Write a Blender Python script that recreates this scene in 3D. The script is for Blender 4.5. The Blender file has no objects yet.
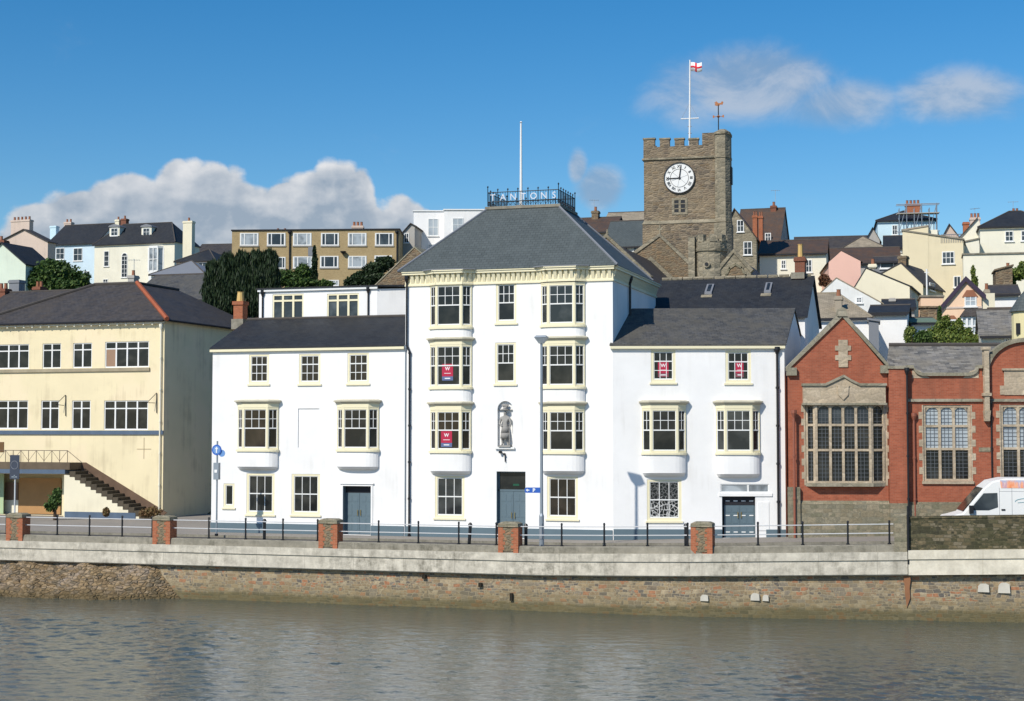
import bpy, bmesh, math, random
from mathutils import Vector, Matrix
random.seed(7)
S = bpy.context.scene
COL = S.collection
# ------------------------------------------------------------------ survey frame
TH = math.radians(17.0)            # the building line is turned 17 degrees to the view
FPX = 1550.0
PITCH = math.radians(2.936)
CAM = Vector((77*math.sin(TH), -77*math.cos(TH), 5.35))
RT = Vector((math.cos(TH), math.sin(TH), 0))
FH = Vector((-math.sin(TH), math.cos(TH), 0))
FW = FH*math.cos(PITCH) + Vector((0, 0, math.sin(PITCH)))
UPV = -FH*math.sin(PITCH) + Vector((0, 0, math.cos(PITCH)))

def ray(px, py):
    return FW + RT*((px-512)/FPX) + UPV*((350.5-py)/FPX)
def world(px, py, Z):
    """survey point seen at px, py at horizontal distance Z"""
    r = ray(px, py)
    return CAM + r*(Z/r.dot(FH))
class Fr:
    """a wall frame: origin, direction of the wall in plan; local x along the wall, y into the building, z up"""
    def __init__(s, x, y, z, ang):
        s.o = Vector((x, y, z)); s.a = ang
        s.M = Matrix.Translation(s.o) @ Matrix.Rotation(ang, 4, 'Z')
        s.ux = Vector((math.cos(ang), math.sin(ang), 0)); s.uy = Vector((-math.sin(ang), math.cos(ang), 0))
    def uz(s, px, py, v=0.0):
        r = ray(px, py)
        t = (s.o + s.uy*v - CAM).dot(s.uy)/r.dot(s.uy)
        p = CAM + r*t - s.o
        return p.dot(s.ux), p.z
    def u(s, px, v=0.0, py=430): return s.uz(px, py, v)[0]
    def z(s, px, py, v=0.0): return s.uz(px, py, v)[1]
    def rect(s, x0, x1, y0, y1, v=0.0):
        a, zt = s.uz(x0, y0, v); b, zb = s.uz(x1, y1, v)
        c, z2 = s.uz(x1, y0, v); d, z3 = s.uz(x0, y1, v)
        return (a+d)/2, (b+c)/2, (zb+z3)/2, (zt+z2)/2
W0 = Fr(0, 0, 0, 0)
def frame_at(px, Z, ang, py=430, z=None):
    p = world(px, py, Z)
    return Fr(p.x, p.y, p.z if z is None else z, ang)

# ------------------------------------------------------------------ mesh builder
FRAMES = {}
class MB:
    def __init__(s, sh=0.0): s.v = []; s.f = []; s.T = None; s.sh = sh      # sh: plan skew of walls running back
    def at(s, ox, oy, ang): s.T = (ox, oy, math.cos(ang), math.sin(ang)); return s
    def off(s): s.T = None; return s
    def p(s, x, y, z):
        if y > 0 and s.sh: x += y*s.sh
        if s.T:
            ox, oy, c, n = s.T; x, y = ox + x*c - y*n, oy + x*n + y*c
        s.v.append((x, y, z)); return len(s.v)-1
    def poly(s, pts):
        s.f.append([s.p(*q) for q in pts]); return s
    def box(s, x0, x1, y0, y1, z0, z1):
        if x0 > x1: x0, x1 = x1, x0
        if y0 > y1: y0, y1 = y1, y0
        if z0 > z1: z0, z1 = z1, z0
        i = [s.p(x, y, z) for z in (z0, z1) for x, y in ((x0, y0), (x1, y0), (x1, y1), (x0, y1))]
        for f in ((0,3,2,1), (4,5,6,7), (0,1,5,4), (1,2,6,5), (2,3,7,6), (3,0,4,7)):
            s.f.append([i[k] for k in f])
        return s
    def hull(s, a, b):
        """closed loft between two loops of points of equal count"""
        n = len(a); i = [s.p(*q) for q in a]; j = [s.p(*q) for q in b]
        for k in range(n): s.f.append([i[k], i[(k+1) % n], j[(k+1) % n], j[k]])
        s.f.append(i[::-1]); s.f.append(j)
        return s
    def exz(s, pts, y0, y1): return s.hull([(x, y0, z) for x, z in pts], [(x, y1, z) for x, z in pts])
    def exy(s, pts, z0, z1): return s.hull([(x, y, z0) for x, y in pts], [(x, y, z1) for x, y in pts])
    def eyz(s, pts, x0, x1): return s.hull([(x0, y, z) for y, z in pts], [(x1, y, z) for y, z in pts])
    def tube(s, a, b, r, n=6, r2=None):
        a = Vector(a); b = Vector(b); d = (b-a).normalized()
        t = d.orthogonal().normalized(); q = d.cross(t); r2 = r if r2 is None else r2
        A = [tuple(a + (t*math.cos(k*2*math.pi/n) + q*math.sin(k*2*math.pi/n))*r) for k in range(n)]
        B = [tuple(b + (t*math.cos(k*2*math.pi/n) + q*math.sin(k*2*math.pi/n))*r2) for k in range(n)]
        return s.hull(A, B)
    def lathe(s, prof, cx, cy, n=12, a0=0.0):
        prev = None
        for k in range(len(prof)-1):
            (r0, z0), (r1, z1) = prof[k], prof[k+1]
            A = [(cx+max(r0, .001)*math.cos(a0+i*2*math.pi/n), cy+max(r0, .001)*math.sin(a0+i*2*math.pi/n), z0) for i in range(n)]
            B = [(cx+max(r1, .001)*math.cos(a0+i*2*math.pi/n), cy+max(r1, .001)*math.sin(a0+i*2*math.pi/n), z1) for i in range(n)]
            s.hull(A, B) if abs(z1-z0) > 1e-6 else None
        return s
    def grid(s, x0, x1, z0, z1, y, holes, rev):
        """a wall face with rectangular openings and their reveals"""
        xs = sorted(set([x0, x1] + [h[0] for h in holes] + [h[1] for h in holes]))
        zs = sorted(set([z0, z1] + [h[2] for h in holes] + [h[3] for h in holes]))
        xs = [q for q in xs if x0 <= q <= x1]; zs = [q for q in zs if z0 <= q <= z1]
        for a, b in zip(xs, xs[1:]):
            run = None
            for c, d in zip(zs, zs[1:]):
                mx, mz = (a+b)/2, (c+d)/2
                if not any(h[0] < mx < h[1] and h[2] < mz < h[3] for h in holes):
                    s.poly([(a, y, c), (b, y, c), (b, y, d), (a, y, d)])
        for a, b, c, d in holes:
            r = y+rev
            s.poly([(a, y, c), (a, r, c), (b, r, c), (b, y, c)]); s.poly([(a, y, d), (b, y, d), (b, r, d), (a, r, d)])
            s.poly([(a, y, c), (a, y, d), (a, r, d), (a, r, c)]); s.poly([(b, y, c), (b, r, c), (b, r, d), (b, y, d)])
        return s
    def build(s, name, m, parent=None, fr=None, smooth=False, recalc=True):
        me = bpy.data.meshes.new(name)
        me.from_pydata(s.v, [], s.f)
        if recalc:
            b = bmesh.new(); b.from_mesh(me); bmesh.ops.recalc_face_normals(b, faces=b.faces); b.to_mesh(me); b.free()
        set_uv(me)
        me.materials.append(m)
        if smooth:
            for p in me.polygons: p.use_smooth = True
        return link(name, me, parent, fr)
def set_uv(me):
    uv = me.uv_layers.new(name='UVMap').data
    vs = me.vertices
    for p in me.polygons:
        n = p.normal
        if abs(n.z) > .995: U = Vector((1, 0, 0)); V = Vector((0, 1, 0))
        else:
            U = Vector((0, 0, 1)).cross(n).normalized(); V = n.cross(U)
        for li in p.loop_indices:
            c = vs[me.loops[li].vertex_index].co
            uv[li].uv = (c.dot(U), c.dot(V))
def link(name, me, parent=None, fr=None):
    o = bpy.data.objects.new(name, me); COL.objects.link(o)
    fr = fr or (FRAMES[parent.name] if parent else W0)
    FRAMES[o.name] = fr
    if parent:
        o.parent = parent; M = FRAMES[parent.name].M.inverted() @ fr.M
    else: M = fr.M
    o.matrix_basis = M
    return o
def thing(name, label, cat, fr, group=None):
    o = link(name, None, None, fr); o.empty_display_size = .3
    return tag(o, label, cat, group)
def tag(o, label, cat, group=None):
    o['label'] = label; o['category'] = cat
    if group: o['group'] = group
    return o
def struct(o): o['kind'] = 'structure'; return o
def local_fr(root, x, y, z):
    f = FRAMES[root.name]; p = f.M @ Vector((x, y, z)); return Fr(p.x, p.y, p.z, f.a)
def copy_tree(o, delta_fr):
    """copy of a thing with copies of its parts"""
    def rec(a, par):
        c = a.copy(); COL.objects.link(c); c.parent = par
        for k in [q for q in bpy.data.objects if q.parent == a]: rec(k, c)
        return c
    c = rec(o, None); c.matrix_basis = delta_fr.M; FRAMES[c.name] = delta_fr
    return c

# ------------------------------------------------------------------ materials
class N:
    def __init__(s, name):
        s.m = bpy.data.materials.new(name); s.m.use_nodes = True; s.t = s.m.node_tree
        s.b = s.t.nodes['Principled BSDF']
    def put(s, sock, v):
        if isinstance(v, bpy.types.NodeSocket): s.t.links.new(v, sock)
        else:
            if isinstance(v, tuple) and len(v) == 3 and sock.type == 'RGBA': v = v+(1,)
            sock.default_value = v
    def uv(s, sx=1, sy=1, ox=0, oy=0):
        tc = s.t.nodes.new('ShaderNodeTexCoord'); mp = s.t.nodes.new('ShaderNodeMapping')
        s.t.links.new(tc.outputs['UV'], mp.inputs[0]); mp.inputs['Scale'].default_value = (sx, sy, 1)
        mp.inputs['Location'].default_value = (ox, oy, 0)
        return mp.outputs[0]
    def obj(s, sx=1, sy=1, sz=1):
        tc = s.t.nodes.new('ShaderNodeTexCoord'); mp = s.t.nodes.new('ShaderNodeMapping')
        s.t.links.new(tc.outputs['Object'], mp.inputs[0]); mp.inputs['Scale'].default_value = (sx, sy, sz)
        return mp.outputs[0]
    def noise(s, vec, scale, detail=4, rough=.55, dist=0):
        q = s.t.nodes.new('ShaderNodeTexNoise'); s.t.links.new(vec, q.inputs['Vector'])
        q.inputs['Scale'].default_value = scale; q.inputs['Detail'].default_value = detail
        q.inputs['Roughness'].default_value = rough; q.inputs['Distortion'].default_value = dist
        return q.outputs[0]
    def ramp(s, fac, stops, interp='LINEAR'):
        q = s.t.nodes.new('ShaderNodeValToRGB'); s.put(q.inputs[0], fac); cr = q.color_ramp; cr.interpolation = interp
        while len(cr.elements) < len(stops): cr.elements.new(.5)
        for e, (p, c) in zip(cr.elements, stops):
            e.position = p; e.color = (c, c, c, 1) if isinstance(c, (int, float)) else tuple(c)+(1,)
        return q.outputs[0]
    def mix(s, fac, a, b, mode='MIX'):
        q = s.t.nodes.new('ShaderNodeMix'); q.data_type = 'RGBA'; q.blend_type = mode
        s.put(q.inputs[0], fac); s.put(q.inputs[6], a); s.put(q.inputs[7], b)
        return q.outputs[2]
    def math(s, op, a, b=0.0, clamp=False):
        q = s.t.nodes.new('ShaderNodeMath'); q.operation = op; q.use_clamp = clamp
        s.put(q.inputs[0], a); s.put(q.inputs[1], b)
        return q.outputs[0]
    def sepz(s, vec, i):
        q = s.t.nodes.new('ShaderNodeSeparateXYZ'); s.t.links.new(vec, q.inputs[0]); return q.outputs[i]
    def bump(s, h, strength=.3, dist=.02):
        q = s.t.nodes.new('ShaderNodeBump'); s.put(q.inputs['Height'], h)
        q.inputs['Strength'].default_value = strength; q.inputs['Distance'].default_value = dist
        s.t.links.new(q.outputs[0], s.b.inputs['Normal']); return q
    def fin(s, col, rough=.8, spec=.3, metal=0.0):
        s.put(s.b.inputs['Base Color'], col); s.put(s.b.inputs['Roughness'], rough)
        s.put(s.b.inputs['Specular IOR Level'], spec); s.put(s.b.inputs['Metallic'], metal)
        return s.m
def mul(c, k): return tuple(min(1, x*k) for x in c)
def mrender(name, c, dirt=(.3, .27, .2), amt=.25, patch=None):
    """painted render: faint mottling, rain streaks, some grime"""
    s = N(name); v = s.uv()
    a = s.noise(v, .35, 5, .6)
    base = s.mix(s.ramp(a, [(.35, 0), (.7, 1)]), mul(c, .93), mul(c, 1.03))
    if patch: base = s.mix(s.ramp(s.noise(s.uv(ox=11), .22, 3), [(.5, 0), (.56, 1)]), base, patch)
    st = s.noise(s.uv(2.2, .12), 1.0, 5, .65)
    stk = s.ramp(s.math('MULTIPLY', st, s.noise(v, .5, 3)), [(.27, 0), (.42, 1)])
    base = s.mix(s.math('MULTIPLY', stk, amt), base, dirt)
    s.bump(s.noise(v, 9, 4), .12, .02)
    return s.fin(base, .85, .2)
def mplain(name, c, rough=.6, spec=.3, metal=0, var=.08):
    s = N(name); v = s.obj()
    return s.fin(s.mix(s.noise(v, 1.7, 4), mul(c, 1-var), mul(c, 1+var)), rough, spec, metal)
def mslate(name, c1, c2, lichen=None, la=.4, w=.28, h=.2):
    s = N(name); v = s.uv(1, 1)
    b = s.t.nodes.new('ShaderNodeTexBrick'); s.t.links.new(v, b.inputs['Vector'])
    b.inputs['Scale'].default_value = 1; b.inputs['Brick Width'].default_value = w; b.inputs['Row Height'].default_value = h
    b.inputs['Mortar Size'].default_value = .012; b.inputs['Mortar Smooth'].default_value = .3
    b.inputs['Color1'].default_value = c1+(1,); b.inputs['Color2'].default_value = c2+(1,)
    b.inputs['Mortar'].default_value = mul(c1, .45)+(1,)
    big = s.noise(v, .45, 6, .65)
    b.inputs['Color2'].default_value = mul(c2, 1.3)+(1,)
    col = s.mix(s.ramp(big, [(.3, 0), (.75, 1)]), b.outputs[0], s.mix(.5, b.outputs[0], mul(c2, 1.5)))
    col = s.mix(s.math('MULTIPLY', s.ramp(s.noise(s.uv(3, .3), 1, 4), [(.5, 0), (.75, 1)]), .3), col, mul(c2, 1.6))
    if lichen:
        l = s.ramp(s.noise(v, 1.6, 8, .8), [(.44, 0), (.62, 1)])
        col = s.mix(s.math('MULTIPLY', l, la), col, lichen)
        l2 = s.ramp(s.noise(s.uv(ox=31), .55, 5, .6), [(.5, 0), (.62, 1)])
        col = s.mix(s.math('MULTIPLY', l2, la*.8), col, mul(lichen, .8))
    s.bump(s.math('ADD', b.outputs[1], s.noise(v, 6, 3)), .35, .02)
    return s.fin(col, s.ramp(big, [(.2, .55), (.8, .75)]), .28)
def mbrick(name, c1, c2, mortar, bw=.225, bh=.075, dirt=None):
    s = N(name); v = s.uv()
    b = s.t.nodes.new('ShaderNodeTexBrick'); s.t.links.new(v, b.inputs['Vector'])
    b.inputs['Scale'].default_value = 1; b.inputs['Brick Width'].default_value = bw; b.inputs['Row Height'].default_value = bh
    b.inputs['Mortar Size'].default_value = .006; b.inputs['Mortar Smooth'].default_value = .4; b.inputs['Bias'].default_value = -.1
    b.inputs['Color1'].default_value = c1+(1,); b.inputs['Color2'].default_value = c2+(1,); b.inputs['Mortar'].default_value = mortar+(1,)
    col = s.mix(s.ramp(s.noise(v, .5, 6, .65), [(.3, 0), (.75, 1)]), b.outputs[0], s.mix(.45, b.outputs[0], mul(c2, .6)))
    col = s.mix(s.ramp(s.noise(v, 5, 3), [(.55, 0), (.75, .5)]), col, mul(c1, .5))
    if dirt: col = s.mix(s.ramp(s.noise(s.uv(1.5, .2), 1, 5), [(.5, 0), (.75, .6)]), col, dirt)
    s.bump(b.outputs[1], -.4, .01)
    return s.fin(col, .9, .2)
def mstone(name, cols, mortar, sx, sy, mw=.06, stain=None, stain_amt=.5, bumpd=.05, tide=None, specks=None):
    """rubble masonry: irregular courses of stones, each with its own tone"""
    s = N(name)
    d = s.noise(s.uv(), 1.5, 2)
    vv = s.t.nodes.new('ShaderNodeVectorMath'); vv.operation = 'ADD'; s.t.links.new(s.uv(1/sx, 1/sy), vv.inputs[0])
    vn = s.t.nodes.new('ShaderNodeTexNoise'); vn.inputs['Scale'].default_value = 1.1; s.t.links.new(s.uv(), vn.inputs['Vector'])
    vm = s.t.nodes.new('ShaderNodeVectorMath'); vm.operation = 'SCALE'; s.t.links.new(vn.outputs[1], vm.inputs[0]); vm.inputs['Scale'].default_value = .9
    s.t.links.new(vm.outputs[0], vv.inputs[1])
    F = []
    for feat in ('F1', 'DISTANCE_TO_EDGE'):
        q = s.t.nodes.new('ShaderNodeTexVoronoi'); q.feature = feat; q.inputs['Scale'].default_value = 1
        q.inputs['Randomness'].default_value = .85
        s.t.links.new(vv.outputs[0], q.inputs['Vector']); F.append(q)
    rnd = s.sepz(F[0].outputs['Color'], 0)
    n = len(cols)
    col = s.ramp(rnd, [((k)/n, c) for k, c in enumerate(cols)], 'CONSTANT')
    col = s.mix(s.ramp(s.noise(s.uv(), 4, 5, .7), [(.3, 0), (.75, 1)]), col, s.mix(.5, col, mul(cols[0], .6)))
    edge = s.ramp(F[1].outputs['Distance'], [(0, 1), (mw, 1), (mw*2.2, 0)])
    col = s.mix(edge, col, mortar)
    if stain:
        col = s.mix(s.math('MULTIPLY', s.ramp(s.noise(s.uv(), .35, 6, .65), [(.4, 0), (.65, 1)]), stain_amt), col, stain)
    fine = s.noise(s.uv(), 9, 6, .75)
    col = s.mix(.55, col, s.mix(s.ramp(fine, [(.3, 0), (.7, 1)]), s.mix(1, col, (.55, .55, .55), 'MULTIPLY'), s.mix(1, col, (1.5, 1.45, 1.4), 'MULTIPLY')))
    if specks: col = s.mix(s.ramp(s.noise(s.uv(ox=17), 3.2, 5, .7), [(.62, 0), (.66, .8)]), col, specks)
    if tide:
        z, z0, z1 = tide[0], tide[1], tide[2]
        mr = s.t.nodes.new('ShaderNodeMapRange'); s.put(mr.inputs[0], s.math('ADD', s.sepz(s.uv(), 1), s.math('MULTIPLY', s.noise(s.uv(.6, 1.5), 1.6, 6, .7), .55)))
        mr.inputs[1].default_value = z0; mr.inputs[2].default_value = z1; mr.inputs[3].default_value = .6; mr.inputs[4].default_value = 0
        col = s.mix(mr.outputs[0], col, z)
        mr2 = s.t.nodes.new('ShaderNodeMapRange'); s.put(mr2.inputs[0], s.math('ADD', s.sepz(s.uv(), 1), s.math('MULTIPLY', s.noise(s.uv(.6, 1.5), 2.6, 5, .7), .25)))
        mr2.inputs[1].default_value = -2.45; mr2.inputs[2].default_value = -2.2; mr2.inputs[3].default_value = .45; mr2.inputs[4].default_value = 0
        col = s.mix(mr2.outputs[0], col, (.075, .065, .022))
    h = s.math('ADD', s.ramp(F[1].outputs['Distance'], [(0, 0), (.25, 1)]), s.math('MULTIPLY', s.noise(s.uv(), 5, 4), .5))
    s.bump(h, .7, bumpd)
    return s.fin(col, .92, .15)
def mcourse(name, cols, mortar, bw, bh, stain, bumpd=.02, tide=True):
    """roughly coursed rubble: warped courses of two stone sizes, each stone its own tone"""
    s = N(name)
    vn = s.t.nodes.new('ShaderNodeTexNoise'); vn.inputs['Scale'].default_value = 2.6; vn.inputs['Detail'].default_value = 3; s.t.links.new(s.uv(), vn.inputs['Vector'])
    sb = s.t.nodes.new('ShaderNodeVectorMath'); sb.operation = 'SUBTRACT'; s.t.links.new(vn.outputs[1], sb.inputs[0]); sb.inputs[1].default_value = (.5, .5, .5)
    vm = s.t.nodes.new('ShaderNodeVectorMath'); vm.operation = 'MULTIPLY'; s.t.links.new(sb.outputs[0], vm.inputs[0]); vm.inputs[1].default_value = (.34, .17, 0)
    vv = s.t.nodes.new('ShaderNodeVectorMath'); vv.operation = 'ADD'; s.t.links.new(s.uv(), vv.inputs[0]); s.t.links.new(vm.outputs[0], vv.inputs[1])
    R = []
    for k, o_ in ((1.0, 0), (.66, 3.3)):
        b = s.t.nodes.new('ShaderNodeTexBrick'); s.t.links.new(vv.outputs[0], b.inputs['Vector'])
        b.inputs['Scale'].default_value = 1; b.inputs['Brick Width'].default_value = bw*k; b.inputs['Row Height'].default_value = bh*k
        b.inputs['Mortar Size'].default_value = .013; b.inputs['Mortar Smooth'].default_value = .6
        b.inputs['Color1'].default_value = (0, 0, 0, 1); b.inputs['Color2'].default_value = (1, 1, 1, 1); b.inputs['Mortar'].default_value = (.5, .5, .5, 1)
        b.offset = .43; b.squash = .7; b.squash_frequency = 3
        R.append(b)
    sel = s.ramp(s.noise(s.uv(ox=9), .9, 3), [(.5, 0), (.53, 1)])
    rnd = s.mix(sel, R[0].outputs[0], R[1].outputs[0]); mor = s.mix(sel, R[0].outputs[1], R[1].outputs[1])
    n = len(cols); col = s.ramp(rnd, [(k/n, c) for k, c in enumerate(cols)], 'CONSTANT')
    fine = s.noise(s.uv(), 8, 6, .75)
    col = s.mix(s.ramp(fine, [(.3, 0), (.7, 1)]), s.mix(1, col, (.62, .62, .62), 'MULTIPLY'), s.mix(1, col, (1.4, 1.36, 1.3), 'MULTIPLY'))
    col = s.mix(s.math('MULTIPLY', mor, .9), col, mortar)
    col = s.mix(s.math('MULTIPLY', s.ramp(s.noise(s.uv(), .4, 6, .7), [(.42, 0), (.62, 1)]), .45), col, stain)
    if tide:
        for z0, z1, c, am in ((-2.1, -1.7, (.20, .165, .085), .38), (-2.42, -2.2, (.07, .065, .025), .6)):
            mr = s.t.nodes.new('ShaderNodeMapRange'); s.put(mr.inputs[0], s.math('ADD', s.sepz(s.uv(), 1), s.math('MULTIPLY', s.noise(s.uv(.6, 1.5), 1.8, 6, .7), .4)))
            mr.inputs[1].default_value = z0; mr.inputs[2].default_value = z1; mr.inputs[3].default_value = am; mr.inputs[4].default_value = 0
            col = s.mix(mr.outputs[0], col, c)
    s.bump(s.math('ADD', s.math('MULTIPLY', mor, -1.0), s.math('MULTIPLY', fine, .6)), .5, bumpd)
    return s.fin(col, .92, .15)
def mglass(name, c=(.012, .014, .015), var=(.05, .05, .045), spec=.35):
    s = N(name); v = s.uv()
    col = s.mix(s.ramp(s.noise(v, .9, 3, .5, .4), [(.45, 0), (.75, 1)]), c, var)
    s.bump(s.noise(v, 1.3, 2), .05, .02)
    return s.fin(col, .12, spec)

WHITE = mrender('white_paint_render', (.87, .86, .845), (.50, .48, .43), .22)
WHITE2 = mrender('old_white_render', (.78, .78, .75), (.35, .33, .28), .35)
YELLOW = mrender('pale_yellow_render', (.80, .695, .46), (.36, .29, .18), .45, patch=(.81, .69, .47))
CREAM = mrender('cream_render', (.78, .72, .55), (.4, .35, .25), .2)
PALECREAM = mrender('pale_cream_render', (.82, .78, .64), (.45, .42, .33), .2)
SAND = mrender('sand_render', (.74, .65, .45), (.4, .35, .25), .2)
PINK = mrender('pink_render', (.84, .52, .42), (.6, .4, .33), .15)
PEACH = mrender('peach_render', (.82, .58, .40), (.5, .38, .28), .2)
PALEBLUE = mrender('pale_blue_render', (.58, .76, .84), (.4, .5, .55), .15)
SKYBLUE = mrender('light_sky_blue_render', (.60, .74, .83), (.4, .45, .5), .15)
MINT = mrender('pale_mint_render', (.66, .74, .62), (.4, .42, .35), .25)
ROSEGREY = mrender('rose_grey_render', (.62, .50, .42), (.35, .3, .25), .35)
GREYR = mrender('grey_cement_render', (.42, .40, .37), (.22, .2, .18), .5)
TANR = mrender('tan_cement', (.36, .31, .24), (.22, .19, .14), .5)
FLATBRICK = mbrick('buff_brick', (.48, .36, .19), (.41, .30, .155), (.36, .3, .2))
CREAMP = mplain('cream_gloss_paint', (.82, .75, .52), .45, .4, var=.04)
WHITEP = mplain('white_gloss_paint', (.80, .80, .78), .4, .4, var=.03)
STONEP = mplain('weathered_cream_cornice', (.56, .52, .40), .6, .3, var=.25)
BLUEG = mplain('blue_grey_paint', (.115, .165, .195), .45, .4, var=.07)
BAND = mplain('slate_blue_band', (.09, .13, .19), .6, .3, var=.25)
BLACKM = mplain('black_iron', (.012, .013, .016), .45, .4)
GALV = mplain('galvanised_steel', (.30, .34, .38), .45, .5, .4)
RAILM = mplain('pale_grey_rail', (.62, .62, .62), .4, .5, .1)
GLASS = mglass('window_glass')
GLASS2 = mglass('window_glass_grey', (.02, .024, .027), (.075, .08, .08), .5)
GLASS3 = mglass('window_glass_warm', (.018, .014, .010), (.05, .038, .028), .4)
PR = random.Random(3)
def pick(): return PR.choice((GLASS, GLASS, GLASS2, GLASS3))
GLASSB = mglass('window_glass_bluish', (.03, .04, .05), (.10, .12, .13))
BLINDS = mglass('glass_before_white_blind', (.42, .47, .50), (.30, .34, .38))
CURT = mglass('glass_before_net_curtain', (.40, .44, .47), (.06, .07, .08))
SLATE_MAIN = mslate('blue_grey_slate', (.066, .079, .080), (.066, .078, .079))
SLATE_DARK = mslate('dark_slate', (.014, .016, .021), (.022, .025, .030), (.045, .043, .04), .35)
SLATE_LICH = mslate('lichen_slate', (.040, .041, .043), (.070, .070, .070), (.125, .115, .095), .75)
SLATE_OLD = mslate('old_slate', (.032, .030, .032), (.052, .048, .048), (.09, .072, .055), .5)
SLATE_BROWN = mslate('brown_stained_roof', (.075, .05, .038), (.055, .045, .04), (.15, .08, .045), .5)
SLATE_RAG = mslate('rough_scantle_slate', (.035, .038, .042), (.20, .19, .175), (.27, .24, .19), .6, .42, .17)
SLATE_TAN = mslate('cement_washed_roof', (.26, .22, .16), (.30, .25, .18), (.2, .17, .12), .5)
BRICK = mbrick('red_brick', (.45, .135, .072), (.33, .092, .050), (.37, .21, .145), dirt=(.20, .08, .05))
BRICKO = mbrick('orange_brick', (.44, .15, .075), (.34, .11, .055), (.40, .25, .16))
BRICKD = mbrick('dark_red_brick', (.26, .09, .055), (.20, .08, .05), (.25, .18, .13))
STONE = mstone('sandy_dressed_stone', [(.56, .46, .33), (.50, .41, .30), (.61, .51, .38), (.45, .37, .27)], (.45, .38, .28), .6, .3, .02, (.28, .235, .17), .55, .015)
STONEG = mcourse('grey_green_coursed_stone', [(.27, .245, .18), (.22, .205, .155), (.31, .27, .195), (.195, .185, .13), (.25, .215, .15)], (.22, .2, .145), .62, .3, (.13, .125, .08), tide=False)
COPING = mstone('weathered_coping_stone', [(.36, .33, .25), (.30, .28, .21), (.40, .36, .28)], (.25, .23, .18), .9, .6, .02, (.17, .16, .11), .6, .02)
QUAY = mcourse('quay_rubble_stone', [(.125, .115, .105), (.26, .20, .125), (.34, .26, .16), (.19, .155, .115), (.38, .31, .21), (.29, .21, .13), (.23, .20, .16), (.35, .17, .095)], (.40, .34, .24), .36, .165, (.19, .155, .10))
TOWER = mstone('church_rubble_stone', [(.20, .155, .115), (.13, .11, .09), (.25, .20, .145), (.11, .098, .085), (.21, .175, .135), (.19, .14, .09), (.30, .245, .18)], (.21, .175, .125), .5, .17, .04, (.36, .285, .185), .55, .05)
TOWERP = mstone('pale_church_stone', [(.33, .29, .21), (.26, .235, .175), (.39, .34, .25), (.22, .20, .155)], (.27, .245, .185), .5, .28, .03, (.17, .15, .105), .55, .03)
CHURCH = mstone('brown_church_stone', [(.22, .155, .10), (.26, .18, .11), (.17, .135, .10), (.25, .2, .14)], (.22, .18, .12), .4, .16, .04, (.14, .11, .07), .4, .05)
PARAP = mcourse('mossy_parapet_stone', [(.12, .10, .06), (.075, .07, .042), (.16, .13, .08), (.055, .052, .035), (.11, .10, .06), (.20, .17, .12)], (.09, .085, .055), .36, .15, (.05, .052, .022), tide=False)
BOARD = mplain('orange_chipboard', (.44, .25, .11), .8, .2, var=.15)
GREEND = mplain('pale_green_door', (.40, .50, .30), .6, .3)
TERRA = mplain('terracotta', (.30, .13, .075), .8, .2, var=.25)
RIDGE = mplain('red_ridge_tile', (.34, .10, .05), .85, .2, var=.3)
YPOT = mplain('yellow_chimney_pot', (.62, .42, .16), .8, .2, var=.15)
DARKW = mplain('dark_fascia', (.02, .02, .025), .6, .3)
PURPLE = mplain('dark_purple_bargeboard', (.045, .03, .055), .5, .3)
RIDGED = mplain('dark_ridge_tile', (.085, .075, .068), .85, .2, var=.35)
LEADM = mplain('lead_grey', (.20, .21, .23), .5, .4)
REDPIPE = mplain('red_iron_pipe', (.27, .09, .055), .5, .4)
def mconcrete(name, c, dark, amt=.6, joint=2.4):
    s = N(name); v = s.uv()
    a = s.noise(v, 1.4, 8, .75)
    col = s.mix(s.ramp(a, [(.35, 0), (.65, 1)]), mul(c, .72), mul(c, 1.08))
    st = s.ramp(s.math('MULTIPLY', s.math('ADD', s.noise(s.uv(3.0, .8), 1, 7, .75), s.noise(s.uv(1.0, 1.6), 1.8, 7, .75)), .5), [(.44, 0), (.62, 1)])
    bl = s.ramp(s.noise(s.uv(ox=5), .35, 5, .7), [(.36, 0), (.6, 1)])
    col = s.mix(s.math('MULTIPLY', s.math('MULTIPLY', st, bl), amt), col, dark)
    fr = s.math('FRACT', s.math('MULTIPLY', s.sepz(v, 0), 1/joint))
    j = s.ramp(fr, [(0, 1), (.012, 1), (.016, 0)], 'LINEAR')
    col = s.mix(s.math('MULTIPLY', j, .28), col, dark)
    s.bump(s.noise(v, 8, 5), .3, .02)
    return s.fin(col, .9, .2)
CONC = mconcrete('weathered_white_concrete', (.64, .59, .49), (.17, .155, .12), 1.0)
CONC_CLEAN = mconcrete('clean_pale_concrete', (.74, .68, .55), (.40, .34, .24), .35, 4.2)
CONCG = mconcrete('grey_kerb_concrete', (.30, .275, .22), (.10, .095, .07), 1.0)
def masphalt(name, c):
    s = N(name); v = s.obj()
    col = s.mix(s.noise(v, .35, 5, .6), mul(c, .8), mul(c, 1.25)); col = s.mix(s.ramp(s.noise(v, 14, 3), [(.5, 0), (.7, .35)]), col, mul(c, 1.8))
    s.bump(s.noise(v, 40, 2), .2, .005)
    return s.fin(col, .9, .25)
ASPH = masphalt('asphalt', (.055, .053, .055)); PAVE = masphalt('paving', (.26, .235, .205)); SOIL = masphalt('grassy_soil', (.07, .075, .035))
def mleaf(name, c1, c2, c3):
    s = N(name); g = s.t.nodes.new('ShaderNodeNewGeometry')
    r = g.outputs['Random Per Island']
    col = s.ramp(r, [(0, c1), (.45, c2), (1, c3)])
    s.put(s.b.inputs['Subsurface Weight'], 0.0)
    return s.fin(col, .6, .3)
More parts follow.
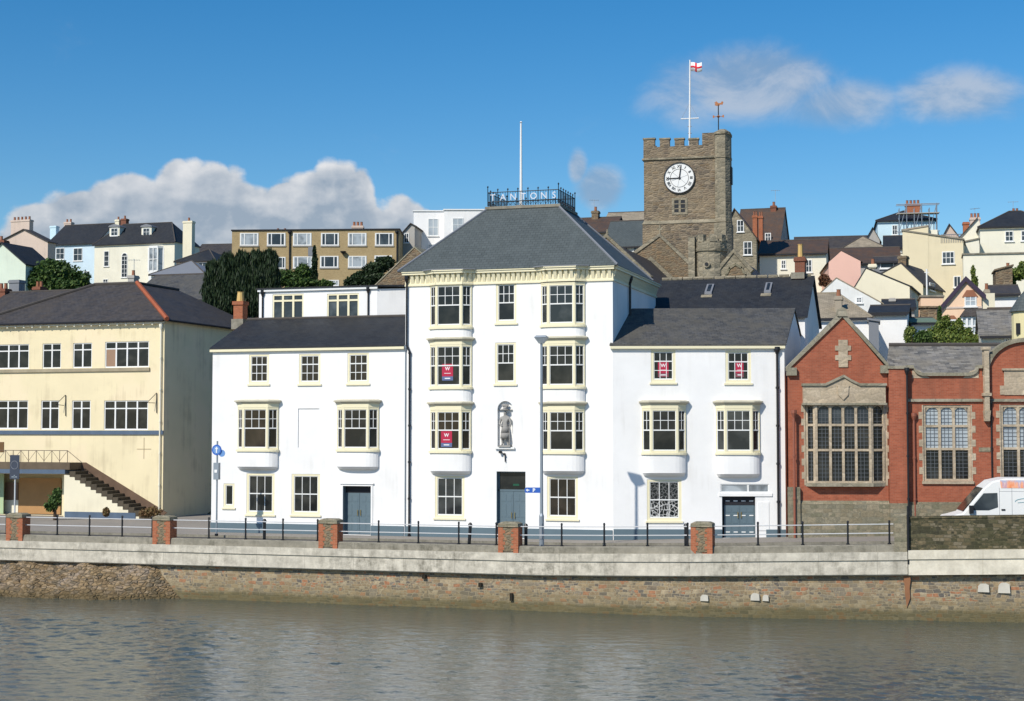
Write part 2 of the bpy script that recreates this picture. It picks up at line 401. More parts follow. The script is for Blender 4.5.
LEAF_DK = mleaf('dark_yew_leaves', (.010, .022, .008), (.018, .036, .012), (.032, .055, .018))
LEAF_MD = mleaf('green_leaves', (.02, .045, .010), (.045, .09, .018), (.09, .14, .03))
LEAF_LT = mleaf('bright_leaves', (.04, .075, .014), (.10, .15, .025), (.22, .25, .06))
BARK = mplain('bark', (.07, .05, .035), .9, .1, var=.3)
def mrock():
    s = N('wet_embankment_rock')
    v = s.obj()
    F = []
    for feat in ('F1', 'DISTANCE_TO_EDGE'):
        q = s.t.nodes.new('ShaderNodeTexVoronoi'); q.feature = feat; q.inputs['Scale'].default_value = 4.6; s.t.links.new(s.obj(.8, .8, 1.7), q.inputs['Vector']); F.append(q)
    col = s.ramp(s.sepz(F[0].outputs['Color'], 0), [(0, (.18, .13, .075)), (.25, (.24, .175, .10)), (.5, (.205, .16, .11)), (.7, (.28, .215, .14)), (.85, (.14, .115, .08)), (1, (.34, .28, .21))], 'CONSTANT')
    col = s.mix(s.ramp(F[1].outputs[0], [(0, .4), (.05, .25), (.12, 0)]), col, (.09, .07, .04))
    col = s.mix(s.ramp(s.noise(v, 7, 5, .75), [(.35, 0), (.65, .6)]), col, s.mix(1, col, (1.6, 1.5, 1.4), 'MULTIPLY'))
    col = s.mix(s.ramp(s.noise(v, .45, 5, .6), [(.56, 0), (.66, .7)]), col, (.38, .32, .27))
    z = s.sepz(v, 2)
    mr = s.t.nodes.new('ShaderNodeMapRange'); s.put(mr.inputs[0], s.math('ADD', z, s.math('MULTIPLY', s.noise(v, 1.5, 4), .6)))
    mr.inputs[1].default_value = -2.1; mr.inputs[2].default_value = -1.7; mr.inputs[3].default_value = .85; mr.inputs[4].default_value = 0
    col = s.mix(mr.outputs[0], col, (.13, .095, .045))
    s.bump(s.math('ADD', s.ramp(F[1].outputs[0], [(0, 0), (.2, 1)]), s.noise(v, 6, 5, .7)), .8, .08)
    return s.fin(col, .85, .2)
ROCK = mrock()
def mwater():
    s = N('river_water')
    a = s.noise(s.obj(.7, 1.5, 1), 4.2, 4, .62, .5)
    c = s.noise(s.obj(1, 1.6, 1), .16, 3, .6)
    s.bump(a, .7, .034)
    col = s.mix(c, (.058, .073, .061), (.078, .092, .077))
    s.b.inputs['IOR'].default_value = 1.62
    return s.fin(col, .06, .6)
WATER = mwater()
from mathutils import noise as mnoise
# ------------------------------------------------------------------ setting
def g(X): return max(0.0, min(.6, .43*(X-4)/20))
def yq(X): return -8.6 + (max(0, X-10.5)*.148)
def quay_pt(px):
    """plan point of the quay face seen in column px"""
    r = ray(px, 430)
    X = 0
    for _ in range(30):
        t = (yq(X)-CAM.y)/r.y; X = CAM.x + r.x*t
    return X
QX = [-90, -60, -45, -35, -25, -15, -8, -4, 0, 4, 7, 10.5, 14, 18, 22, 27, 33, 45, 60]
def sweep(mb, prof, xs):
    L = [[(X, yq(X)+dy, g(X)+z) for dy, z in prof] for X in xs]
    for a, b in zip(L, L[1:]):
        ia = [mb.p(*q) for q in a]; ib = [mb.p(*q) for q in b]; n = len(a)
        for k in range(n): mb.f.append([ia[k], ib[k], ib[(k+1) % n], ia[(k+1) % n]])
    mb.poly(L[0]); mb.poly(L[-1][::-1])
def sheet(name, m, y0, y1, dz, xs):
    mb = MB()
    for a, b in zip(xs, xs[1:]):
        mb.poly([(a, y0(a), g(a)+dz), (b, y0(b), g(b)+dz), (b, y1(b), g(b)+dz), (a, y1(a), g(a)+dz)])
    return struct(mb.build(name, m))
def hill(X, Y):
    pts = [(-20, 0), (16, 0), (32, 5), (50, 11), (85, 19), (140, 25), (175, 26.5), (230, 20), (600, 10), (2500, 10)]
    h = pts[-1][1]
    for (a, p), (b, q) in zip(pts, pts[1:]):
        if Y <= b:
            h = p + (q-p)*max(0, (Y-a))/(b-a); break
    return h + (g(X) if Y < 30 else 0)
# ground: one sheet from the quay to beyond the horizon
mb = MB()
xs = [-2500, -600, -300, -200, -150, -120] + QX[:] + [80, 100, 130, 170, 230, 300, 600, 2500]
xs = sorted(set(xs)); ys = [None, -6, -2, 4, 10, 16, 20, 24, 28, 32, 40, 50, 60, 70, 85, 100, 120, 140, 160, 175, 200, 230, 300, 600, 2500]
idx = {}
for i, X in enumerate(xs):
    for j, Y in enumerate(ys):
        yy = yq(X)+.3 if Y is None else max(Y, yq(X)+.3+.01*j)
        n_ = .25*mnoise.noise(Vector((X*.1, yy*.1, 0))) if yy > 20 else 0
        idx[i, j] = mb.p(X, yy, hill(X, yy)-.14+n_)
for i in range(len(xs)-1):
    for j in range(len(ys)-1):
        mb.f.append([idx[i, j], idx[i+1, j], idx[i+1, j+1], idx[i, j+1]])
struct(mb.build('ground', SOIL, smooth=True))
sheet('promenade_pavement', PAVE, lambda X: yq(X)+.32, lambda X: yq(X)+2.1, 0, QX)
mb = MB(); sweep(mb, [(2.1, -.13), (2.1, .004), (2.22, .004), (2.22, -.13)], QX); struct(mb.build('kerb', CONCG))
sheet('road', ASPH, lambda X: yq(X)+2.2, lambda X: yq(X)+6.4, -.115, QX)
for dy in (2.42, 2.62):
    sheet('yellow_line', mplain('road_paint_%d' % int(dy*100), (.6, .45, .08), .8) if dy < 2.5 else bpy.data.materials['road_paint_242'], lambda X: yq(X)+dy, lambda X: yq(X)+dy+.08, -.110, QX)
mb = MB(); sweep(mb, [(6.4, -.13), (6.4, .006), (6.52, .006), (6.52, -.13)], QX); struct(mb.build('kerb', CONCG))
sheet('pavement', PAVE, lambda X: yq(X)+6.5, lambda X: 15.9, -.004, QX)
import numpy as np
def river():
    """one water sheet: wind chop modelled near the quay, calm beyond"""
    def ax(a, b, c, d, st): return np.concatenate([[-2500, -900, -400, -150] if a < -100 else [], np.arange(b, c, st), d])
    gx = np.concatenate([[-2500, -900, -300, -120, -70], np.arange(-45, 38, .095), [60, 120, 400, 2500]])
    gy = np.concatenate([[-1500, -500, -200, -110, -80], np.arange(-52, -5.5, .085), [-2, 4]])
    X, Y = np.meshgrid(gx, gy)
    rng = np.random.RandomState(5); Zw = np.zeros_like(X)
    wx = X+.5*np.sin(Y*.31+1)+.35*np.sin(X*.23-Y*.17); wy = Y+.4*np.sin(X*.27)+.3*np.sin(Y*.4+X*.21)
    for i in range(130):
        L = .17*(8.0**rng.rand()); th = math.radians(90+rng.normal(0, 38)); k = 2*math.pi/L
        amp = .0030*(L**.92)*(.5+rng.rand())*(1.0 if L > .35 else 1.2)
        Zw += amp*np.sin(k*(math.cos(th)*wx+math.sin(th)*wy)+rng.rand()*6.28)
    gust = .70+.30*np.sin(X*.11+Y*.23+2*np.sin(Y*.09))*np.sin(Y*.17-X*.05+1)
    near = np.clip((-(Y+8.6))/9, .5, 1)
    edge = np.clip((Y+53)/2, 0, 1)*np.clip((X+46)/3, 0, 1)*np.clip((39-X)/3, 0, 1)
    Zw = Zw*gust*near*edge - 2.5
    n, m = X.shape
    co = np.stack([X, Y, Zw], -1).reshape(-1, 3)
    idx = np.arange(n*m).reshape(n, m)
    f = np.stack([idx[:-1, :-1], idx[:-1, 1:], idx[1:, 1:], idx[1:, :-1]], -1).reshape(-1, 4)
    me = bpy.data.meshes.new('river'); me.vertices.add(n*m); me.vertices.foreach_set('co', co.ravel())
    me.loops.add(f.size); me.loops.foreach_set('vertex_index', f.ravel().astype(np.int32))
    me.polygons.add(len(f)); me.polygons.foreach_set('loop_start', np.arange(0, f.size, 4, dtype=np.int32)); me.polygons.foreach_set('loop_total', np.full(len(f), 4, dtype=np.int32))
    me.update(calc_edges=True); me.polygons.foreach_set('use_smooth', np.ones(len(f), dtype=bool))
    me.materials.append(WATER); struct(link('river', me))
river()

# ------------------------------------------------------------------ quay wall
QF = Fr(0, -8.6, 0, 0)
XE = quay_pt(906)
qw = thing('quay_wall', 'long river wall of brown rubble stone under a pale weathered concrete beam', 'quay wall', W0)
mb = MB(); sweep(mb, [(.16, -1.0), (.04, -3.6), (1.2, -3.6), (1.2, -1.0)], QX); mb.build('stone_face', QUAY, qw)
mb = MB(); sweep(mb, [(-.16, -.0), (-.16, -.33), (-.10, -.36), (-.12, -.92), (-.06, -.97), (.9, -.97), (.9, -.02), (0, -.0)], [x for x in QX if x < XE]+[XE]); mb.build('concrete_beam', CONC, qw)
mb = MB(); sweep(mb, [(-.19, .06), (-.19, -.30), (-.13, -.33), (-.16, -.95), (.9, -.95), (.9, .06)], [XE+.03]+[x for x in QX if x > XE]); mb.build('concrete_beam', CONC_CLEAN, qw)
mb = MB(); sweep(mb, [(-.02, -.02), (.02, .26), (.07, .30), (.32, .30), (.32, -.1)], [x for x in QX if x < quay_pt(893)]+[quay_pt(893)]); mb.build('kerb_upstand', CONCG, qw)
DRAIN = mplain('dark_drain', (.03, .026, .02), .9, .1)
MARK = mplain('faded_white_mark', (.55, .52, .45), .9, .1, var=.3)
# drain holes and white painted marks in the stone
for px, py, w, h in ((424, 577, .17, .15), (480, 585, .15, .17), (511, 597, .13, .32)):
    X = quay_pt(px); z = Fr(X, yq(X), 0, 0).z(px, py)
    MB().box(X-w/2, X+w/2, yq(X)+.0, yq(X)+.3, z-h/2, z+h/2).build('drain_hole', DRAIN, qw)
for px, py, w, h in ((703, 598, .34, .26), (753.5, 597, .38, .30), (764, 598, .26, .26), (981, 588, .46, .34), (1001.5, 588, .48, .42)):
    X = quay_pt(px); z = Fr(X, yq(X), 0, 0).z(px, py)
    MB().exz([(X-w/2, z-h/2), (X+w/2, z-h/2), (X+w*.46, z+h*.35), (X+w*.2, z+h/2), (X-w*.25, z+h/2), (X-w*.45, z+h*.2)], yq(X)+.035, yq(X)+.3).build('painted_stone', MARK, qw)
mb = MB(); X = quay_pt(905)
mb.exz([(X-.14, g(X)-1.0), (X+.16, g(X)-1.02), (X+.1, g(X)-1.5), (X+.12, g(X)-1.9), (X-.02, g(X)-2.3), (X-.08, g(X)-1.8), (X-.1, g(X)-1.4)], yq(X)+.045, yq(X)+.3); mb.build('rust_stain', mplain('rust', (.26, .12, .06), .9, var=.4), qw)

# rock embankment at the foot of the wall
mb = MB(); xe = quay_pt(190); XS = [-75+i*.2 for i in range(int((xe+75)/.2)+1)]+[xe]; T = 26
ids = {}
for i, X in enumerate(XS):
    k = min(1, max(0, (xe-X)/4.2))**1.1
    for j in range(T+1):
        t = j/T
        n = mnoise.fractal(Vector((X*.8, t*3.2, 3)), .8, 2.1, 6)
        n2 = mnoise.cell(Vector((X*2.4+.4*n, t*8+n, 1)))
        y = yq(X)+.15-(t*2.6*k)*(1 if j else 0) - .22*n*k*(1 if j else 0)
        zt0 = -.98-1.7*max(0, 1-(xe-X)/1.9)
        z = zt0-t*(3.08+zt0)+.13*n*(.3+k) + .13*n2*k*(1 if j else 0)
        if j == 0: z = zt0+.06
        ids[i, j] = mb.p(X, y, z)
for i in range(len(XS)-1):
    for j in range(T): mb.f.append([ids[i, j], ids[i, j+1], ids[i+1, j+1], ids[i+1, j]])
struct(mb.build('rock_embankment', ROCK, recalc=False))

# ------------------------------------------------------------------ pillars, railings, parapet
pil_px = [16.5, 163, 329, 508.5, 701]
names = ['brick pillar with stone panel nearest the left edge, in front of the yellow building',
         'brick pillar with stone panel below the corner of the pale yellow building',
         'brick pillar with stone panel in front of the blue-grey door of the left wing',
         'brick pillar with mossy stone panel in front of the middle entrance of the white hotel',
         'brick pillar with dark stone panel between the ornate window and the garage doors']
PILST = mstone('brown_grey_pillar_stone', [(.26, .19, .12), (.17, .145, .10), (.33, .2, .12), (.21, .18, .13)], (.22, .18, .12), .22, .12, .05, (.1, .1, .05), .5, .03)
for px, lab in zip(pil_px, names):
    X = quay_pt(px); fr = Fr(X, yq(X)-.03, g(X), 0)
    t = thing('brick_pillar', lab, 'pillar', fr, 'brick pillars along the quay railing')
    w = .46
    mb = MB()
    mb.box(-w, -w*.52, -.03, .62, 0, 1.12); mb.box(w*.52, w, -.03, .62, 0, 1.12); mb.box(-w*.52, w*.52, .02, .62, 0, 1.12)
    for k_, z_ in enumerate((.12, .34, .62, .84)): mb.box(-w*.52, -w*(.30 if k_ % 2 else .4), -.028, .02, z_, z_+.14); mb.box(w*(.34 if k_ % 2 else .28), w*.52, -.028, .02, z_+.07, z_+.2)
    mb.build('brick_body', BRICKO, t)
    MB().box(-w*.5, w*.5, -.02, .01, .06, 1.1).build('stone_panel', PILST, t)
    mb = MB(); w_ = w; w = w-.03; mb.hull([(-w-.04, -.06, 1.12), (w+.04, -.08, 1.12), (w+.04, .68, 1.12), (-w-.04, .68, 1.12)], [(-w-.02, -.06, 1.26), (w+.02, -.06, 1.26), (w+.02, .66, 1.26), (-w-.02, .66, 1.26)])
    mb.hull([(-w-.02, -.06, 1.26), (w+.02, -.06, 1.26), (w+.02, .66, 1.26), (-w-.02, .66, 1.26)], [(-w+.12, .06, 1.33), (w-.12, .06, 1.33), (w-.12, .54, 1.33), (-w+.12, .54, 1.33)])
    mb.build('stone_cap', STONEG, t)
secs = [(-130, 16.5, 'black and white quay railing running off to the left of the first brick pillar', 4),
        (16.5, 163, 'quay railing with black posts below the outside staircase', 4),
        (163, 329, 'quay railing with black posts in front of the left half of the left wing', 4),
        (329, 508.5, 'quay railing with black posts between the left wing door and the middle entrance', 4),
        (508.5, 701, 'quay railing with black posts around the tall lamp post and its shadow', 4),
        (701, 893, 'quay railing with white rails between the last brick pillar and the mossy stone parapet', 4)]
for a, b, lab, n in secs:
    xa = quay_pt(a)+(.46 if a > 0 else 0); xb = quay_pt(b)-(.46 if b < 893 else .05)
    fr = Fr(xa, yq(xa)+.2, g(xa)+.3, 0)
    t = thing('quay_railing', lab, 'railing', fr, 'railings along the quay')
    def P(X, z): return (X-xa, yq(X)-yq(xa), g(X)-g(xa)+z)
    for k in range(n+1):
        if k == 0: continue
        if k == n: X = xb-.16
        else: X = xa+(xb-xa)*k/n
        q = P(X, 0); mb = MB()
        mb.tube((q[0], q[1], q[2]), (q[0], q[1], q[2]+.93), .042, 8); mb.tube((q[0], q[1], q[2]+.93), (q[0], q[1], q[2]+1.0), .06, 8, .03)
        mb.tube((q[0], q[1], q[2]), (q[0], q[1], q[2]+.05), .075, 8)
        mb.build('post', BLACKM, t)
    for z in (.46, .83):
        mb = MB(); xs_ = [xa, (xa+xb)/2, xb]
        for p, q in zip(xs_, xs_[1:]): mb.tube(P(p, z), P(q, z), .023, 6)
        mb.build('rail', RAILM, t)
# parapet
x0 = quay_pt(893); x1 = quay_pt(907)
fr = Fr(x0, yq(x0), g(x0), 0); t = thing('stone_parapet', 'mossy dark stone parapet wall on the quay in front of the white van', 'parapet wall', fr)
def swl(mb, prof, xs):
    L = [[(X-x0, yq(X)-yq(x0)+dy, g(X)-g(x0)+z) for dy, z in prof] for X in xs]
    for a, b in zip(L, L[1:]): mb.hull(a, b)
mb = MB(); swl(mb, [(.02, .06), (.02, 1.36), (.5, 1.36), (.5, .06)], [x1+.02]+[x for x in QX if x > x1]); mb.build('stonework', PARAP, t)
mb = MB(); swl(mb, [(-.06, -.06), (-.06, 1.48), (.06, 1.56), (.56, 1.56), (.64, 1.48), (.64, -.06)], [x0, x1-.06]); mb.build('end_pier', STONEG, t)
mb = MB(); swl(mb, [(-.02, 1.362), (-.0, 1.44), (.52, 1.44), (.54, 1.362)], [x1+.02]+[x for x in QX if x > x1]); mb.build('coping', PARAP, t)
mb = MB(); mb.tube((x1-x0, -.1+(yq(x1)-yq(x0)), -.5), (x1-x0, -.1+(yq(x1)-yq(x0)), 1.9), .05, 8); mb.build('drainpipe', BLACKM, t)
# short thick bollards beside the railing
for px, lab in ((258, 'black bollard standing behind the railing in front of the left wing sash window'), (463.5, 'black leaning bollard behind the railing left of the middle entrance'),
                (521, 'black bollard half hidden behind the right side of the fourth brick pillar'), (682, 'black bollard just left of the pillar near the ornate window')):
    X = quay_pt(px); fr = Fr(X, yq(X)+.75, g(X), 0)
    t = thing('bollard', lab, 'bollard', fr, 'bollards behind the railing')
    dx = .07 if px == 463.5 else 0
    MB().tube((0, 0, 0), (dx, 0, 1.05), .075, 10).build('shaft', BLACKM, t)
    MB().lathe([(.075, 1.05), (.10, 1.07), (.10, 1.14), (.06, 1.22), (0, 1.24)], dx, 0, 10).build('cap', BLACKM, t)
    MB().tube((dx*.6, 0, .7), (dx*.65, 0, .76), .085, 10).build('band', RAILM, t)

# ------------------------------------------------------------------ windows
def sashwin(root, fr, x0, x1, z0, z1, top=(3, 2), bot=(1, 1), split=.5, fm=None, bm=None, gm=None, y0=.02, b=.10, sill=True, bar=.032, name='window', depth=.09):
    fm = fm or CREAMP; bm = bm or WHITEP; gm = gm or pick()
    y1 = y0+depth
    mb = MB(); mb.box(x0, x0+b, y0, y1, z0, z1); mb.box(x1-b, x1, y0, y1, z0, z1)
    mb.box(x0+b, x1-b, y0, y1, z1-b*.8, z1); mb.box(x0+b, x1-b, y0, y1, z0, z0+b*1.1)
    w = mb.build(name, fm, root, fr)
    a, c, d, e = x0+b, x1-b, z0+b*1.1, z1-b*.8
    mb = MB(); zm = d+(e-d)*split; ys, yt = y0+.02, y0+.055; k = .038
    for (zz0, zz1, yy) in ((zm-.02, e, 0), (d, zm+.02, .0)):
        mb.box(a, a+k, ys+.004, yt, zz0, zz1); mb.box(c-k, c, ys+.004, yt, zz0, zz1)
    mb.box(a, c, ys-.004, yt+.002, zm-.028, zm+.028); mb.box(a+k, c-k, ys+.002, yt-.002, e-k, e); mb.box(a+k, c-k, ys+.002, yt-.002, d, d+.06)
    for (cn, rn), (zz0, zz1) in ((top, (zm, e)), (bot, (d, zm))):
        for i in range(1, cn): q = a+(c-a)*i/cn; mb.box(q-bar/2, q+bar/2, ys+.008, yt-.006, zz0, zz1)
        for i in range(1, rn): q = zz0+(zz1-zz0)*i/rn; mb.box(a, c, ys+.010, yt-.008, q-bar/2, q+bar/2)
    mb.build('sash', bm, w, fr)
    MB().box(a-.02, c+.02, y0+.045, y0+.06, d-.02, e+.02).build('pane', gm, w, fr)
    if sill: MB().box(x0-.07, x1+.07, -.07, y0+.02, z0-.09, z0-.003).build('sill', fm, w, fr)
    return w
def bowplan(xc, w, p, off=0.0, ret=.10, inner=.62, smooth=False):
    h = w/2
    pts = [(-h, .02), (-h, -p*ret*1.6), (-h*inner, -p), (h*inner, -p), (h, -p*ret*1.6), (h, .02)]
    if smooth:
        pts = [(-h, .02), (-h, -p*.30), (-h*.94, -p*.50), (-h*.82, -p*.74), (-h*.68, -p*.90), (-h*.50, -p*.98), (-h*.25, -p*1.0), (h*.25, -p*1.0), (h*.50, -p*.98), (h*.68, -p*.90), (h*.82, -p*.74), (h*.94, -p*.50), (h, -p*.30), (h, .02)]
    if off:
        s = 1+off/h; pts = [(x*s, y-off if y < 0 else y) for x, y in pts]
    return [(xc+x, y) for x, y in pts]
def bay(root, fr, xc, w, z_ap, z_sill, z_head, z_cor, p=.39, cornice=True, taper=True, lab=None, ztop=None):
    """bow window: curved white apron, cream frame on three facets, moulded cornice"""
    pl = bowplan(xc, w, p)
    mb = MB(); mb.exy(bowplan(xc, w, p, .05, smooth=True), z_sill-.11, z_sill); bayo = mb.build('bay_window', CREAMP, root, fr)
    mb = MB()
    A = bowplan(xc, w-.02, p*.96, smooth=True)
    if taper:
        mb.hull([(x, y, z_ap+.14) for x, y in A], [(x, y, z_sill-.112) for x, y in A])
        mb.hull([(xc+(x-xc)*.92, y*.55, z_ap) for x, y in A], [(x, y, z_ap+.138) for x, y in A])
    else: mb.hull([(x, y, z_ap) for x, y in A], [(x, y, z_sill-.112) for x, y in A])
    mb.build('apron', WHITE, bayo, fr)
    mbF, mbS = MB(), MB()
    seg = list(zip(pl, pl[1:]))
    for k, (a, b_) in enumerate(seg):
        d = Vector((b_[0]-a[0], b_[1]-a[1])); L = d.length; ang = math.atan2(d.y, d.x)
        mbF.at(a[0], a[1], ang); mbS.at(a[0], a[1], ang)
        if k in (0, 4): mbF.box(0, L, 0, .08, z_sill, z_head); continue
        e = .10 if k == 2 else .05
        mbF.box(0, e, -.005, .09, z_sill, z_head); mbF.box(L-e, L, -.005, .09, z_sill, z_head)
        mbF.box(e, L-e, 0, .085, z_head-.10, z_head); mbF.box(e, L-e, 0, .085, z_sill, z_sill+.09)
        zz0, zz1 = z_sill+.09, z_head-.10; zm = (zz0+zz1)/2+.02
        mbS.box(e, L-e, .02, .06, zm-.03, zm+.03)
        for q0 in (e, L-e-.035): mbS.box(q0, q0+.035, .025, .055, zz0, zz1)
        mbS.box(e, L-e, .026, .054, zz1-.035, zz1); mbS.box(e, L-e, .026, .054, zz0, zz0+.05)
        n = 3 if k == 2 else 2
        for i in range(1, n): q = e+(L-2*e)*i/n; mbS.box(q-.015, q+.015, .03, .05, zm, zz1)
        q = (zm+zz1)/2; mbS.box(e, L-e, .031, .049, q-.015, q+.015)
    mbF.off(); mbF.exy(bowplan(xc, w, p, .012), z_head-.003, z_cor)
    mbF.build('frame', CREAMP, bayo, fr); mbS.build('sash', WHITEP, bayo, fr)
    G = [(xc+(x-xc)*.95, min(.01, y+.055)) for x, y in pl]
    MB().exy(G, z_sill+.02, z_head-.02).build('pane', pick(), bayo, fr)
    if cornice:
        mb = MB()
        mb.hull([(x, y, z_cor) for x, y in bowplan(xc, w, p, .03)], [(x, y, z_cor+.10) for x, y in bowplan(xc, w, p, .12)])
        mb.exy(bowplan(xc, w, p, .15), z_cor+.102, z_cor+.16)
        mb.hull([(x, y, z_cor+.162) for x, y in bowplan(xc, w, p, .14)], [(xc+(x-xc)*.9, y*.7, z_cor+.22) for x, y in bowplan(xc, w, p, .1)])
        mb.build('cornice', STONEP, bayo, fr)
    return bayo
def panel_door(root, fr, x0, x1, z0, z1, y, m, leaves=2, name='door'):
    mb = MB(); mb.box(x0, x1, y, y+.05, z0, z1)
    L = (x1-x0)/leaves
    for k in range(leaves):
        a = x0+k*L
        for c, d in ((.10, .38), (.44, .72), (.78, .93)):
            mb.box(a+.12*L, a+.47*L, y-.012, y, z0+c*(z1-z0), z0+d*(z1-z0)); mb.box(a+.55*L, a+.90*L, y-.012, y, z0+c*(z1-z0), z0+d*(z1-z0))
        if k: mb.box(a-.01, a+.01, y-.02, y, z0, z1)
    d = mb.build(name, m, root, fr)
    xm = (x0+x1)/2 if leaves > 1 else x1-.15
    mb = MB()
    for s in ((-.08, .08) if leaves > 1 else (0,)): mb.tube((xm+s, y-.05, z0+.95), (xm+s, y-.05, z0+1.25), .02, 6)
    mb.build('handle', mplain('brass', (.5, .38, .15), .35, .5, .8) if 'brass' not in bpy.data.materials else bpy.data.materials['brass'], d, fr)
    return d

# ------------------------------------------------------------------ the white hotel
H = W0
hotel = thing('hotel', 'large white four-storey hotel with bow windows, grey hipped roof and two lower wings', 'hotel', H)
R_o = H.u(613); XL = H.u(405); XR = H.u(613.2); XLW = H.u(212)
ze = H.z(512, 283)     # underside of corbels
zt = H.z(512, 269)
zpl = .5
R = Fr(R_o, 0, 0, math.radians(15))
wins = [(496, 516.5, 283, 323, (3, 2), (1, 1)), (495, 516, 342.5, 384, (3, 2), (1, 1)), (435, 464.5, 476, 518, (3, 1), (3, 1)), (547, 578, 476.5, 519, (3, 1), (3, 1))]
holes = []; wl = []
for x0, x1, y0, y1, tp, bt in wins:
    h = H.rect(x0, x1, y0, y1); holes.append(h); wl.append((h, tp, bt))
hd = H.rect(496.5, 525.5, 471.5, 534); hd = (hd[0], hd[1], 0.02, hd[3]); holes.append(hd)
hn = H.rect(497.5, 513, 401, 447); NR = (hn[1]-hn[0])/2; hn = (hn[0], hn[1], hn[2], hn[3]-NR); holes.append(hn)
DEP = 10.3
def walls(root, fr, x0, x1, z0, z1, holes, dep, m, name='wall', rev=.14, yb=0):
    mb = MB(); mb.grid(x0, x1, z0, z1, yb, holes, rev)
    mb.poly([(x1, yb, z0), (x1, dep, z0), (x1, dep, z1), (x1, yb, z1)])
    mb.poly([(x0, dep, z0), (x0, yb, z0), (x0, yb, z1), (x0, dep, z1)])
    mb.poly([(x1, dep, z0), (x0, dep, z0), (x0, dep, z1), (x1, dep, z1)])
    mb.poly([(x0, yb, z1), (x1, yb, z1), (x1, dep, z1), (x0, dep, z1)])
    return mb.build(name, m, root, fr, recalc=False)
# niche has an arched head cut from the wall above its springing: the wall is split into cells, the arch is a fan
arch_h = (hn[0], hn[1], hn[3], hn[3]+NR)
mw = MB(); mw.grid(XL, XR, -.3, zt, 0, holes+[arch_h], .14)
mw.poly([(XR, 0, -.3), (XR, DEP, -.3), (XR, DEP, zt), (XR, 0, zt)]); mw.poly([(XL, DEP, -.3), (XL, 0, -.3), (XL, 0, zt), (XL, DEP, zt)])
mw.poly([(XR, DEP, -.3), (XL, DEP, -.3), (XL, DEP, zt), (XR, DEP, zt)])
ncx = (hn[0]+hn[1])/2
AR = [(ncx-NR*math.cos(k*math.pi/12), hn[3]+NR*math.sin(k*math.pi/12)) for k in range(13)]
for k in range(12):
    (a, b), (c, d) = AR[k], AR[k+1]; cx_ = hn[0] if k < 6 else hn[1]
    mw.poly([(a, -.001, b), (c, -.001, d), (cx_, -.001, hn[3]+NR)] if k != 6 else [(a, -.001, b), (c, -.001, d), (cx_, -.001, hn[3]+NR)])
    mw.poly([(a, -.001, b), (a, .17, b), (c, .17, d), (c, -.001, d)])
mw.poly([(hn[0], .14, hn[2]), (hn[0], .17, hn[2]), (hn[0], .17, hn[3]), (hn[0], .14, hn[3])])
mw.poly([(hn[1], .17, hn[2]), (hn[1], .14, hn[2]), (hn[1], .14, hn[3]), (hn[1], .17, hn[3])])
mw.poly([(hn[0], .17, hn[2]-.05), (hn[1], .17, hn[2]-.05), (hn[1], .17, hn[3]+NR+.05), (hn[0], .17, hn[3]+NR+.05)])
mw.poly([(hn[0], .0, hn[2]), (hn[1], .0, hn[2]), (hn[1], .18, hn[2]), (hn[0], .18, hn[2])])
mw.build('wall', WHITE, hotel, H, recalc=False)
MB().box(hn[0]-.1, hn[1]+.1, -.12, .1, hn[2]-.1, hn[2]-.004).build('niche_sill', WHITEP, hotel, H)
for h, tp, bt in wl: sashwin(hotel, H, *h, top=tp, bot=bt, b=.12 if tp == (3, 1) else .11)
# door
MB().box(hd[0], hd[0]+.02, .0, .30, hd[2], hd[3]).build('door_reveal', BLUEG, hotel, H)
mb = MB(); mb.poly([(hd[1]-.004, .14, hd[2]), (hd[1]-.004, .30, hd[2]), (hd[1]-.004, .30, hd[3]), (hd[1]-.004, .14, hd[3])]); mb.poly([(hd[0], .14, hd[3]-.004), (hd[1], .14, hd[3]-.004), (hd[1], .6, hd[3]-.004), (hd[0], .6, hd[3]-.004)]); mb.build('door_soffit', WHITE, hotel, H, recalc=False)
zd = hd[2]+2.3
panel_door(hotel, H, hd[0]+.1, hd[1], hd[2], zd, .24, BLUEG, 2)
mb = MB(); mb.box(hd[0], hd[1], .22, .30, zd, zd+.08); mb.box(hd[0], hd[0]+.1, .22, .30, 0, hd[3]); mb.box(hd[0]+.1, hd[1], .22, .30, hd[3]-.06, hd[3]); tw = mb.build('fanlight', BLUEG, hotel, H)
MB().box(hd[0]+.1, hd[1], .26, .28, zd+.08, hd[3]-.06).build('pane', GLASS, tw, H)
MB().box(hd[1]-.72, hd[1]-.40, .25, .255, zd+.26, zd+.36).build('exit_sign', mplain('green_sign', (.015, .09, .05), .4), tw, H)
# hanging bracket under the niche
mb = MB(); bx = H.u(501); bz = H.z(501, 452)
mb.tube((bx, 0, bz), (bx, -.2, bz), .07, 8); mb.tube((bx+.2, 0, bz-.1), (bx+.2, -.18, bz-.1), .05, 8); mb.tube((bx, -.1, bz), (bx+.2, -.1, bz-.1), .015, 5)
mb.tube((bx+.22, -.06, bz-.12), (bx+.24, -.06, bz-.48), .03, 6); mb.build('wall_bracket', BLACKM, hotel, H)
# plinths
mb = MB(); mb.box(XL, hd[0], -.05, .0, -.3, zpl); mb.box(hd[1], XR-.05, -.05, 0, -.3, zpl); mb.build('plinth', BLUEG, hotel, H)
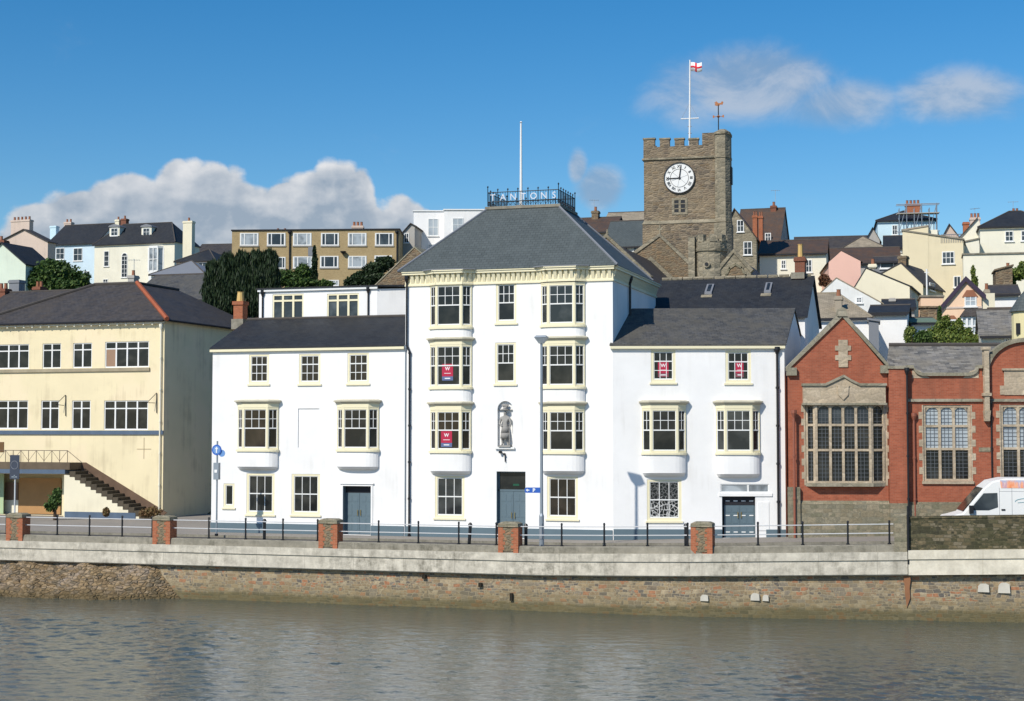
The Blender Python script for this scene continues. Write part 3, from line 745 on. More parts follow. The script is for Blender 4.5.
# bow columns: three floors each
for (xa, xb, tops) in ((429.5, 471.5, 0), (541, 585, 1)):
    a = H.u(xa, -.08); b = H.u(xb, -.08); xc, w = (a+b)/2, (b-a)
    pm = xc
    xm = (xa+xb)/2
    Z = lambda y: H.z(xm, y, -.45)
    bay(hotel, H, xc, w, Z(339 - tops*2), Z(326.5-tops*2), Z(284-tops), Z(283-tops), cornice=False, taper=False)
    bay(hotel, H, xc, w, Z(403), Z(387-tops*.5), Z(344.5-tops), Z(341-tops*1), taper=False)
    bay(hotel, H, xc, w*.97, Z(474), Z(451+tops), Z(410), Z(405.5))
# corbelled cornice following the bows
def corb_run(mb, a, b, n, z0, z1):
    d = Vector((b[0]-a[0], b[1]-a[1])); L = d.length; mb.at(a[0], a[1], math.atan2(d.y, d.x))
    for k in range(n):
        q = (k+.5)*L/n; w = .08
        mb.hull([(q-w, -.04, z0), (q+w, -.04, z0), (q+w, .01, z0), (q-w, .01, z0)], [(q-w, -.18, z1), (q+w, -.18, z1), (q+w, .01, z1), (q-w, .01, z1)])
    mb.off()
bows = [((H.u(429.5, -.08)+H.u(471.5, -.08))/2, H.u(471.5, -.08)-H.u(429.5, -.08)), ((H.u(541, -.08)+H.u(585, -.08))/2, H.u(585, -.08)-H.u(541, -.08))]
line = [(XL, 0)]
for xc, w in bows: line += bowplan(xc, w, .39, .0)[0:6]
line += [(XR, 0), (XR, DEP)]
line = [(x, min(y, 0) if i < len(line)-1 else y) for i, (x, y) in enumerate(line)]
cb, fa, gt = MB(), MB(), MB()
for a, b in zip(line, line[1:]):
    d = Vector((b[0]-a[0], b[1]-a[1])); L = d.length
    if L < .05: continue
    n = max(1, round(L/.26))
    if L > .2: corb_run(cb, a, b, n, ze+.1, zt-.18)
    fa.at(a[0], a[1], math.atan2(d.y, d.x)); fa.box(-.01, L+.03, -.035, .0, ze, zt-.17); fa.box(-.02, L+.05, -.07, .0, ze-.03, ze+.05); fa.off()
    gt.at(a[0], a[1], math.atan2(d.y, d.x)); gt.box(-.10, L+.12, -.24, .02, zt-.17, zt-.06); gt.box(-.12, L+.14, -.29, .02, zt-.058, zt); gt.off()
cb.build('corbel_course', CREAMP, hotel, H); fa.build('frieze', CREAMP, hotel, H); gt.build('cornice', CREAMP, hotel, H)
for xc, w in bows:
    MB().exy(bowplan(xc, w, .39, .30), zt+.003, zt+.05).build('bow_flashing', LEADM, hotel, H)
# roof
o = .31; TP = (-2.44, 1.42, 3.62, 7.0); ztp = H.z(521, 207.5, 3.62)
mb = MB(); e0 = zt+.012
RB = 8.1; E_ = [(XL-o, -o, e0), (XR+o, -o, e0), (XR+o, RB, e0), (XL-o, RB, e0)]
P_ = [(TP[0], TP[2], ztp), (TP[1], TP[2], ztp), (TP[1], TP[3], ztp), (TP[0], TP[3], ztp)]
mb.hull(E_, P_); mb.hull([(x, y, z-.012+.0) for x, y, z in E_], [(x, y, z-.002) for x, y, z in E_])
rf = mb.build('roof', SLATE_MAIN, hotel, H)
MB().box(XL-.2, XR+.2, RB+.01, DEP+.2, zt-.02, zt+.02).build('rear_flat_roof', LEADM, hotel, H)
for k in (0, 1, 2): MB().tube(Vector(E_[k])+Vector((0, 0, .02)), Vector(P_[k])+Vector((0, 0, .02)), .06, 6).build('hip_roll', LEADM, rf, H)
MB().box(TP[0]-.12, TP[1]+.12, TP[2]-.12, TP[3]+.12, ztp-.05, ztp+.10).build('roof_kerb', CONCG, rf, H)
# cresting and letters
cr = MB(); cz = ztp+.14; hh = .86
def crest(a, b, n):
    a = Vector(a); b = Vector(b)
    for z in (.22, .72): cr.tube((a.x, a.y, cz+z), (b.x, b.y, cz+z), .022, 5)
    for k in range(n*4+1):
        p = a.lerp(b, k/(n*4)); top = .84 if k % 4 == 0 else .70
        if k in (0, n*4): top = 1.0
        cr.tube((p.x, p.y, cz), (p.x, p.y, cz+top), .022 if k % 4 == 0 else .010, 5)
        if k % 4 == 0: cr.lathe([(0, cz+top-.04), (.055, cz+top+.01), (0, cz+top+.09)], p.x, p.y, 6)
        if k < n*4:
            q = a.lerp(b, (k+1)/(n*4)); m_ = a.lerp(b, (k+.5)/(n*4))
            if k % 2: cr.tube((p.x, p.y, cz+.0), (q.x, q.y, cz+.22), .012, 4); 
            else: cr.tube((p.x, p.y, cz+.22), (q.x, q.y, cz+.0), .012, 4)
crest((TP[0], TP[2]), (TP[1], TP[2]), 7); crest((TP[1], TP[2]), (TP[1], TP[3]), 7); crest((TP[1], TP[3]), (TP[0], TP[3]), 7); crest((TP[0], TP[3]), (TP[0], TP[2]), 7)
crest_o = cr.build('roof_cresting', BLACKM, hotel, H)
def text_mesh(txt, size, ext=.02, bold=.0):
    cu = bpy.data.curves.new('lettering', 'FONT'); cu.body = txt; cu.size = size; cu.extrude = ext; cu.offset = bold; cu.align_x = 'CENTER'; cu.align_y = 'CENTER'; cu.resolution_u = 3
    ob = bpy.data.objects.new('lettering', cu); COL.objects.link(ob)
    dg = bpy.context.evaluated_depsgraph_get(); me = bpy.data.meshes.new_from_object(ob.evaluated_get(dg))
    bpy.data.objects.remove(ob); bpy.data.curves.remove(cu)
    me.transform(Matrix.Rotation(math.pi/2, 4, 'X'))
    return me
def put_text(parent, fr, txt, x, y, z, size, m, name='lettering', ext=.02, bold=0.0, width=None):
    me = text_mesh(txt, size, ext, bold)
    xs_ = [v.co.x for v in me.vertices]; zs_ = [v.co.z for v in me.vertices]
    me.transform(Matrix.Translation((-(min(xs_)+max(xs_))/2, 0, -(min(zs_)+max(zs_))/2)))
    if width: k = width/(max(xs_)-min(xs_)); me.transform(Matrix.Diagonal((k, 1, 1, 1)))
    me.transform(Matrix.Translation((x, y, z)))
    if not me.uv_layers: set_uv(me)
    me.materials.clear(); me.materials.append(m)
    return link(name, me, parent, fr)
LETW = mplain('white_letter_paint', (.82, .82, .82), .5)
LETP = mplain('worn_letter_paint', (.62, .65, .72), .5, var=.25)
for k, ch in enumerate('TANTONS'):
    lx = TP[0]+.30+(TP[1]-TP[0]-.52)*k/6
    put_text(crest_o, H, ch, lx, TP[2]-.06, cz+.44, .48, LETP, 'letter', .012, .002)
fp = thing('flagpole', 'tall bare white flagpole rising behind the letters on the hotel roof', 'flagpole', Fr(0, 0, 0, 0)) if False else None
fx, fz = H.uz(521, 123.5, 5.4)
t = thing('flagpole', 'tall bare white flagpole rising behind the letters on the hotel roof', 'flagpole', Fr(fx, 5.4, ztp+.14, 0))
MB().tube((0, 0, 0), (0, 0, fz-ztp-.14), .085, 8, .05).build('pole', WHITEP, t); MB().lathe([(0, fz-ztp-.14), (.08, fz-ztp-.08), (0, fz-ztp)], 0, 0, 8).build('finial', WHITEP, t)
MB().box(-.2, .2, -.2, .2, 0, .25).build('base_block', LEADM, t)
# downpipes
def downpipe(root, fr, pts, r=.05, m=None, name='downpipe', rings=True):
    mb = MB()
    for a, b in zip(pts, pts[1:]): mb.tube(a, b, r, 8)
    a, b = pts[-2], pts[-1]
    if rings:
        L = abs(a[2]-b[2]); n = max(1, int(L/1.8))
        for k in range(n+1): z = a[2]+(b[2]-a[2])*k/n; mb.tube((a[0]+(b[0]-a[0])*k/n, a[1]+(b[1]-a[1])*k/n, z), (a[0]+(b[0]-a[0])*k/n, a[1]+(b[1]-a[1])*k/n, z-.1), r*1.5, 8)
    mb.lathe([(r*1.2, pts[0][2]-.25), (r*2.6, pts[0][2]-.05), (r*2.6, pts[0][2]+.1)], pts[0][0], pts[0][1], 8)
    return mb.build(name, m or BLACKM, root, fr)
x1_ = H.u(407); x2_ = H.u(410)
downpipe(hotel, H, [(x1_, -.10, zt-.3), (x1_, -.10, H.z(407, 345)), (x2_, -.10, H.z(410, 352)), (x2_, -.10, .1)])
downpipe(hotel, H, [(XR+.1, 3.4, zt-.3), (XR+.1, 3.4, 8.8)], .06)
downpipe(hotel, H, [(XL+.03, -.04, H.z(404, 347)), (XL+.03, -.04, .1)], .03, GALV, rings=False)

# left wing
zl = H.z(310, 347.5); LD = 8.6
hol = []; lw = []
for x0, x1, y0, y1, tp, bt, sp in ((249, 269, 354.5, 384, (3, 1), (3, 2), .667), (299, 320.5, 354, 384, (3, 1), (3, 2), .667), (347.5, 369, 353, 383.5, (3, 1), (3, 2), .667),
                               (246.5, 274.5, 473.5, 514.5, (3, 1), (3, 1), .5), (291.5, 320, 474, 515, (3, 1), (3, 1), .5), (223.5, 234.5, 483.5, 507.5, (1, 1), (1, 1), .0)):
    h = H.rect(x0, x1, y0, y1); hol.append(h); lw.append((h, tp, bt, sp))
bl = H.rect(298, 319, 408.5, 448)
ld = H.rect(343, 371, 486, 534); ld = (ld[0], ld[1], .02, ld[3])
mb = MB(); mb.grid(XLW, XL-.004, -.3, zl, 0, hol+[ld, bl], .10)
mb.poly([(bl[0], .05, bl[2]), (bl[1], .05, bl[2]), (bl[1], .05, bl[3]), (bl[0], .05, bl[3])])
zrl = H.z(310, 320, 4.3)
for X in (XLW, XL-.01): mb.poly([(X, 0, -.3), (X, LD, -.3), (X, LD, zl), (X, 4.3, zrl-.1), (X, 0, zl)])
mb.poly([(XLW, LD, -.3), (XL-.01, LD, -.3), (XL-.01, LD, zl), (XLW, LD, zl)])
mb.build('wing_wall', WHITE, hotel, H, recalc=False)
for h, tp, bt, sp in lw:
    sashwin(hotel, H, *h, top=tp, bot=bt, split=sp, b=.13 if sp == .5 else .11)
mb = MB(); mb.box(XLW-.02, ld[0]-.01, -.05, 0, -.3, zpl); mb.box(ld[1]+.01, XL-.05, -.05, 0, -.3, zpl); mb.build('wing_plinth', BLUEG, hotel, H)
mb = MB(); mb.box(ld[0]-.10, ld[0], -.04, .02, 0, ld[3]+.1); mb.box(ld[1], ld[1]+.10, -.04, .02, 0, ld[3]+.1); mb.box(ld[0], ld[1], -.04, .02, ld[3], ld[3]+.1); mb.box(ld[0]-.16, ld[1]+.16, -.09, .02, ld[3]+.102, ld[3]+.16); mb.build('door_surround', WHITE, hotel, H)
MB().box(ld[0], ld[0]+.02, 0, .38, ld[2], ld[3]).build('door_reveal', BLUEG, hotel, H)
mb = MB(); mb.poly([(ld[1]-.004, .1, ld[2]), (ld[1]-.004, .7, ld[2]), (ld[1]-.004, .7, ld[3]), (ld[1]-.004, .1, ld[3])]); mb.poly([(ld[0], .1, ld[3]-.004), (ld[1], .1, ld[3]-.004), (ld[1], .7, ld[3]-.004), (ld[0], .7, ld[3]-.004)]); mb.build('door_soffit', WHITE, hotel, H, recalc=False)
panel_door(hotel, H, ld[0], ld[1], ld[2], ld[3]-.35, .32, BLUEG, 2); MB().box(ld[0], ld[1], .30, .38, ld[3]-.35, ld[3]).build('door_header', DARKW, hotel, H)
for a, b in ((237.5, 278), (337, 378.5)):
    u0, u1 = H.u(a, -.08), H.u(b, -.08); Z = lambda y: H.z((a+b)/2, y, -.4)
    bay(hotel, H, (u0+u1)/2, u1-u0, Z(469.5), Z(449.5), Z(407.5), Z(403.5))
mb = MB(); mb.box(XLW-.1, XL-.02, -.16, -.01, zl-.16, zl-.035); mb.build('wing_gutter', CREAMP, hotel, H)
mb = MB(); hr = Vector((0, 4.3)); 
def slab(mb, x0, x1, ya, za, yb, zb, th=.09): mb.hull([(x0, ya, za), (x1, ya, za), (x1, yb, zb), (x0, yb, zb)], [(x0, ya, za+th), (x1, ya, za+th), (x1, yb, zb+th), (x0, yb, zb+th)])
slab(mb, XLW-.12, XL-.012, -.13, zl-.03, 4.3, zrl); slab(mb, XLW-.15, XL-.012, 4.302, zrl, LD+.2, zl)
mb.build('wing_roof', SLATE_DARK, hotel, H)
mb = MB(); mb.tube((XLW-.15, 4.3, zrl+.1), (XL-.02, 4.3, zrl+.1), .09, 6); mb.build('ridge_tiles', RIDGED, hotel, H)
# chimney on the gable of the left wing
cx0, cz1 = H.uz(241, 299, 4.6)
mb = MB(); mb.box(cx0-.28, cx0+.28, 4.25, 4.85, 7.5, cz1-.35); mb.box(cx0-.34, cx0+.34, 4.19, 4.91, cz1-.35, cz1-.15); ch = mb.build('chimney', BRICKO, hotel, H)
MB().box(cx0-.36, cx0+.36, 4.15, 4.95, H.z(241, 322, 4.3)-.4, H.z(241, 319, 4.3)).build('chimney_base', CONCG, ch, H)
MB().lathe([(.22, cz1-.15), (.17, cz1+.35), (.2, cz1+.4)], cx0, 4.55, 10).build('chimney_pot', YPOT, ch, H)
# attic storey set back on the left wing
av = 4.55; a0, a1 = H.u(258, av), H.u(376.5, av); az0 = zrl-.3; az1 = H.z(316, 290.5, av)
ah = [H.rect(272.5, 303.5, 294, 321, av), H.rect(327, 359, 293.5, 321, av)]; ah = [(a, b, max(c, az0+.1), d) for a, b, c, d in ah]
mb = MB(); mb.grid(a0, a1, az0, az1, av, ah, .12)
mb.poly([(a1, av, az0), (XL-.03, av+1.5, az0), (XL-.03, av+1.5, az1+.1), (a1, av, az1)]); mb.poly([(a0, av, az0), (a0, av+7.6, az0), (a0, av+7.6, az1), (a0, av, az1)]); mb.poly([(a1, av+6.6, az0-3), (a0, av+6.6, az0-3), (a0, av+6.6, az1), (a1, av+6.6, az1)])
mb.build('attic_wall', WHITE, hotel, H, recalc=False)
for a, b, c, d in ah:
    mb = MB(); mb.box(a, a+.09, av+.02, av+.11, c, d); mb.box(b-.09, b, av+.02, av+.11, c, d); mb.box(a+.09, b-.09, av+.02, av+.11, d-.09, d); zz = d-.42; mb.box(a+.09, b-.09, av+.02, av+.11, zz, zz+.1)
    for k in (1, 2): q = a+(b-a)*k/3; mb.box(q-.06, q+.06, av+.015, av+.115, c, d-.09)
    w = mb.build('attic_window', CREAMP, hotel, H); MB().box(a+.05, b-.05, av+.07, av+.09, c, d-.02).build('pane', GLASSB, w, H)
mb = MB(); mb.box(a0-.05, a1+.05, av-.12, av-.0, az1+.0, az1+.12); mb.build('attic_fascia', WHITEP, hotel, H)
mb = MB(); mb.hull([(a0-.1, av-.16, az1+.122), (a1+.1, av-.16, az1+.122), (XL-.04, av+1.4, az1+.122), (XL-.04, av+7.2, az1+.122), (a0-.1, av+7.2, az1+.122)], [(a0-.1, av-.16, az1+.2), (a1+.1, av-.16, az1+.2), (XL-.04, av+1.4, az1+.3), (XL-.04, av+7.2, az1+.85), (a0-.1, av+7.2, az1+.55)]); mb.build('attic_roof', SLATE_DARK, hotel, H)
for px in (262, 368): q = H.u(px, av); downpipe(hotel, H, [(q, av-.07, az1), (q, av-.07, az0)], .045, rings=False)

# right wing (turned a little towards the river)
XRW = R.u(785); zr_ = R.z(700, 345); RD = 8.2
rw = []; hol = []
for x0, x1, y0, y1, tp, bt, sp in ((651, 675.5, 350, 382.5, (3, 1), (3, 2), .667), (725.5, 751, 350.5, 383, (3, 1), (3, 2), .667), (647, 681.5, 479.5, 521, (3, 1), (3, 1), .5)):
    h = R.rect(x0, x1, y0, y1); hol.append(h); rw.append((h, tp, bt, sp))
gd = R.rect(722, 755.5, 496.5, 538); gd = (gd[0], gd[1], g(gd[0]+R_o), gd[3])
gt_ = R.rect(720.5, 769, 484, 492.5)
SK_ = math.tan(R.a)
mb = MB(); mb.grid(.0, XRW, -.3, zr_, 0, hol+[gd, gt_], .12); mb.sh = SK_
zrr = R.z(700, 310, 4.1)
for X in (0.0, XRW): mb.poly([(X, 0, -.3), (X, RD, -.3), (X, RD, zr_), (X, 4.1, zrr-.1), (X, 0, zr_)])
mb.poly([(0, RD, -.3), (XRW, RD, -.3), (XRW, RD, zr_), (0, RD, zr_)])
mb.build('wing_wall', WHITE, hotel, R, recalc=False)
LACE = None
def mlace():
    s = N('glass_with_white_lace_pattern'); v = s.uv()
    q = s.t.nodes.new('ShaderNodeTexVoronoi'); q.feature = 'DISTANCE_TO_EDGE'; q.inputs['Scale'].default_value = 6; s.t.links.new(v, q.inputs['Vector'])
    n = s.noise(v, 7, 4, .7)
    f = s.ramp(s.math('ADD', q.outputs[0], s.math('MULTIPLY', n, .35)), [(.2, 1), (.28, 0)])
    z = s.sepz(v, 1); mr = s.t.nodes.new('ShaderNodeMapRange'); s.put(mr.inputs[0], s.math('ADD', z, s.math('MULTIPLY', n, .9))); mr.inputs[1].default_value = 2.2; mr.inputs[2].default_value = 2.5; mr.inputs[3].default_value = 1; mr.inputs[4].default_value = .25
    return s.fin(s.mix(s.math('MULTIPLY', f, mr.outputs[0]), (.012, .014, .015), (.55, .55, .54)), .2, .4)
LACE = mlace()
for i, (h, tp, bt, sp) in enumerate(rw): sashwin(hotel, R, *h, top=tp, bot=bt, split=sp, b=.13, gm=LACE if i == 2 else None)
mb = MB(); mb.box(.01, gd[0]-.01, -.05, 0, -.3, zpl+.05); mb.box(XRW-.95, XRW-.0, -.05, 0, -.3, zpl+.05); mb.build('wing_plinth', BLUEG, hotel, R)
for a, b in ((642, 686), (716, 760)):
    u0, u1 = R.u(a, -.08), R.u(b, -.08); Z = lambda y: R.z((a+b)/2, y, -.4)
    bay(hotel, R, (u0+u1)/2, u1-u0, Z(476 + (a > 700)), Z(452.5), Z(408.5), Z(404.5))
MB().box(gd[0], gd[0]+.02, 0, .45, gd[2], gd[3]).build('door_reveal', BLUEG, hotel, R)
dd = panel_door(hotel, R, gd[0]+.12, gd[1], gd[2], gd[3]-.42, .24, BLUEG, 2)
mb = MB(); mb.box(gd[0], gd[1], .22, .32, gd[3]-.42, gd[3]); mb.build('door_header', DARKW, hotel, R)
mb = MB()
for z in (gd[3]-.2, gd[3]-.9, gd[3]-2.3 if gd[3] > 2.5 else gd[3]-1.7):
    for k in range(4): q = gd[0]+.2+k*.38; mb.box(q, q+.2, .21, .22, z-.05, z)
mb.build('hinge_plates', WHITEP, dd, R)
mb = MB(); a, b, c, d = gt_; mb.box(a, b, .03, .09, c, c+.05); mb.box(a, b, .03, .09, d-.05, d); mb.box(a, a+.05, .028, .092, c, d); mb.box(b-.05, b, .028, .092, c, d); q = a+(b-a)*.57; mb.box(q-.04, q+.04, .026, .094, c, d); w = mb.build('transom_window', WHITEP, hotel, R)
MB().box(a, b, .06, .075, c, d).build('pane', CURT, w, R)
mb = MB(); mb.box(a-.08, b+.15, -.05, .0, c-.18, c-.03); mb.build('door_lintel', WHITE, hotel, R)
pn = R.rect(758, 769, 502, 536); mb = MB(); mb.box(pn[0], pn[1], -.03, 0, .5, pn[3]); mb.build('service_hatch', WHITE, hotel, R)
mb = MB(); mb.box(-.12, XRW+.02, -.17, -.01, zr_-.18, zr_-.055); mb.build('wing_gutter', CREAMP, hotel, R)
mb = MB(SK_); slab(mb, -.16, XRW+.06, -.15, zr_-.05, 4.1, zrr); slab(mb, -.16, XRW+.06, 4.102, zrr, RD+.2, zr_); mb.build('wing_roof', SLATE_LICH, hotel, R)
q = R.u(777.5); downpipe(hotel, R, [(q, -.1, zr_-.2), (q, -.1, .1)], .06)

# posters inside the windows
PRED = mplain('red_poster', (.46, .03, .07), .5, .2, var=.02); PBLUE = mplain('blue_poster_foot', (.12, .16, .30), .5, .2)
for fr, x0, x1, y0, y1, v, lab, foot in ((H, 442, 453, 364, 380.5, -.346, 'red letting poster with white lettering in the middle-floor bow window left of the main front', 1),
                                    (H, 441, 452, 430.5, 447, -.346, 'red letting poster with white lettering in the lowest bow window left of the main front', 1),
                                    (R, 658, 668.5, 361, 377, .055, 'red letting poster with white lettering in the top left sash window of the right wing', 0),
                                    (R, 735.5, 743.5, 361, 377, .055, 'narrow red letting poster in the top right sash window of the right wing', 0)):
    a, b, c, d = fr.rect(x0, x1, y0, y1, v)
    p = fr.M @ Vector(((a+b)/2, v, c)); f2 = Fr(p.x, p.y, p.z, fr.a); w, h = (b-a)/2, d-c
    t = thing('poster', lab, 'poster', f2, 'red posters in the hotel windows')
    MB().box(-w, w, 0, .006, h*.25, h).build('sheet', PRED, t)
    MB().box(-w, w, 0, .006, 0, h*.25-.002).build('foot_strip', PBLUE if foot else mplain('dark_foot', (.25, .08, .1)), t)
    put_text(t, f2, 'W', 0, -.004, h*.72, .24, LETW, 'lettering', .002, .005)
    MB().box(-w*.6, w*.6, -.004, 0, h*.42, h*.45).build('text_line', LETW, t); MB().box(-w*.5, w*.5, -.004, 0, h*.1, h*.16).build('text_line', LETW, t)
# ------------------------------------------------------------------ statue in the niche
def skin_body(name, verts, edges, radii, m, parent, fr, sub=2):
    me = bpy.data.meshes.new(name); me.from_pydata(verts, edges, []); ob = bpy.data.objects.new(name, me); COL.objects.link(ob)
    md = ob.modifiers.new('skin', 'SKIN'); 
    for v, r in zip(me.skin_vertices[0].data, radii): v.radius = (r, r) if isinstance(r, float) else r
    me.skin_vertices[0].data[0].use_root = True
    md2 = ob.modifiers.new('sub', 'SUBSURF'); md2.levels = sub; md2.render_levels = sub
    dg = bpy.context.evaluated_depsgraph_get(); m2 = bpy.data.meshes.new_from_object(ob.evaluated_get(dg))
    bpy.data.objects.remove(ob)
    for p in m2.polygons: p.use_smooth = True
    m2.materials.clear(); m2.materials.append(m)
    return link(name, m2, parent, fr)
STAT = mplain('aged_grey_statue', (.30, .29, .27), .7, .3, var=.5)
sf = Fr(ncx, .0, hn[2], 0)
t = thing('statue', 'grey full-length statue of a robed figure with raised head-dress standing in the arched niche', 'statue', sf)
sc = 1.0
V = [(0,0,.98),(0,0,1.2),(0,-.01,1.42),(0,-.01,1.56),(0,-.02,1.68),(0,-.02,1.80),
     (-.10,0,.9),(-.13,-.03,.52),(-.14,0,.14),(-.15,-.12,.09), (.10,0,.9),(.12,-.03,.52),(.15,0,.14),(.17,-.12,.09),
     (-.20,0,1.44),(-.28,-.02,1.18),(-.16,-.14,1.02),(-.08,-.16,1.04), (.20,0,1.44),(.31,-.02,1.20),(.26,-.10,.98),(.25,-.12,.90)]
E_ = [(0,1),(1,2),(2,3),(3,4),(4,5),(0,6),(6,7),(7,8),(8,9),(0,10),(10,11),(11,12),(12,13),(2,14),(14,15),(15,16),(16,17),(2,18),(18,19),(19,20),(20,21)]
Rr = [.13,.11,.13,.055,.09,.08,.10,.08,.055,.05,.11,.08,.055,.05,.075,.06,.045,.04,.075,.06,.045,.04]
skin_body('figure', V, E_, Rr, STAT, t, sf)
mb = MB(); mb.lathe([(.25, .42), (.22, .7), (.17, 1.02), (.15, 1.06)], 0, 0, 14); mb.build('coat_skirt', STAT, t, smooth=True)
mb = MB(); mb.lathe([(.20, 1.84), (.19, 1.88), (.10, 1.89), (.09, 1.98), (0, 2.0)], 0, -.02, 12)
for k in range(5): a = -.6+k*.3; mb.tube((.02*k-.04, -.02, 1.95), (.25*math.sin(a), -.02+.03*k-.06, 1.98+.16*math.cos(a)), .03, 6, .055)
mb.build('plumed_hat', STAT, t, smooth=True)
mb = MB(); mb.tube((.27, -.14, .05), (.25, -.12, 1.15), .022, 6); mb.build('staff', STAT, t)
mb = MB(); mb.box(-.30, .30, -.18, .16, 0, .09); mb.build('plinth', STAT, t)

# ------------------------------------------------------------------ lamp post, signs
def post_at(px, dy, zref=0):
    X = quay_pt(px)
    for _ in range(20):
        r = ray(px, 430); y = yq(X)+dy; X = CAM.x+r.x*(y-CAM.y)/r.y
    return Fr(X, yq(X)+dy, g(X), 0)
lf = post_at(541.5, 1.95); hgt = lf.z(541.5, 338)
t = thing('lamp_post', 'tall galvanised lamp post rising to the eaves in front of the right-hand bow windows', 'lamp post', lf)
mb = MB(); mb.tube((0, 0, 0), (0, 0, 1.5), .11, 12); mb.tube((0, 0, 1.5), (0, 0, 1.62), .11, 12, .075); mb.tube((0, 0, 1.62), (0, 0, hgt), .075, 12, .055); mb.build('column', GALV, t)
mb = MB(); mb.hull([(-.10, -.10, hgt-.25), (.10, -.10, hgt-.25), (.10, .10, hgt-.25), (-.10, .10, hgt-.25)], [(-.28, -.2, hgt+.02), (.28, -.2, hgt+.02), (.28, .2, hgt+.02), (-.28, .2, hgt+.02)]); mb.hull([(-.30, -.22, hgt+.02), (.30, -.22, hgt+.02), (.30, .22, hgt+.02), (-.30, .22, hgt+.02)], [(-.2, -.14, hgt+.12), (.2, -.14, hgt+.12), (.2, .14, hgt+.12), (-.2, .14, hgt+.12)]); mb.build('lantern', GALV, t)
MB().box(-.05, .05, -.135, -.10, .5, 1.2).build('access_door', GALV, t)
SBLUE = mplain('sign_blue', (.03, .12, .48), .4, .4); SWH = LETW
p = lf.M @ Vector((-.36, -.10, lf.z(535, 493)))
sf = Fr(p.x, p.y, p.z, math.radians(8))
t = thing('parking_sign', 'small blue arrow-ended parking direction sign with white P clamped to the lamp post', 'sign', sf)
MB().exz([(-.38, .03), (-.31, .01), (.32, .01), (.32, .25), (-.31, .25), (-.38, .20)], -.012, .012).build('plate', SBLUE, t)
put_text(t, sf, 'P', .04, -.018, .13, .22, SWH, 'lettering', .003, .01)
MB().exz([(-.34, .13), (-.25, .20), (-.25, .15), (-.17, .15), (-.17, .11), (-.25, .11), (-.25, .06)], -.018, -.014).build('arrow', SWH, t)
mb = MB(); mb.box(.16, .44, .012, .06, .02, .05); mb.box(.16, .44, .012, .06, .2, .23); mb.build('clamp', GALV, t)
# finger post at the left corner of the hotel
lf = post_at(217.5, 5.9); top = lf.z(216, 441)
t = thing('signpost', 'grey signpost with blue round signs at the left corner of the white hotel', 'signpost', lf)
MB().tube((0, 0, 0), (0, 0, top), .045, 8).build('pole', GALV, t)
mb = MB(); mb.tube((0, -.07, top-.45), (0, -.05, top-.45), .27, 20); mb.build('round_sign', SBLUE, t)
mb = MB(); mb.tube((0, -.075, top-.45), (0, -.071, top-.45), .20, 16)
mb.tube((.27, -.03, top-.62), (.27, -.01, top-.62), .18, 16); d_ = mb.build('round_sign', mplain('sign_pale_blue', (.15, .3, .6), .4), t)
MB().exz([(-.03, top-.6), (.03, top-.6), (.03, top-.4), (.1, top-.42), (0, top-.28), (-.1, top-.42), (-.03, top-.4)], -.09, -.08).build('arrow', SWH, t)
MB().box(-.16, .13, -.10, .10, top-1.95, top-1.1).build('control_box', GALV, t)
MB().box(-.09, .06, -.12, -.102, top-1.6, top-1.45).build('label_plate', SWH, t)
MB().tube((0, 0, 0), (0, 0, .12), .09, 8).build('foot', BLACKM, t)
# sign on the left seen above the first pillar
lf = post_at(16, 1.5); top = lf.z(16, 455); bt = lf.z(16, 479)
t = thing('traffic_sign', 'dark rectangular traffic sign with a round ring, above the leftmost brick pillar', 'sign', lf)
MB().tube((0, 0, 0), (0, 0, top-.1), .04, 8).build('post', RAILM, t)
MB().box(-.27, .27, -.07, -.045, bt, top).build('sign_plate', mplain('dark_sign_back', (.05, .06, .085), .5), t)
mb = MB()
for k in range(24):
    a, b = k*math.pi/12, (k+1)*math.pi/12; c = (top+bt)/2+.10
    mb.tube((.20*math.cos(a), -.075, c+.20*math.sin(a)), (.20*math.cos(b), -.075, c+.20*math.sin(b)), .016, 4)
mb.build('disc_ring', mplain('grey_ring', (.22, .23, .26), .5), t)
mb = MB(); mb.box(-.16, .16, -.08, -.071, bt+.08, bt+.13); mb.box(-.03, .03, -.08, -.071, bt+.05, bt+.2); mb.build('bracket', GALV, t)

# ------------------------------------------------------------------ white van
vp = world(983, 520, 69.5); gx = g(vp.x)
VF = Fr(0, 0, 0, math.radians(8))
q0 = world(944, 515, 69.0)
VF = Fr(q0.x, q0.y, gx-.11, math.radians(9))
ztv = VF.z(990, 478); VH = ztv
t = thing('van', 'white high-roofed van with an orange picture on its side, behind the mossy parapet', 'van', VF)
k = VH/2.75
def vk(pts): return [(x*k, z*k) for x, z in pts]
prof = vk([(.02, .45), (.0, .95), (.12, 1.12), (.75, 1.30), (1.62, 2.36), (1.95, 2.62), (2.5, 2.74), (6.2, 2.75), (6.3, 2.6), (6.32, .45)])
mb = MB(); W_ = 1.0*k
n_ = len(prof)
inn = [(x+(.06 if x < 3 else -.06), z-.05 if z > 1 else z) for x, z in prof]
mb.hull([(x, .10, z) for x, z in inn], [(x, 0, z) for x, z in [(x+.02, z-.12*(z > 2.4*k)) for x, z in prof]][::1]) if False else None
mb.exz(prof, .06, 2*W_-.06)
mb.exz([(x+(.05 if x < 3 else -.05), z-(.06 if z > 1.2*k else -.03)) for x, z in prof], .0, 2*W_)
body = mb.build('body', WHITEP, t)
MB().exz(vk([(1.02, 1.42), (1.60, 2.12), (2.15, 2.14), (2.17, 1.55), (1.8, 1.42)]), -.008, .0).build('side_window', GLASSB, t)
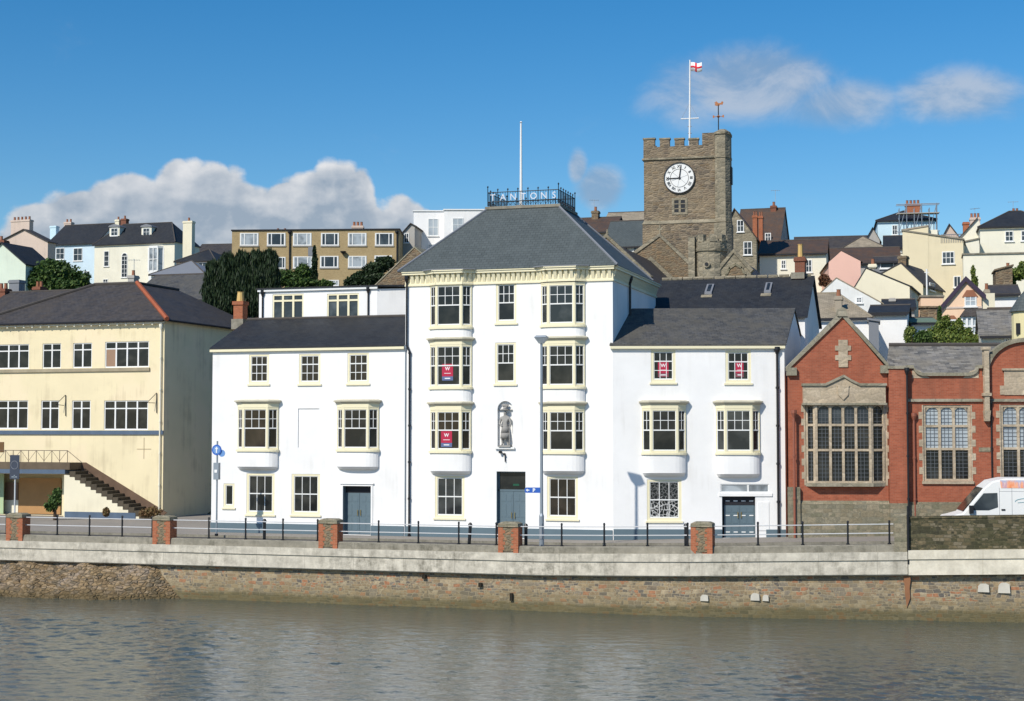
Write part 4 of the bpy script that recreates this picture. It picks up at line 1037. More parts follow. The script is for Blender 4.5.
MB().hull([(.80*k, .12, 1.37*k), (1.60*k, .12, 2.32*k), (1.60*k, 2*W_-.12, 2.32*k), (.80*k, 2*W_-.12, 1.37*k)], [(.77*k, .12, 1.39*k), (1.57*k, .12, 2.34*k), (1.57*k, 2*W_-.12, 2.34*k), (.77*k, 2*W_-.12, 1.39*k)]).build('windscreen', GLASS, t)
MB().box(1.0*k, 1.16*k, -.26, -.02, 1.3*k, 1.62*k).build('wing_mirror', BLACKM, t)
for zz in (2.02,): MB().box(.3*k, 6.2*k, -.012, -.002, .55*k, .72*k).build('side_trim', BLACKM, t)
mb = MB()
for x in (2.22, 2.72, 4.0): mb.box(x*k, x*k+.015, -.006, .002, .8*k, 2.35*k)
mb.box(2.22*k, 4.0*k, -.006, .002, 2.2*k, 2.2*k+.012); mb.build('door_seam', mplain('seam_grey', (.25, .26, .28), .6), t)
MB().box(2.3*k, 2.45*k, -.03, -.0, 1.42*k, 1.48*k).build('door_handle', BLACKM, t)
def mvan():
    s = N('orange_pink_van_picture'); v = s.uv()
    z = s.sepz(v, 1); n = s.noise(s.uv(2.2, .8), 2.0, 4)
    a = s.ramp(n, [(.35, (.85, .28, .12)), (.5, (.90, .45, .28)), (.6, (.55, .35, .45)), (.7, (.9, .62, .5))])
    mr = s.t.nodes.new('ShaderNodeMapRange'); s.put(mr.inputs[0], s.math('ADD', z, s.math('MULTIPLY', n, .35))); mr.inputs[1].default_value = 2.72*k; mr.inputs[2].default_value = 2.86*k
    return s.fin(s.mix(mr.outputs[0], a, (.42, .50, .66)), .4, .4)
MB().exz(vk([(2.30, 2.34), (2.26, 2.66), (5.9, 2.67), (5.9, 2.34)]), -.012, -.001).build('side_picture', mvan(), t)
mb = MB()
for i in range(9): a = 3.3-.45*math.cos(i*.35); b = 3.3-.45*math.cos((i+1)*.35); mb.tube((a*k, -.006, (1.78+.14*math.sin(i*.35))*k), (b*k, -.006, (1.78+.14*math.sin((i+1)*.35))*k), .014, 4)
mb.tube((2.95*k, -.006, 1.74*k), (3.6*k, -.006, 1.80*k), .012, 4); mb.build('swoosh_logo', mplain('logo_teal', (.10, .28, .32), .4), t)
for x in (1.15, 5.1):
    mb = MB(); mb.tube((x*k, -.01, .36*k), (x*k, .25, .36*k), .36*k, 20); w = mb.build('wheel', BLACKM, t)
    mb = MB(); mb.tube((x*k, -.02, .36*k), (x*k, -.012, .36*k), .2*k, 16); mb.build('rim', GALV, w, VF)
MB().box(.0, .14*k, .1, .45, .8*k, 1.0*k).build('headlight', GLASSB, t)

# ------------------------------------------------------------------ brick library
lo = world(787.5, 430, 74.6)
L = Fr(lo.x, lo.y, 0, math.radians(15)); gl = g(lo.x)
lib = thing('library', 'ornate red brick building with pale stone mullioned windows and a pointed gable beside the hotel', 'library', Fr(lo.x, lo.y, gl, L.a))
FRAMES[lib.name] = Fr(lo.x, lo.y, gl, L.a)
LU = lambda px: L.u(px)
LZ = lambda px, py: L.z(px, py)
u0, u1 = LU(788), LU(888); uap, zap = L.uz(842, 316)
zs0, zs1 = LZ(788, 371), LZ(888, 368)
zs = (zs0+zs1)/2; zb0 = 0.0; zst = LZ(840, 504)
uend = LU(1024)+8.5
LDp = 9.0
LS = math.tan(L.a)
mb = MB(LS)
bw0, bw1, bz0, bz1 = LU(805.5), LU(885.5), LZ(845, 485.5), LZ(845, 403.5)
mb.grid(u0, u1, zst, zs, 0, [(bw0, bw1, bz0, bz1)], .3)
mb.poly([(u0, 0, zs), (u1, 0, zs), (uap, 0, zap)])
mb.poly([(u1, 0, zs-2), (u1, LDp, zs-2), (u1, LDp, zs), (u1, 0, zs)]); mb.poly([(u0, 0, 0), (u0, LDp, 0), (u0, LDp, zs), (u0, 0, zs)])
mb.build('gable_wall', BRICK, lib, L, recalc=False)
# stone base
mb = MB(); mb.box(u0-.0, u1, -.12, .3, -.2, zst-.002); mb.hull([(u0-.0, -.12, zst-.0), (u1, -.12, zst), (u1, 0, zst), (u0-.0, 0, zst)], [(u0-.0, -.02, zst+.16), (u1, -.02, zst+.16), (u1, 0, zst+.16), (u0-.05, 0, zst+.16)])
mb.box(u0-.02, LU(799), -.22, .2, -.2, LZ(790, 487)); mb.build('stone_base', STONEG, lib, L)
# gable coping
mb = MB(); cw = .26
for (ua, sgn, zz) in ((u0, 1, zs0), (u1, -1, zs1)):
    mb.hull([(ua-sgn*.04, -.10, zz-.0), (uap, -.10, zap-.05), (uap, -.10, zap+cw), (ua-sgn*.04, -.10, zz+cw*.8)], [(ua-sgn*.04, .35, zz), (uap, .35, zap-.05), (uap, .35, zap+cw), (ua-sgn*.04, .35, zz+cw*.8)])
mb.box(u0-.02, u0+.42, -.20, .3, zs0-.22, zs0+.16); mb.box(u1-.35, u1+.05, -.20, .3, zs1-.25, zs1+.12)
mb.build('gable_coping', COPING, lib, L)
MB().exz([(uap-.26, zap-.02), (uap+.26, zap-.02), (uap+.16, zap+.34), (uap, zap+.42), (uap-.16, zap+.34)], -.16, .36).build('apex_stone', COPING, lib, L)
# cross ornament: blocks
cu_, cz_ = L.uz(843, 353.5); mb = MB(); s_ = .05
mb.box(cu_-.22, cu_+.22, -.05, .0, cz_-.66, cz_+.66)
for dz in (-.2, .26): mb.box(cu_-.38, cu_+.38, -.045, .0, cz_+dz-.12, cz_+dz+.12)
mb.build('stone_cross_panel', STONE, lib, L)
# parapet above the big window
mb = MB(); pz0, pz1 = LZ(845, 403), LZ(845, 386)
a, b = LU(802.8), LU(884.8); pk = LZ(842, 377.5)
mb.exz([(a, pz0), (b, pz0), (b, pz1), (LU(859), pz1), (LU(850), (pz1+pk)/2), (uap, pk), (LU(834), (pz1+pk)/2), (LU(825), pz1), (a, pz1)], -.30, -.0); mb.build('window_parapet', STONE, lib, L)
mb = MB()
pts = [(a-.05, pz1), (LU(825), pz1), (LU(834), (pz1+pk)/2), (uap, pk), (LU(850), (pz1+pk)/2), (LU(859), pz1), (b+.05, pz1)]
for p, q in zip(pts, pts[1:]): mb.hull([(p[0], -.38, p[1]+.003), (q[0], -.38, q[1]+.003), (q[0], -.38, q[1]+.12), (p[0], -.38, p[1]+.12)], [(p[0], .0, p[1]+.003), (q[0], .0, q[1]+.003), (q[0], .0, q[1]+.12), (p[0], .0, p[1]+.12)])
mb.box(a-.05, b+.05, -.40, -.0, pz0-.10, pz0-.003); mb.build('parapet_moulding', COPING, lib, L)
sx, sz = L.uz(842, 393)
mb = MB(); mb.exz([(sx-.26, sz+.30), (sx+.26, sz+.30), (sx+.24, sz-.1), (sx, sz-.34), (sx-.24, sz-.1)], -.36, -.3); mb.box(sx-.3, sx+.3, -.35, -.3, sz+.3, sz+.36); mb.build('carved_shield', STONE, lib, L)
def mullwin(root, fr, x0, x1, z0, z1, n, transoms, y0, gms, name='mullioned_window', arch=True, mw=.10, jamb=.12, lead=.19):
    """stone mullions, arched heads, leaded lights"""
    mb = MB(); yb = y0+.2
    mb.box(x0, x0+jamb, y0, yb, z0, z1); mb.box(x1-jamb, x1, y0, yb, z0, z1); mb.box(x0+jamb, x1-jamb, y0, yb, z1-.12, z1); mb.box(x0+jamb, x1-jamb, y0, yb, z0, z0+.10)
    xi0, xi1 = x0+jamb, x1-jamb; cw_ = (xi1-xi0)/n
    for k in range(1, n): q = xi0+cw_*k; mb.box(q-mw/2, q+mw/2, y0+.01, yb-.01, z0+.1, z1-.12)
    for tz in transoms: mb.box(xi0, xi1, y0+.02, yb-.02, tz-.055, tz+.055)
    if arch:
        for k in range(n):
            a, b = xi0+cw_*k+mw/2, xi0+cw_*(k+1)-mw/2; r = (b-a)/2; zt_ = z1-.12
            for s in (-1, 1):
                c = (a+b)/2; pts = [(c+s*r*math.cos(i*math.pi/10), zt_-r*.75+r*.75*math.sin(i*math.pi/10)) for i in range(6)]
                for p, q in zip(pts, pts[1:]): mb.exz([p, q, (q[0], zt_+.01), (p[0], zt_+.01)] if s > 0 else [q, p, (p[0], zt_+.01), (q[0], zt_+.01)], y0+.03, y0+.15)
    w = mb.build(name, STONE, root, fr)
    zc = [z0+.1]+list(transoms)+[z1-.1]
    ld_ = MB()
    for k in range(n):
        a, b = xi0+cw_*k, xi0+cw_*(k+1)
        m_ = max(2, round((b-a-mw)/lead))
        for i in range(1, m_): q = a+mw/2+(b-a-mw)*i/m_; ld_.box(q-.011, q+.011, y0+.08, y0+.095, z0+.1, z1-.1)
    zz = z0+.1+lead
    while zz < z1-.1: ld_.box(xi0, xi1, y0+.081, y0+.094, zz-.011, zz+.011); zz += lead
    ld_.build('lead_bars', mplain('lead_came', (.12, .13, .14), .5) if 'lead_came' not in bpy.data.materials else bpy.data.materials['lead_came'], w, fr)
    for i, (c, d) in enumerate(zip(zc, zc[1:])): MB().box(xi0, xi1, y0+.10, y0+.12, c, d).build('pane', gms[min(i, len(gms)-1)], w, fr)
    return w
# bay: centre four lights forward, canted side lights
c0, c1 = L.u(815, -.28), L.u(871.5, -.28)
tz = [LZ(845, 450), LZ(845, 425)]
mullwin(lib, L, c0, c1, bz0+.12, bz1, 4, tz, -.28, [GLASS, GLASS, GLASSB], name='great_window', mw=.12)
for (pa, pb, na) in (((bw0+.02, .02), (c0, -.26), 1), ((c1, -.26), (bw1-.02, .02), 1)):
    d = Vector((pb[0]-pa[0], pb[1]-pa[1])); ang = math.atan2(d.y, d.x); f2 = Fr(*(L.M @ Vector((pa[0], pa[1], 0))), L.a+ang)
    mullwin(lib, f2, 0, d.length, bz0+.12, bz1, 1, tz, 0, [GLASS], name='side_light', jamb=.10)
mb = MB(); mb.exy([(bw0-.05, .05), (c0-.05, -.36), (c1+.05, -.36), (bw1+.05, .05)], bz0-.04, bz0+.118); mb.build('window_sill', COPING, lib, L)
# quoins round the great window
def quoins(x, sg, z0, z1, h0, e0, e1, name='quoins', extra=None):
    mb = MB(); zz = z0; i = 0
    while zz < z1-.08:
        h_ = min(h0, z1-zz); e = e0 if i % 2 else e1
        mb.box(x, x+sg*e, -.02, .05, zz, zz+h_-.0); zz += h_; i += 1
    if extra: extra(mb)
    mb.build(name, STONE, lib, L)
quoins(bw0, -1, bz0, bz1, .32, .20, .08); quoins(bw1, 1, bz0, bz1, .32, .20, .08)
# brick pier and main range
p0, p1 = LU(888.5), LU(907)
zp = LZ(897, 369)
mb = MB(); mb.box(p0, p1, -.24, .4, zst-.2, zp); mb.build('brick_pier', BRICK, lib, L)
mb = MB(); mb.box(p0-.06, p1+.04, -.30, .42, zp, zp+.14); mb.build('pier_cap', COPING, lib, L)
mb = MB(); mb.box(p0-.02, p1+.02, -.30, .3, -.2, zst+.05); mb.build('pier_base', STONEG, lib, L)
zpp = LZ(945, 376); zpe = LZ(912, 368.5)
w2 = (L.rect(923.5, 971, 405, 481)); w3 = L.rect(1001, 1052, 404.5, 480)
ua, ub, uc, ud = LU(914), LU(925), LU(968), LU(979)
mb = MB(); mb.grid(p1, uend, zst, zpp, .0, [w2, w3], .25); 
mb.build('front_wall', BRICK, lib, L, recalc=False)
pu0, pu1 = LU(983), LU(989.5)
# parapet ends and curved sweeps
mb = MB()
def sweepcurve(a, b, za, zb, n=6): return [(a+(b-a)*(1-math.cos(i/n*math.pi/2)), zb+(za-zb)*(1-math.sin(i/n*math.pi/2))) for i in range(n+1)]
C1 = sweepcurve(ua, ub, zpe, zpp); C2 = [(ud-(q-ua)*(ud-uc)/(ub-ua), z) for q, z in C1][::-1]
mb.exz([(p1, zpp), (ub, zpp)][:1]+[(ub, zpp-.0)]+C1[::-1][1:]+[(p1, zpe)], .0, .35)
mb.exz([(uc, zpp)]+[(pu0, zpp), (pu0, zpe)]+C2[::-1][:-1], .0, .35)
mb.build('parapet_wall', BRICK, lib, L)
mb = MB(); path = [(p1+.05, zpe)]+C1+C2+[(pu0, zpe)]
for p, q in zip(path, path[1:]): mb.hull([(p[0], -.12, p[1]+.002), (q[0], -.12, q[1]+.002), (q[0], -.12, q[1]+.16), (p[0], -.12, p[1]+.16)], [(p[0], .4, p[1]+.002), (q[0], .4, q[1]+.002), (q[0], .4, q[1]+.16), (p[0], .4, p[1]+.16)])
mb.build('parapet_coping', COPING, lib, L)
mb = MB(); z_, = [LZ(920, 378)]
mb.exz([(ua-.05, z_), (ub+.25, z_), (ua+.3, z_+.35), (ua-.05, z_+.4)], -.02, .0); mb.exz([(uc-.2, z_), (ud+.02, z_), (ud+.02, z_+.4), (ud-.35, z_+.35)], -.02, .0); mb.build('scroll_stone', STONE, lib, L)
zsc = LZ(945, 400.5)
mb = MB(); mb.box(p1+.01, pu0-.02, -.10, 0, zsc-.06, zsc+.08); mb.box(pu1+.02, uend, -.10, 0, zsc-.06, zsc+.08); mb.build('string_course', COPING, lib, L)
# pilaster shaft
mb = MB(); zc0, zc1 = LZ(986, 421), LZ(986, 350); mb.box(pu0+.04, pu1-.04, -.28, .1, zc0, zc1); mb.box(pu0-.04, pu1+.04, -.34, .1, LZ(986, 396), LZ(986, 393)); mb.hull([(pu0, -.32, zc0+.5), (pu1, -.32, zc0+.5), (pu1, .1, zc0+.5), (pu0, .1, zc0+.5)], [(pu0+.05, -.25, zc0-.02), (pu1-.05, -.25, zc0-.02), (pu1-.05, .1, zc0-.02), (pu0+.05, .1, zc0-.02)]); mb.box(pu0-.03, pu1+.03, -.33, .1, zc1, zc1+.14)
mb.build('stone_pilaster', STONE, lib, L)
# curved gable at the right
gr = (LU(1058)-pu1)/2+.1; gc = pu1+gr; zg = LZ(992, 372); gh = LZ(1024, 342)-zg
A = [(gc-gr*math.cos(i*math.pi/20), zg+gh*math.sin(i*math.pi/20)) for i in range(21)]
mb = MB(); mb.exz([(pu1, zpp), (gc+gr, zpp)]+A[::-1], 0, .35); mb.build('curved_gable', BRICK, lib, L)
mb = MB()
for p, q in zip(A, A[1:]):
    f = lambda t: (gc+(t[0]-gc)*(1+.22/gr), zg+(t[1]-zg)*(1+.2/gh))
    P, Q = f(p), f(q); mb.hull([(p[0], -.14, p[1]), (q[0], -.14, q[1]), (Q[0], -.14, Q[1]), (P[0], -.14, P[1])], [(p[0], .4, p[1]), (q[0], .4, q[1]), (Q[0], .4, Q[1]), (P[0], .4, P[1])])
mb.build('gable_coping', COPING, lib, L)
pn = L.rect(1004, 1044, 370.5, 395); mb = MB(); mb.box(*pn[:2], -.05, -.0, *pn[2:]); mb.box(pn[0]-.2, pn[0]-.003, -.045, 0, pn[2]+.02, pn[2]+.45); mb.box(pn[0]-.1, pn[1]+.1, -.12, 0, pn[3]+.003, pn[3]+.1); mb.build('stone_panel', STONE, lib, L)
mb = MB(); mb.box(p1, uend, -.14, .2, -.2, zst-.01); mb.box(p1, uend, -.06, .05, zst-.008, zst+.10); mb.build('stone_base', STONEG, lib, L)
for ww in (w2, w3):
    tz = [LZ(945, 449), LZ(945, 426)] if ww is w2 else [LZ(1020, 448.5), LZ(1020, 425.5)]
    mullwin(lib, L, *ww, 3, tz, .04, [GLASS, BLINDS, BLINDS], mw=.12, lead=.18)
    quoins(ww[0], -1, ww[2], ww[3], .33, .22, .06); quoins(ww[1], 1, ww[2], ww[3], .33, .22, .06)
    MB().box(ww[0]-.1, ww[1]+.1, -.1, .05, ww[2]-.14, ww[2]-.004).build('window_sill', STONE, lib, L)
# roof of the library behind the parapet
rv0, rv1 = .5, 4.6; rz1 = L.z(940, 347, rv1); rz0 = LZ(940, 372)
mb = MB(LS); slab(mb, LU(884), uend, rv0, rz0-.7, rv1, rz1, .08); slab(mb, LU(884), uend, rv1+.002, rz1, LDp, rz0, .08); mb.build('main_roof', SLATE_RAG, lib, L)
mb = MB(LS); mb.tube((LU(884), rv1, rz1+.1), (uend, rv1, rz1+.1), .12, 6); mb.build('ridge_tiles', RIDGED, lib, L)
mb = MB(LS)
mb.hull([(u0-.1, .35, zs-.05), (uap, .35, zap-.06), (uap, LDp, zap-.06), (u0-.1, LDp, zs-.05)], [(u0-.1, .35, zs+.05), (uap, .35, zap+.04), (uap, LDp, zap+.04), (u0-.1, LDp, zs+.05)])
mb.hull([(u1+.1, .35, zs-.05), (uap, .35, zap-.06), (uap, LDp, zap-.06), (u1+.1, LDp, zs-.05)], [(u1+.1, .35, zs+.05), (uap, .35, zap+.04), (uap, LDp, zap+.04), (u1+.1, LDp, zs+.05)])
mb.build('gable_roof', SLATE_RAG, lib, L)
# pipes
q = LU(906); downpipe(lib, L, [(q, -.34, LZ(906, 370)), (q, -.34, .1)], .045)
q = LU(913.5); downpipe(lib, L, [(q, -.1, LZ(913, 415)), (q, -.1, .1)], .055, REDPIPE)
q = LU(793); downpipe(lib, L, [(q, -.3, LZ(793, 412)), (q, -.3, .1)], .055, REDPIPE)
q = LU(991); downpipe(lib, L, [(q, -.06, LZ(991, 402)), (q, -.06, .3)], .035)
mb = MB(); q, z_ = L.uz(985, 449.5); mb.box(q-.3, q+.25, -.03, 0, z_-.1, z_+.1); mb.box(q-.15, q+.35, -.06, 0, z_-3.3, z_-2.95) if False else None; mb.build('carved_stone', STONEG, lib, L)

# ------------------------------------------------------------------ pale yellow building on the left
yo = world(163.5, 430, 95); YB = Fr(yo.x, yo.y, 0, math.radians(-1.5))
yb = thing('office_building', 'pale yellow rendered two-storey building over a ground floor with white framed windows and outside staircase', 'building', YB)
zy = YB.z(80, 322); yx0 = -13.8; YD = 13
hol = []; yw = []
for a, b, c, d, n in ((-12, 29, 344.5, 369, 4), (42.5, 61, 343.5, 368.5, 2), (73, 92, 343, 368, 2), (105, 149, 341.5, 367.5, 4), (-12.5, 28, 400.5, 429, 4), (41, 59, 400.5, 429.5, 2), (72, 90.5, 400.5, 429.5, 2), (104, 148, 400.5, 430, 4)):
    h = YB.rect(a, b, c, d); hol.append(h); yw.append((h, n))
op = YB.rect(-14, 62, 474, 517); op = (op[0], op[1], .02, op[3]); hol.append(op)
mb = MB(); mb.grid(yx0, 0, -.3, zy, 0, hol, .14)
mb.poly([(0, 0, -.3), (0, YD, -.3), (0, YD, zy), (0, 0, zy)]); mb.poly([(yx0, 0, -.3), (yx0, YD, -.3), (yx0, YD, zy), (yx0, 0, zy)])
mb.poly([(yx0, YD, -.3), (0, YD, -.3), (0, YD, zy), (yx0, YD, zy)])
mb.poly([(op[0], 1.2, .02), (op[1], 1.2, .02), (op[1], 1.2, op[3]), (op[0], 1.2, op[3])]); mb.poly([(op[1], .1, .02), (op[1], 1.2, .02), (op[1], 1.2, op[3]), (op[1], .1, op[3])]); mb.poly([(op[0], .1, op[3]), (op[1], .1, op[3]), (op[1], 1.2, op[3]), (op[0], 1.2, op[3])])
mb.build('wall', YELLOW, yb, YB, recalc=False)
for i, (h, n) in enumerate(yw):
    a, b, c, d = h; mb = MB(); y_ = .04
    mb.box(a, a+.07, y_, y_+.06, c, d); mb.box(b-.07, b, y_, y_+.06, c, d); mb.box(a+.07, b-.07, y_, y_+.06, d-.06, d); mb.box(a+.07, b-.07, y_, y_+.06, c, c+.08)
    tzz = d-(d-c)*.27; mb.box(a+.07, b-.07, y_+.003, y_+.057, tzz-.035, tzz+.035)
    for k_ in range(1, n): q = a+(b-a)*k_/n; mb.box(q-.05, q+.05, y_-.005, y_+.065, c+.08, d-.06)
    w = mb.build('window', WHITEP if i not in (1,) else WHITE2, yb, YB)
    MB().box(a+.03, b-.03, y_+.03, y_+.045, c+.03, d-.03).build('pane', GLASS, w, YB)
    if i == 3: MB().box(a+.09, a+(b-a)/4-.05, y_+.012, y_+.028, c+.09, tzz-.04).build('boarded_light', mplain('brown_board', (.33, .21, .14), .8), w, YB)
s0 = YB.rect(-20, 150, 369, 372); mb = MB(); mb.box(yx0, s0[1], -.10, 0, s0[2], s0[2]+.2); mb.build('sill_course', mplain('grey_stained_sill', (.34, .29, .2), .9, var=.4), yb, YB)
s0 = YB.z(100, 430.5), YB.z(100, 434.5); mb = MB(); mb.box(yx0, .0, -.09, 0, s0[1], s0[0]); mb.box(0.002, .09, -.09, YD, s0[1], s0[0]) if False else None; mb.build('string_course', BAND, yb, YB)
mb = MB(); mb.box(yx0, .02, -.18, 0, zy-.22, zy-.06); 
q = yx0
while q < 0: mb.box(q, q+.09, -.24, -.18, zy-.3, zy-.06); q += .62
mb.build('eaves_course', PALECREAM, yb, YB)
mb = MB(); mb.tube((yx0, -.34, zy-.06), (.1, -.34, zy-.06), .075, 6); mb.tube((.32, -.3, zy-.04), (.32, YD, zy-.04), .07, 6); mb.build('gutter', DARKW, yb, YB)
p_ = 5.3; zt_y = YB.z(110, 284.5, p_)
E_ = [(yx0-.4, -.4, zy-.03), (.4, -.4, zy-.03), (.4, YD+.4, zy-.03), (yx0-.4, YD+.4, zy-.03)]; P_ = [(yx0+p_, p_, zt_y), (-p_, p_, zt_y), (-p_, YD-2.5, zt_y), (yx0+p_, YD-2.5, zt_y)]
mb = MB(); mb.hull(E_, P_); rf = mb.build('roof', SLATE_OLD, yb, YB)
mb = MB(); mb.tube(Vector(E_[1])+Vector((0, 0, .05)), Vector(P_[1])+Vector((0, 0, .06)), .15, 6); mb.build('hip_tiles', RIDGE, rf, YB)
mb = MB(); mb.tube(Vector(P_[0])+Vector((0, 0, .05)), Vector(P_[1])+Vector((0, 0, .05)), .10, 6); mb.tube(Vector(E_[0])+Vector((0, 0, .05)), Vector(P_[0])+Vector((0, 0, .05)), .10, 6); mb.tube(Vector(P_[1])+Vector((0, 0, .05)), Vector(P_[2])+Vector((0, 0, .05)), .10, 6); mb.build('ridge_tiles', RIDGED, rf, YB)
downpipe(yb, YB, [(-.18, -.12, zy-.35), (-.18, -.12, .1)], .05, PALECREAM)
# sign brackets
for a, b in (((60, 414), (66, 395)), ((150, 411), (157, 393))):
    u_, z0_ = YB.uz(b[0], a[1]+2); u2, z1_ = YB.uz(b[0], b[1]); mb = MB(); mb.tube((u_, -.05, z0_), (u2, -.05, z1_), .025, 5); mb.tube((u2, -.05, z1_), (u2-.35, -.55, z1_-.6), .02, 5); mb.tube((u2-.1, -.05, (z0_+z1_)/2), (u2-.35, -.55, z1_-.6), .02, 5); mb.build('sign_bracket', BLACKM, yb, YB)
# vents and old pipe marks on the end wall, dark boarded opening at its rear
mb = MB(); sv = 5.6; mb.box(.0, .05, 9.2, 10.4, YB.z(200, 415, 9), YB.z(200, 365, 9)); mb.build('end_wall_shutter', mplain('brown_shutter', (.10, .06, .04), .8), yb, YB)
u_, z_ = YB.uz(144, 449); mb = MB(); mb.box(u_-.5, u_+.5, -.02, 0, z_-.015, z_+.015); mb.box(u_-.015, u_+.015, -.02, 0, z_-.6, z_+.7); mb.build('wall_conduit', mplain('conduit', (.4, .32, .2), .8), yb, YB)
# landing, outside stair
lz = YB.z(50, 469.5, -1.4); l1 = YB.u(66, -1.4)
mb = MB(); mb.box(yx0, l1, -1.45, -.0, lz-.26, lz); ld_o = mb.build('landing_slab', BAND, yb, YB)
MB().box(yx0, l1+.3, -1.40, -.02, lz+.002, lz+.42).build('landing_kerb', mplain('dark_stained_render', (.13, .10, .07), .9, var=.4), yb, YB)
# steps
xe_, ze_ = YB.uz(150, 516, -1.4); ns = 15
mb = MB()
xs0 = l1+.3
for k_ in range(ns):
    a = xs0+(xe_-xs0)*k_/ns; b = xs0+(xe_-xs0)*(k_+1)/ns; zt2 = lz*(1-(k_+.5)/ns)
    mb.box(a, b+.04, -1.40, -.02, zt2-.34, zt2)
st = mb.build('stair_flight', mplain('mossy_dark_steps', (.085, .07, .05), .95, var=.5), yb, YB)
mb = MB(); mb.hull([(xs0-.2, -1.55, lz-.1), (xe_, -1.55, -.0), (xe_+.5, -1.55, .0), (xe_+.1, -1.55, .3), (xs0+.2, -1.55, lz+.42), (xs0-.2, -1.55, lz+.42)][:0] or [(xs0-.3, -1.48, lz-.05), (xe_-.1, -1.48, .0), (xe_+.2, -1.48, .35), (xs0+.2, -1.48, lz+.42), (xs0-.3, -1.48, lz+.42)],
                   [(xs0-.3, -1.41, lz-.05), (xe_-.1, -1.41, .0), (xe_+.2, -1.41, .35), (xs0+.2, -1.41, lz+.42), (xs0-.3, -1.41, lz+.42)]) if False else None
mb = MB(); mb.hull([(xs0-.3, -.1, lz+.42), (xs0+.25, -.1, lz+.42), (xe_+.35, -.1, .32), (xe_-.05, -.1, .0), (xs0-.3, -.1, lz)], [(xs0-.3, -.02, lz+.42), (xs0+.25, -.02, lz+.42), (xe_+.35, -.02, .32), (xe_-.05, -.02, .0), (xs0-.3, -.02, lz)]); mb.build('stair_string', mplain('dark_brown_string', (.14, .09, .06), .9, var=.4), yb, YB)
mb = MB(); mb.exz([(l1-.1, 0), (l1-.1, lz-.3), (xs0+.2, lz-.4), (xe_-.5, .0)], -1.38, -.04); mb.build('stair_wall', CREAM, yb, YB)
mb = MB(); mb.box(l1-.0, xe_-1.0, -1.42, -1.381, .0, .35); mb.build('stair_wall_plinth', BAND, yb, YB)
mb = MB()
rz = lz+.42; n = 14
for k_ in range(n+1): q = yx0+(xs0-.2-yx0)*k_/n; mb.tube((q, -1.35, rz), (q, -1.35, rz+.75), .022, 5)
mb.tube((yx0, -1.35, rz+.75), (xs0-.2, -1.35, rz+.75), .022, 5)
for k_ in range(n): a = yx0+(xs0-.2-yx0)*k_/n; b = yx0+(xs0-.2-yx0)*(k_+1)/n; mb.tube((a, -1.35, rz+.1), (b, -1.35, rz+.75), .012, 4) if k_ % 2 else mb.tube((a, -1.35, rz+.75), (b, -1.35, rz+.1), .012, 4)
mb.tube((xs0-.2, -1.35, rz+.75), (xs0+.8, -1.35, rz+.05), .02, 5); mb.build('landing_railing', mplain('brown_iron', (.16, .12, .09), .7), yb, YB)
bo = YB.rect(19, 61, 478, 517, .9); MB().box(bo[0], bo[1], .85, .9, .03, bo[3]).build('boarded_front', BOARD, yb, YB)
mb = MB(); mb.box(bo[0]-1.0, bo[0]-.02, .8, .9, .9, 2.0); mb.build('notice_board', mplain('brown_notice', (.20, .13, .09), .7), yb, YB)
mb = MB(); mb.box(bo[0]-1.05, bo[0]-.0, .82, .91, .03, .88); mb.build('white_door_foot', PALECREAM, yb, YB)
go = YB.rect(-14, 4, 474, 517, .3); MB().box(go[0], go[1], .25, .3, .03, go[3]+.1).build('green_door', GREEND, yb, YB)
vt = YB.rect(-8, 4, 442, 452); MB().box(vt[0], vt[1], -.03, .0, vt[2], vt[3]).build('wall_vent', mplain('brown_vent', (.16, .09, .04), .8), yb, YB)
# ------------------------------------------------------------------ hillside houses
HG = None
def farwin(root, fr, x0, x1, z0, z1, n=2, rows=2, y=0.0, fm=None, gm=None, name='window', bar=.05, arch=False):
    mb = MB(); b = .08; fm = fm or WHITEP
    mb.box(x0, x0+b, y-.05, y+.02, z0, z1); mb.box(x1-b, x1, y-.05, y+.02, z0, z1); mb.box(x0+b, x1-b, y-.05, y+.02, z1-b, z1); mb.box(x0-.08, x1+.08, y-.12, y+.02, z0-.08, z0+.001)
    mb.box(x0+b, x1-b, y-.048, y+.02, z0+.002, z0+b)
    for k in range(1, n): q = x0+(x1-x0)*k/n; mb.box(q-bar/2, q+bar/2, y-.046, y+.018, z0+b, z1-b)
    for k in range(1, rows): q = z0+(z1-z0)*k/rows; mb.box(x0+b, x1-b, y-.044, y+.016, q-bar/2, q+bar/2)
    if arch:
        c = (x0+x1)/2; r = (x1-x0)/2
        for k in range(8):
            a1, a2 = k*math.pi/8, (k+1)*math.pi/8
            mb.exz([(c+r*math.cos(a1), z1+r*math.sin(a1)), (c+r*math.cos(a2), z1+r*math.sin(a2)), (c+(r-.1)*math.cos(a2), z1+(r-.1)*math.sin(a2)), (c+(r-.1)*math.cos(a1), z1+(r-.1)*math.sin(a1))], y-.05, y+.02)
    w = mb.build(name, fm, root, fr)
    mp = MB(); mp.box(x0+.04, x1-.04, y-.02, y+.004, z0+.03, z1-.03)
    if arch: mp.exz([(c+(r-.05)*math.cos(k*math.pi/8), z1-.03+(r-.05)*math.sin(k*math.pi/8)) for k in range(9)], y-.02, y+.004)
    mp.build('pane', gm or GLASSB, w, fr)
    return w
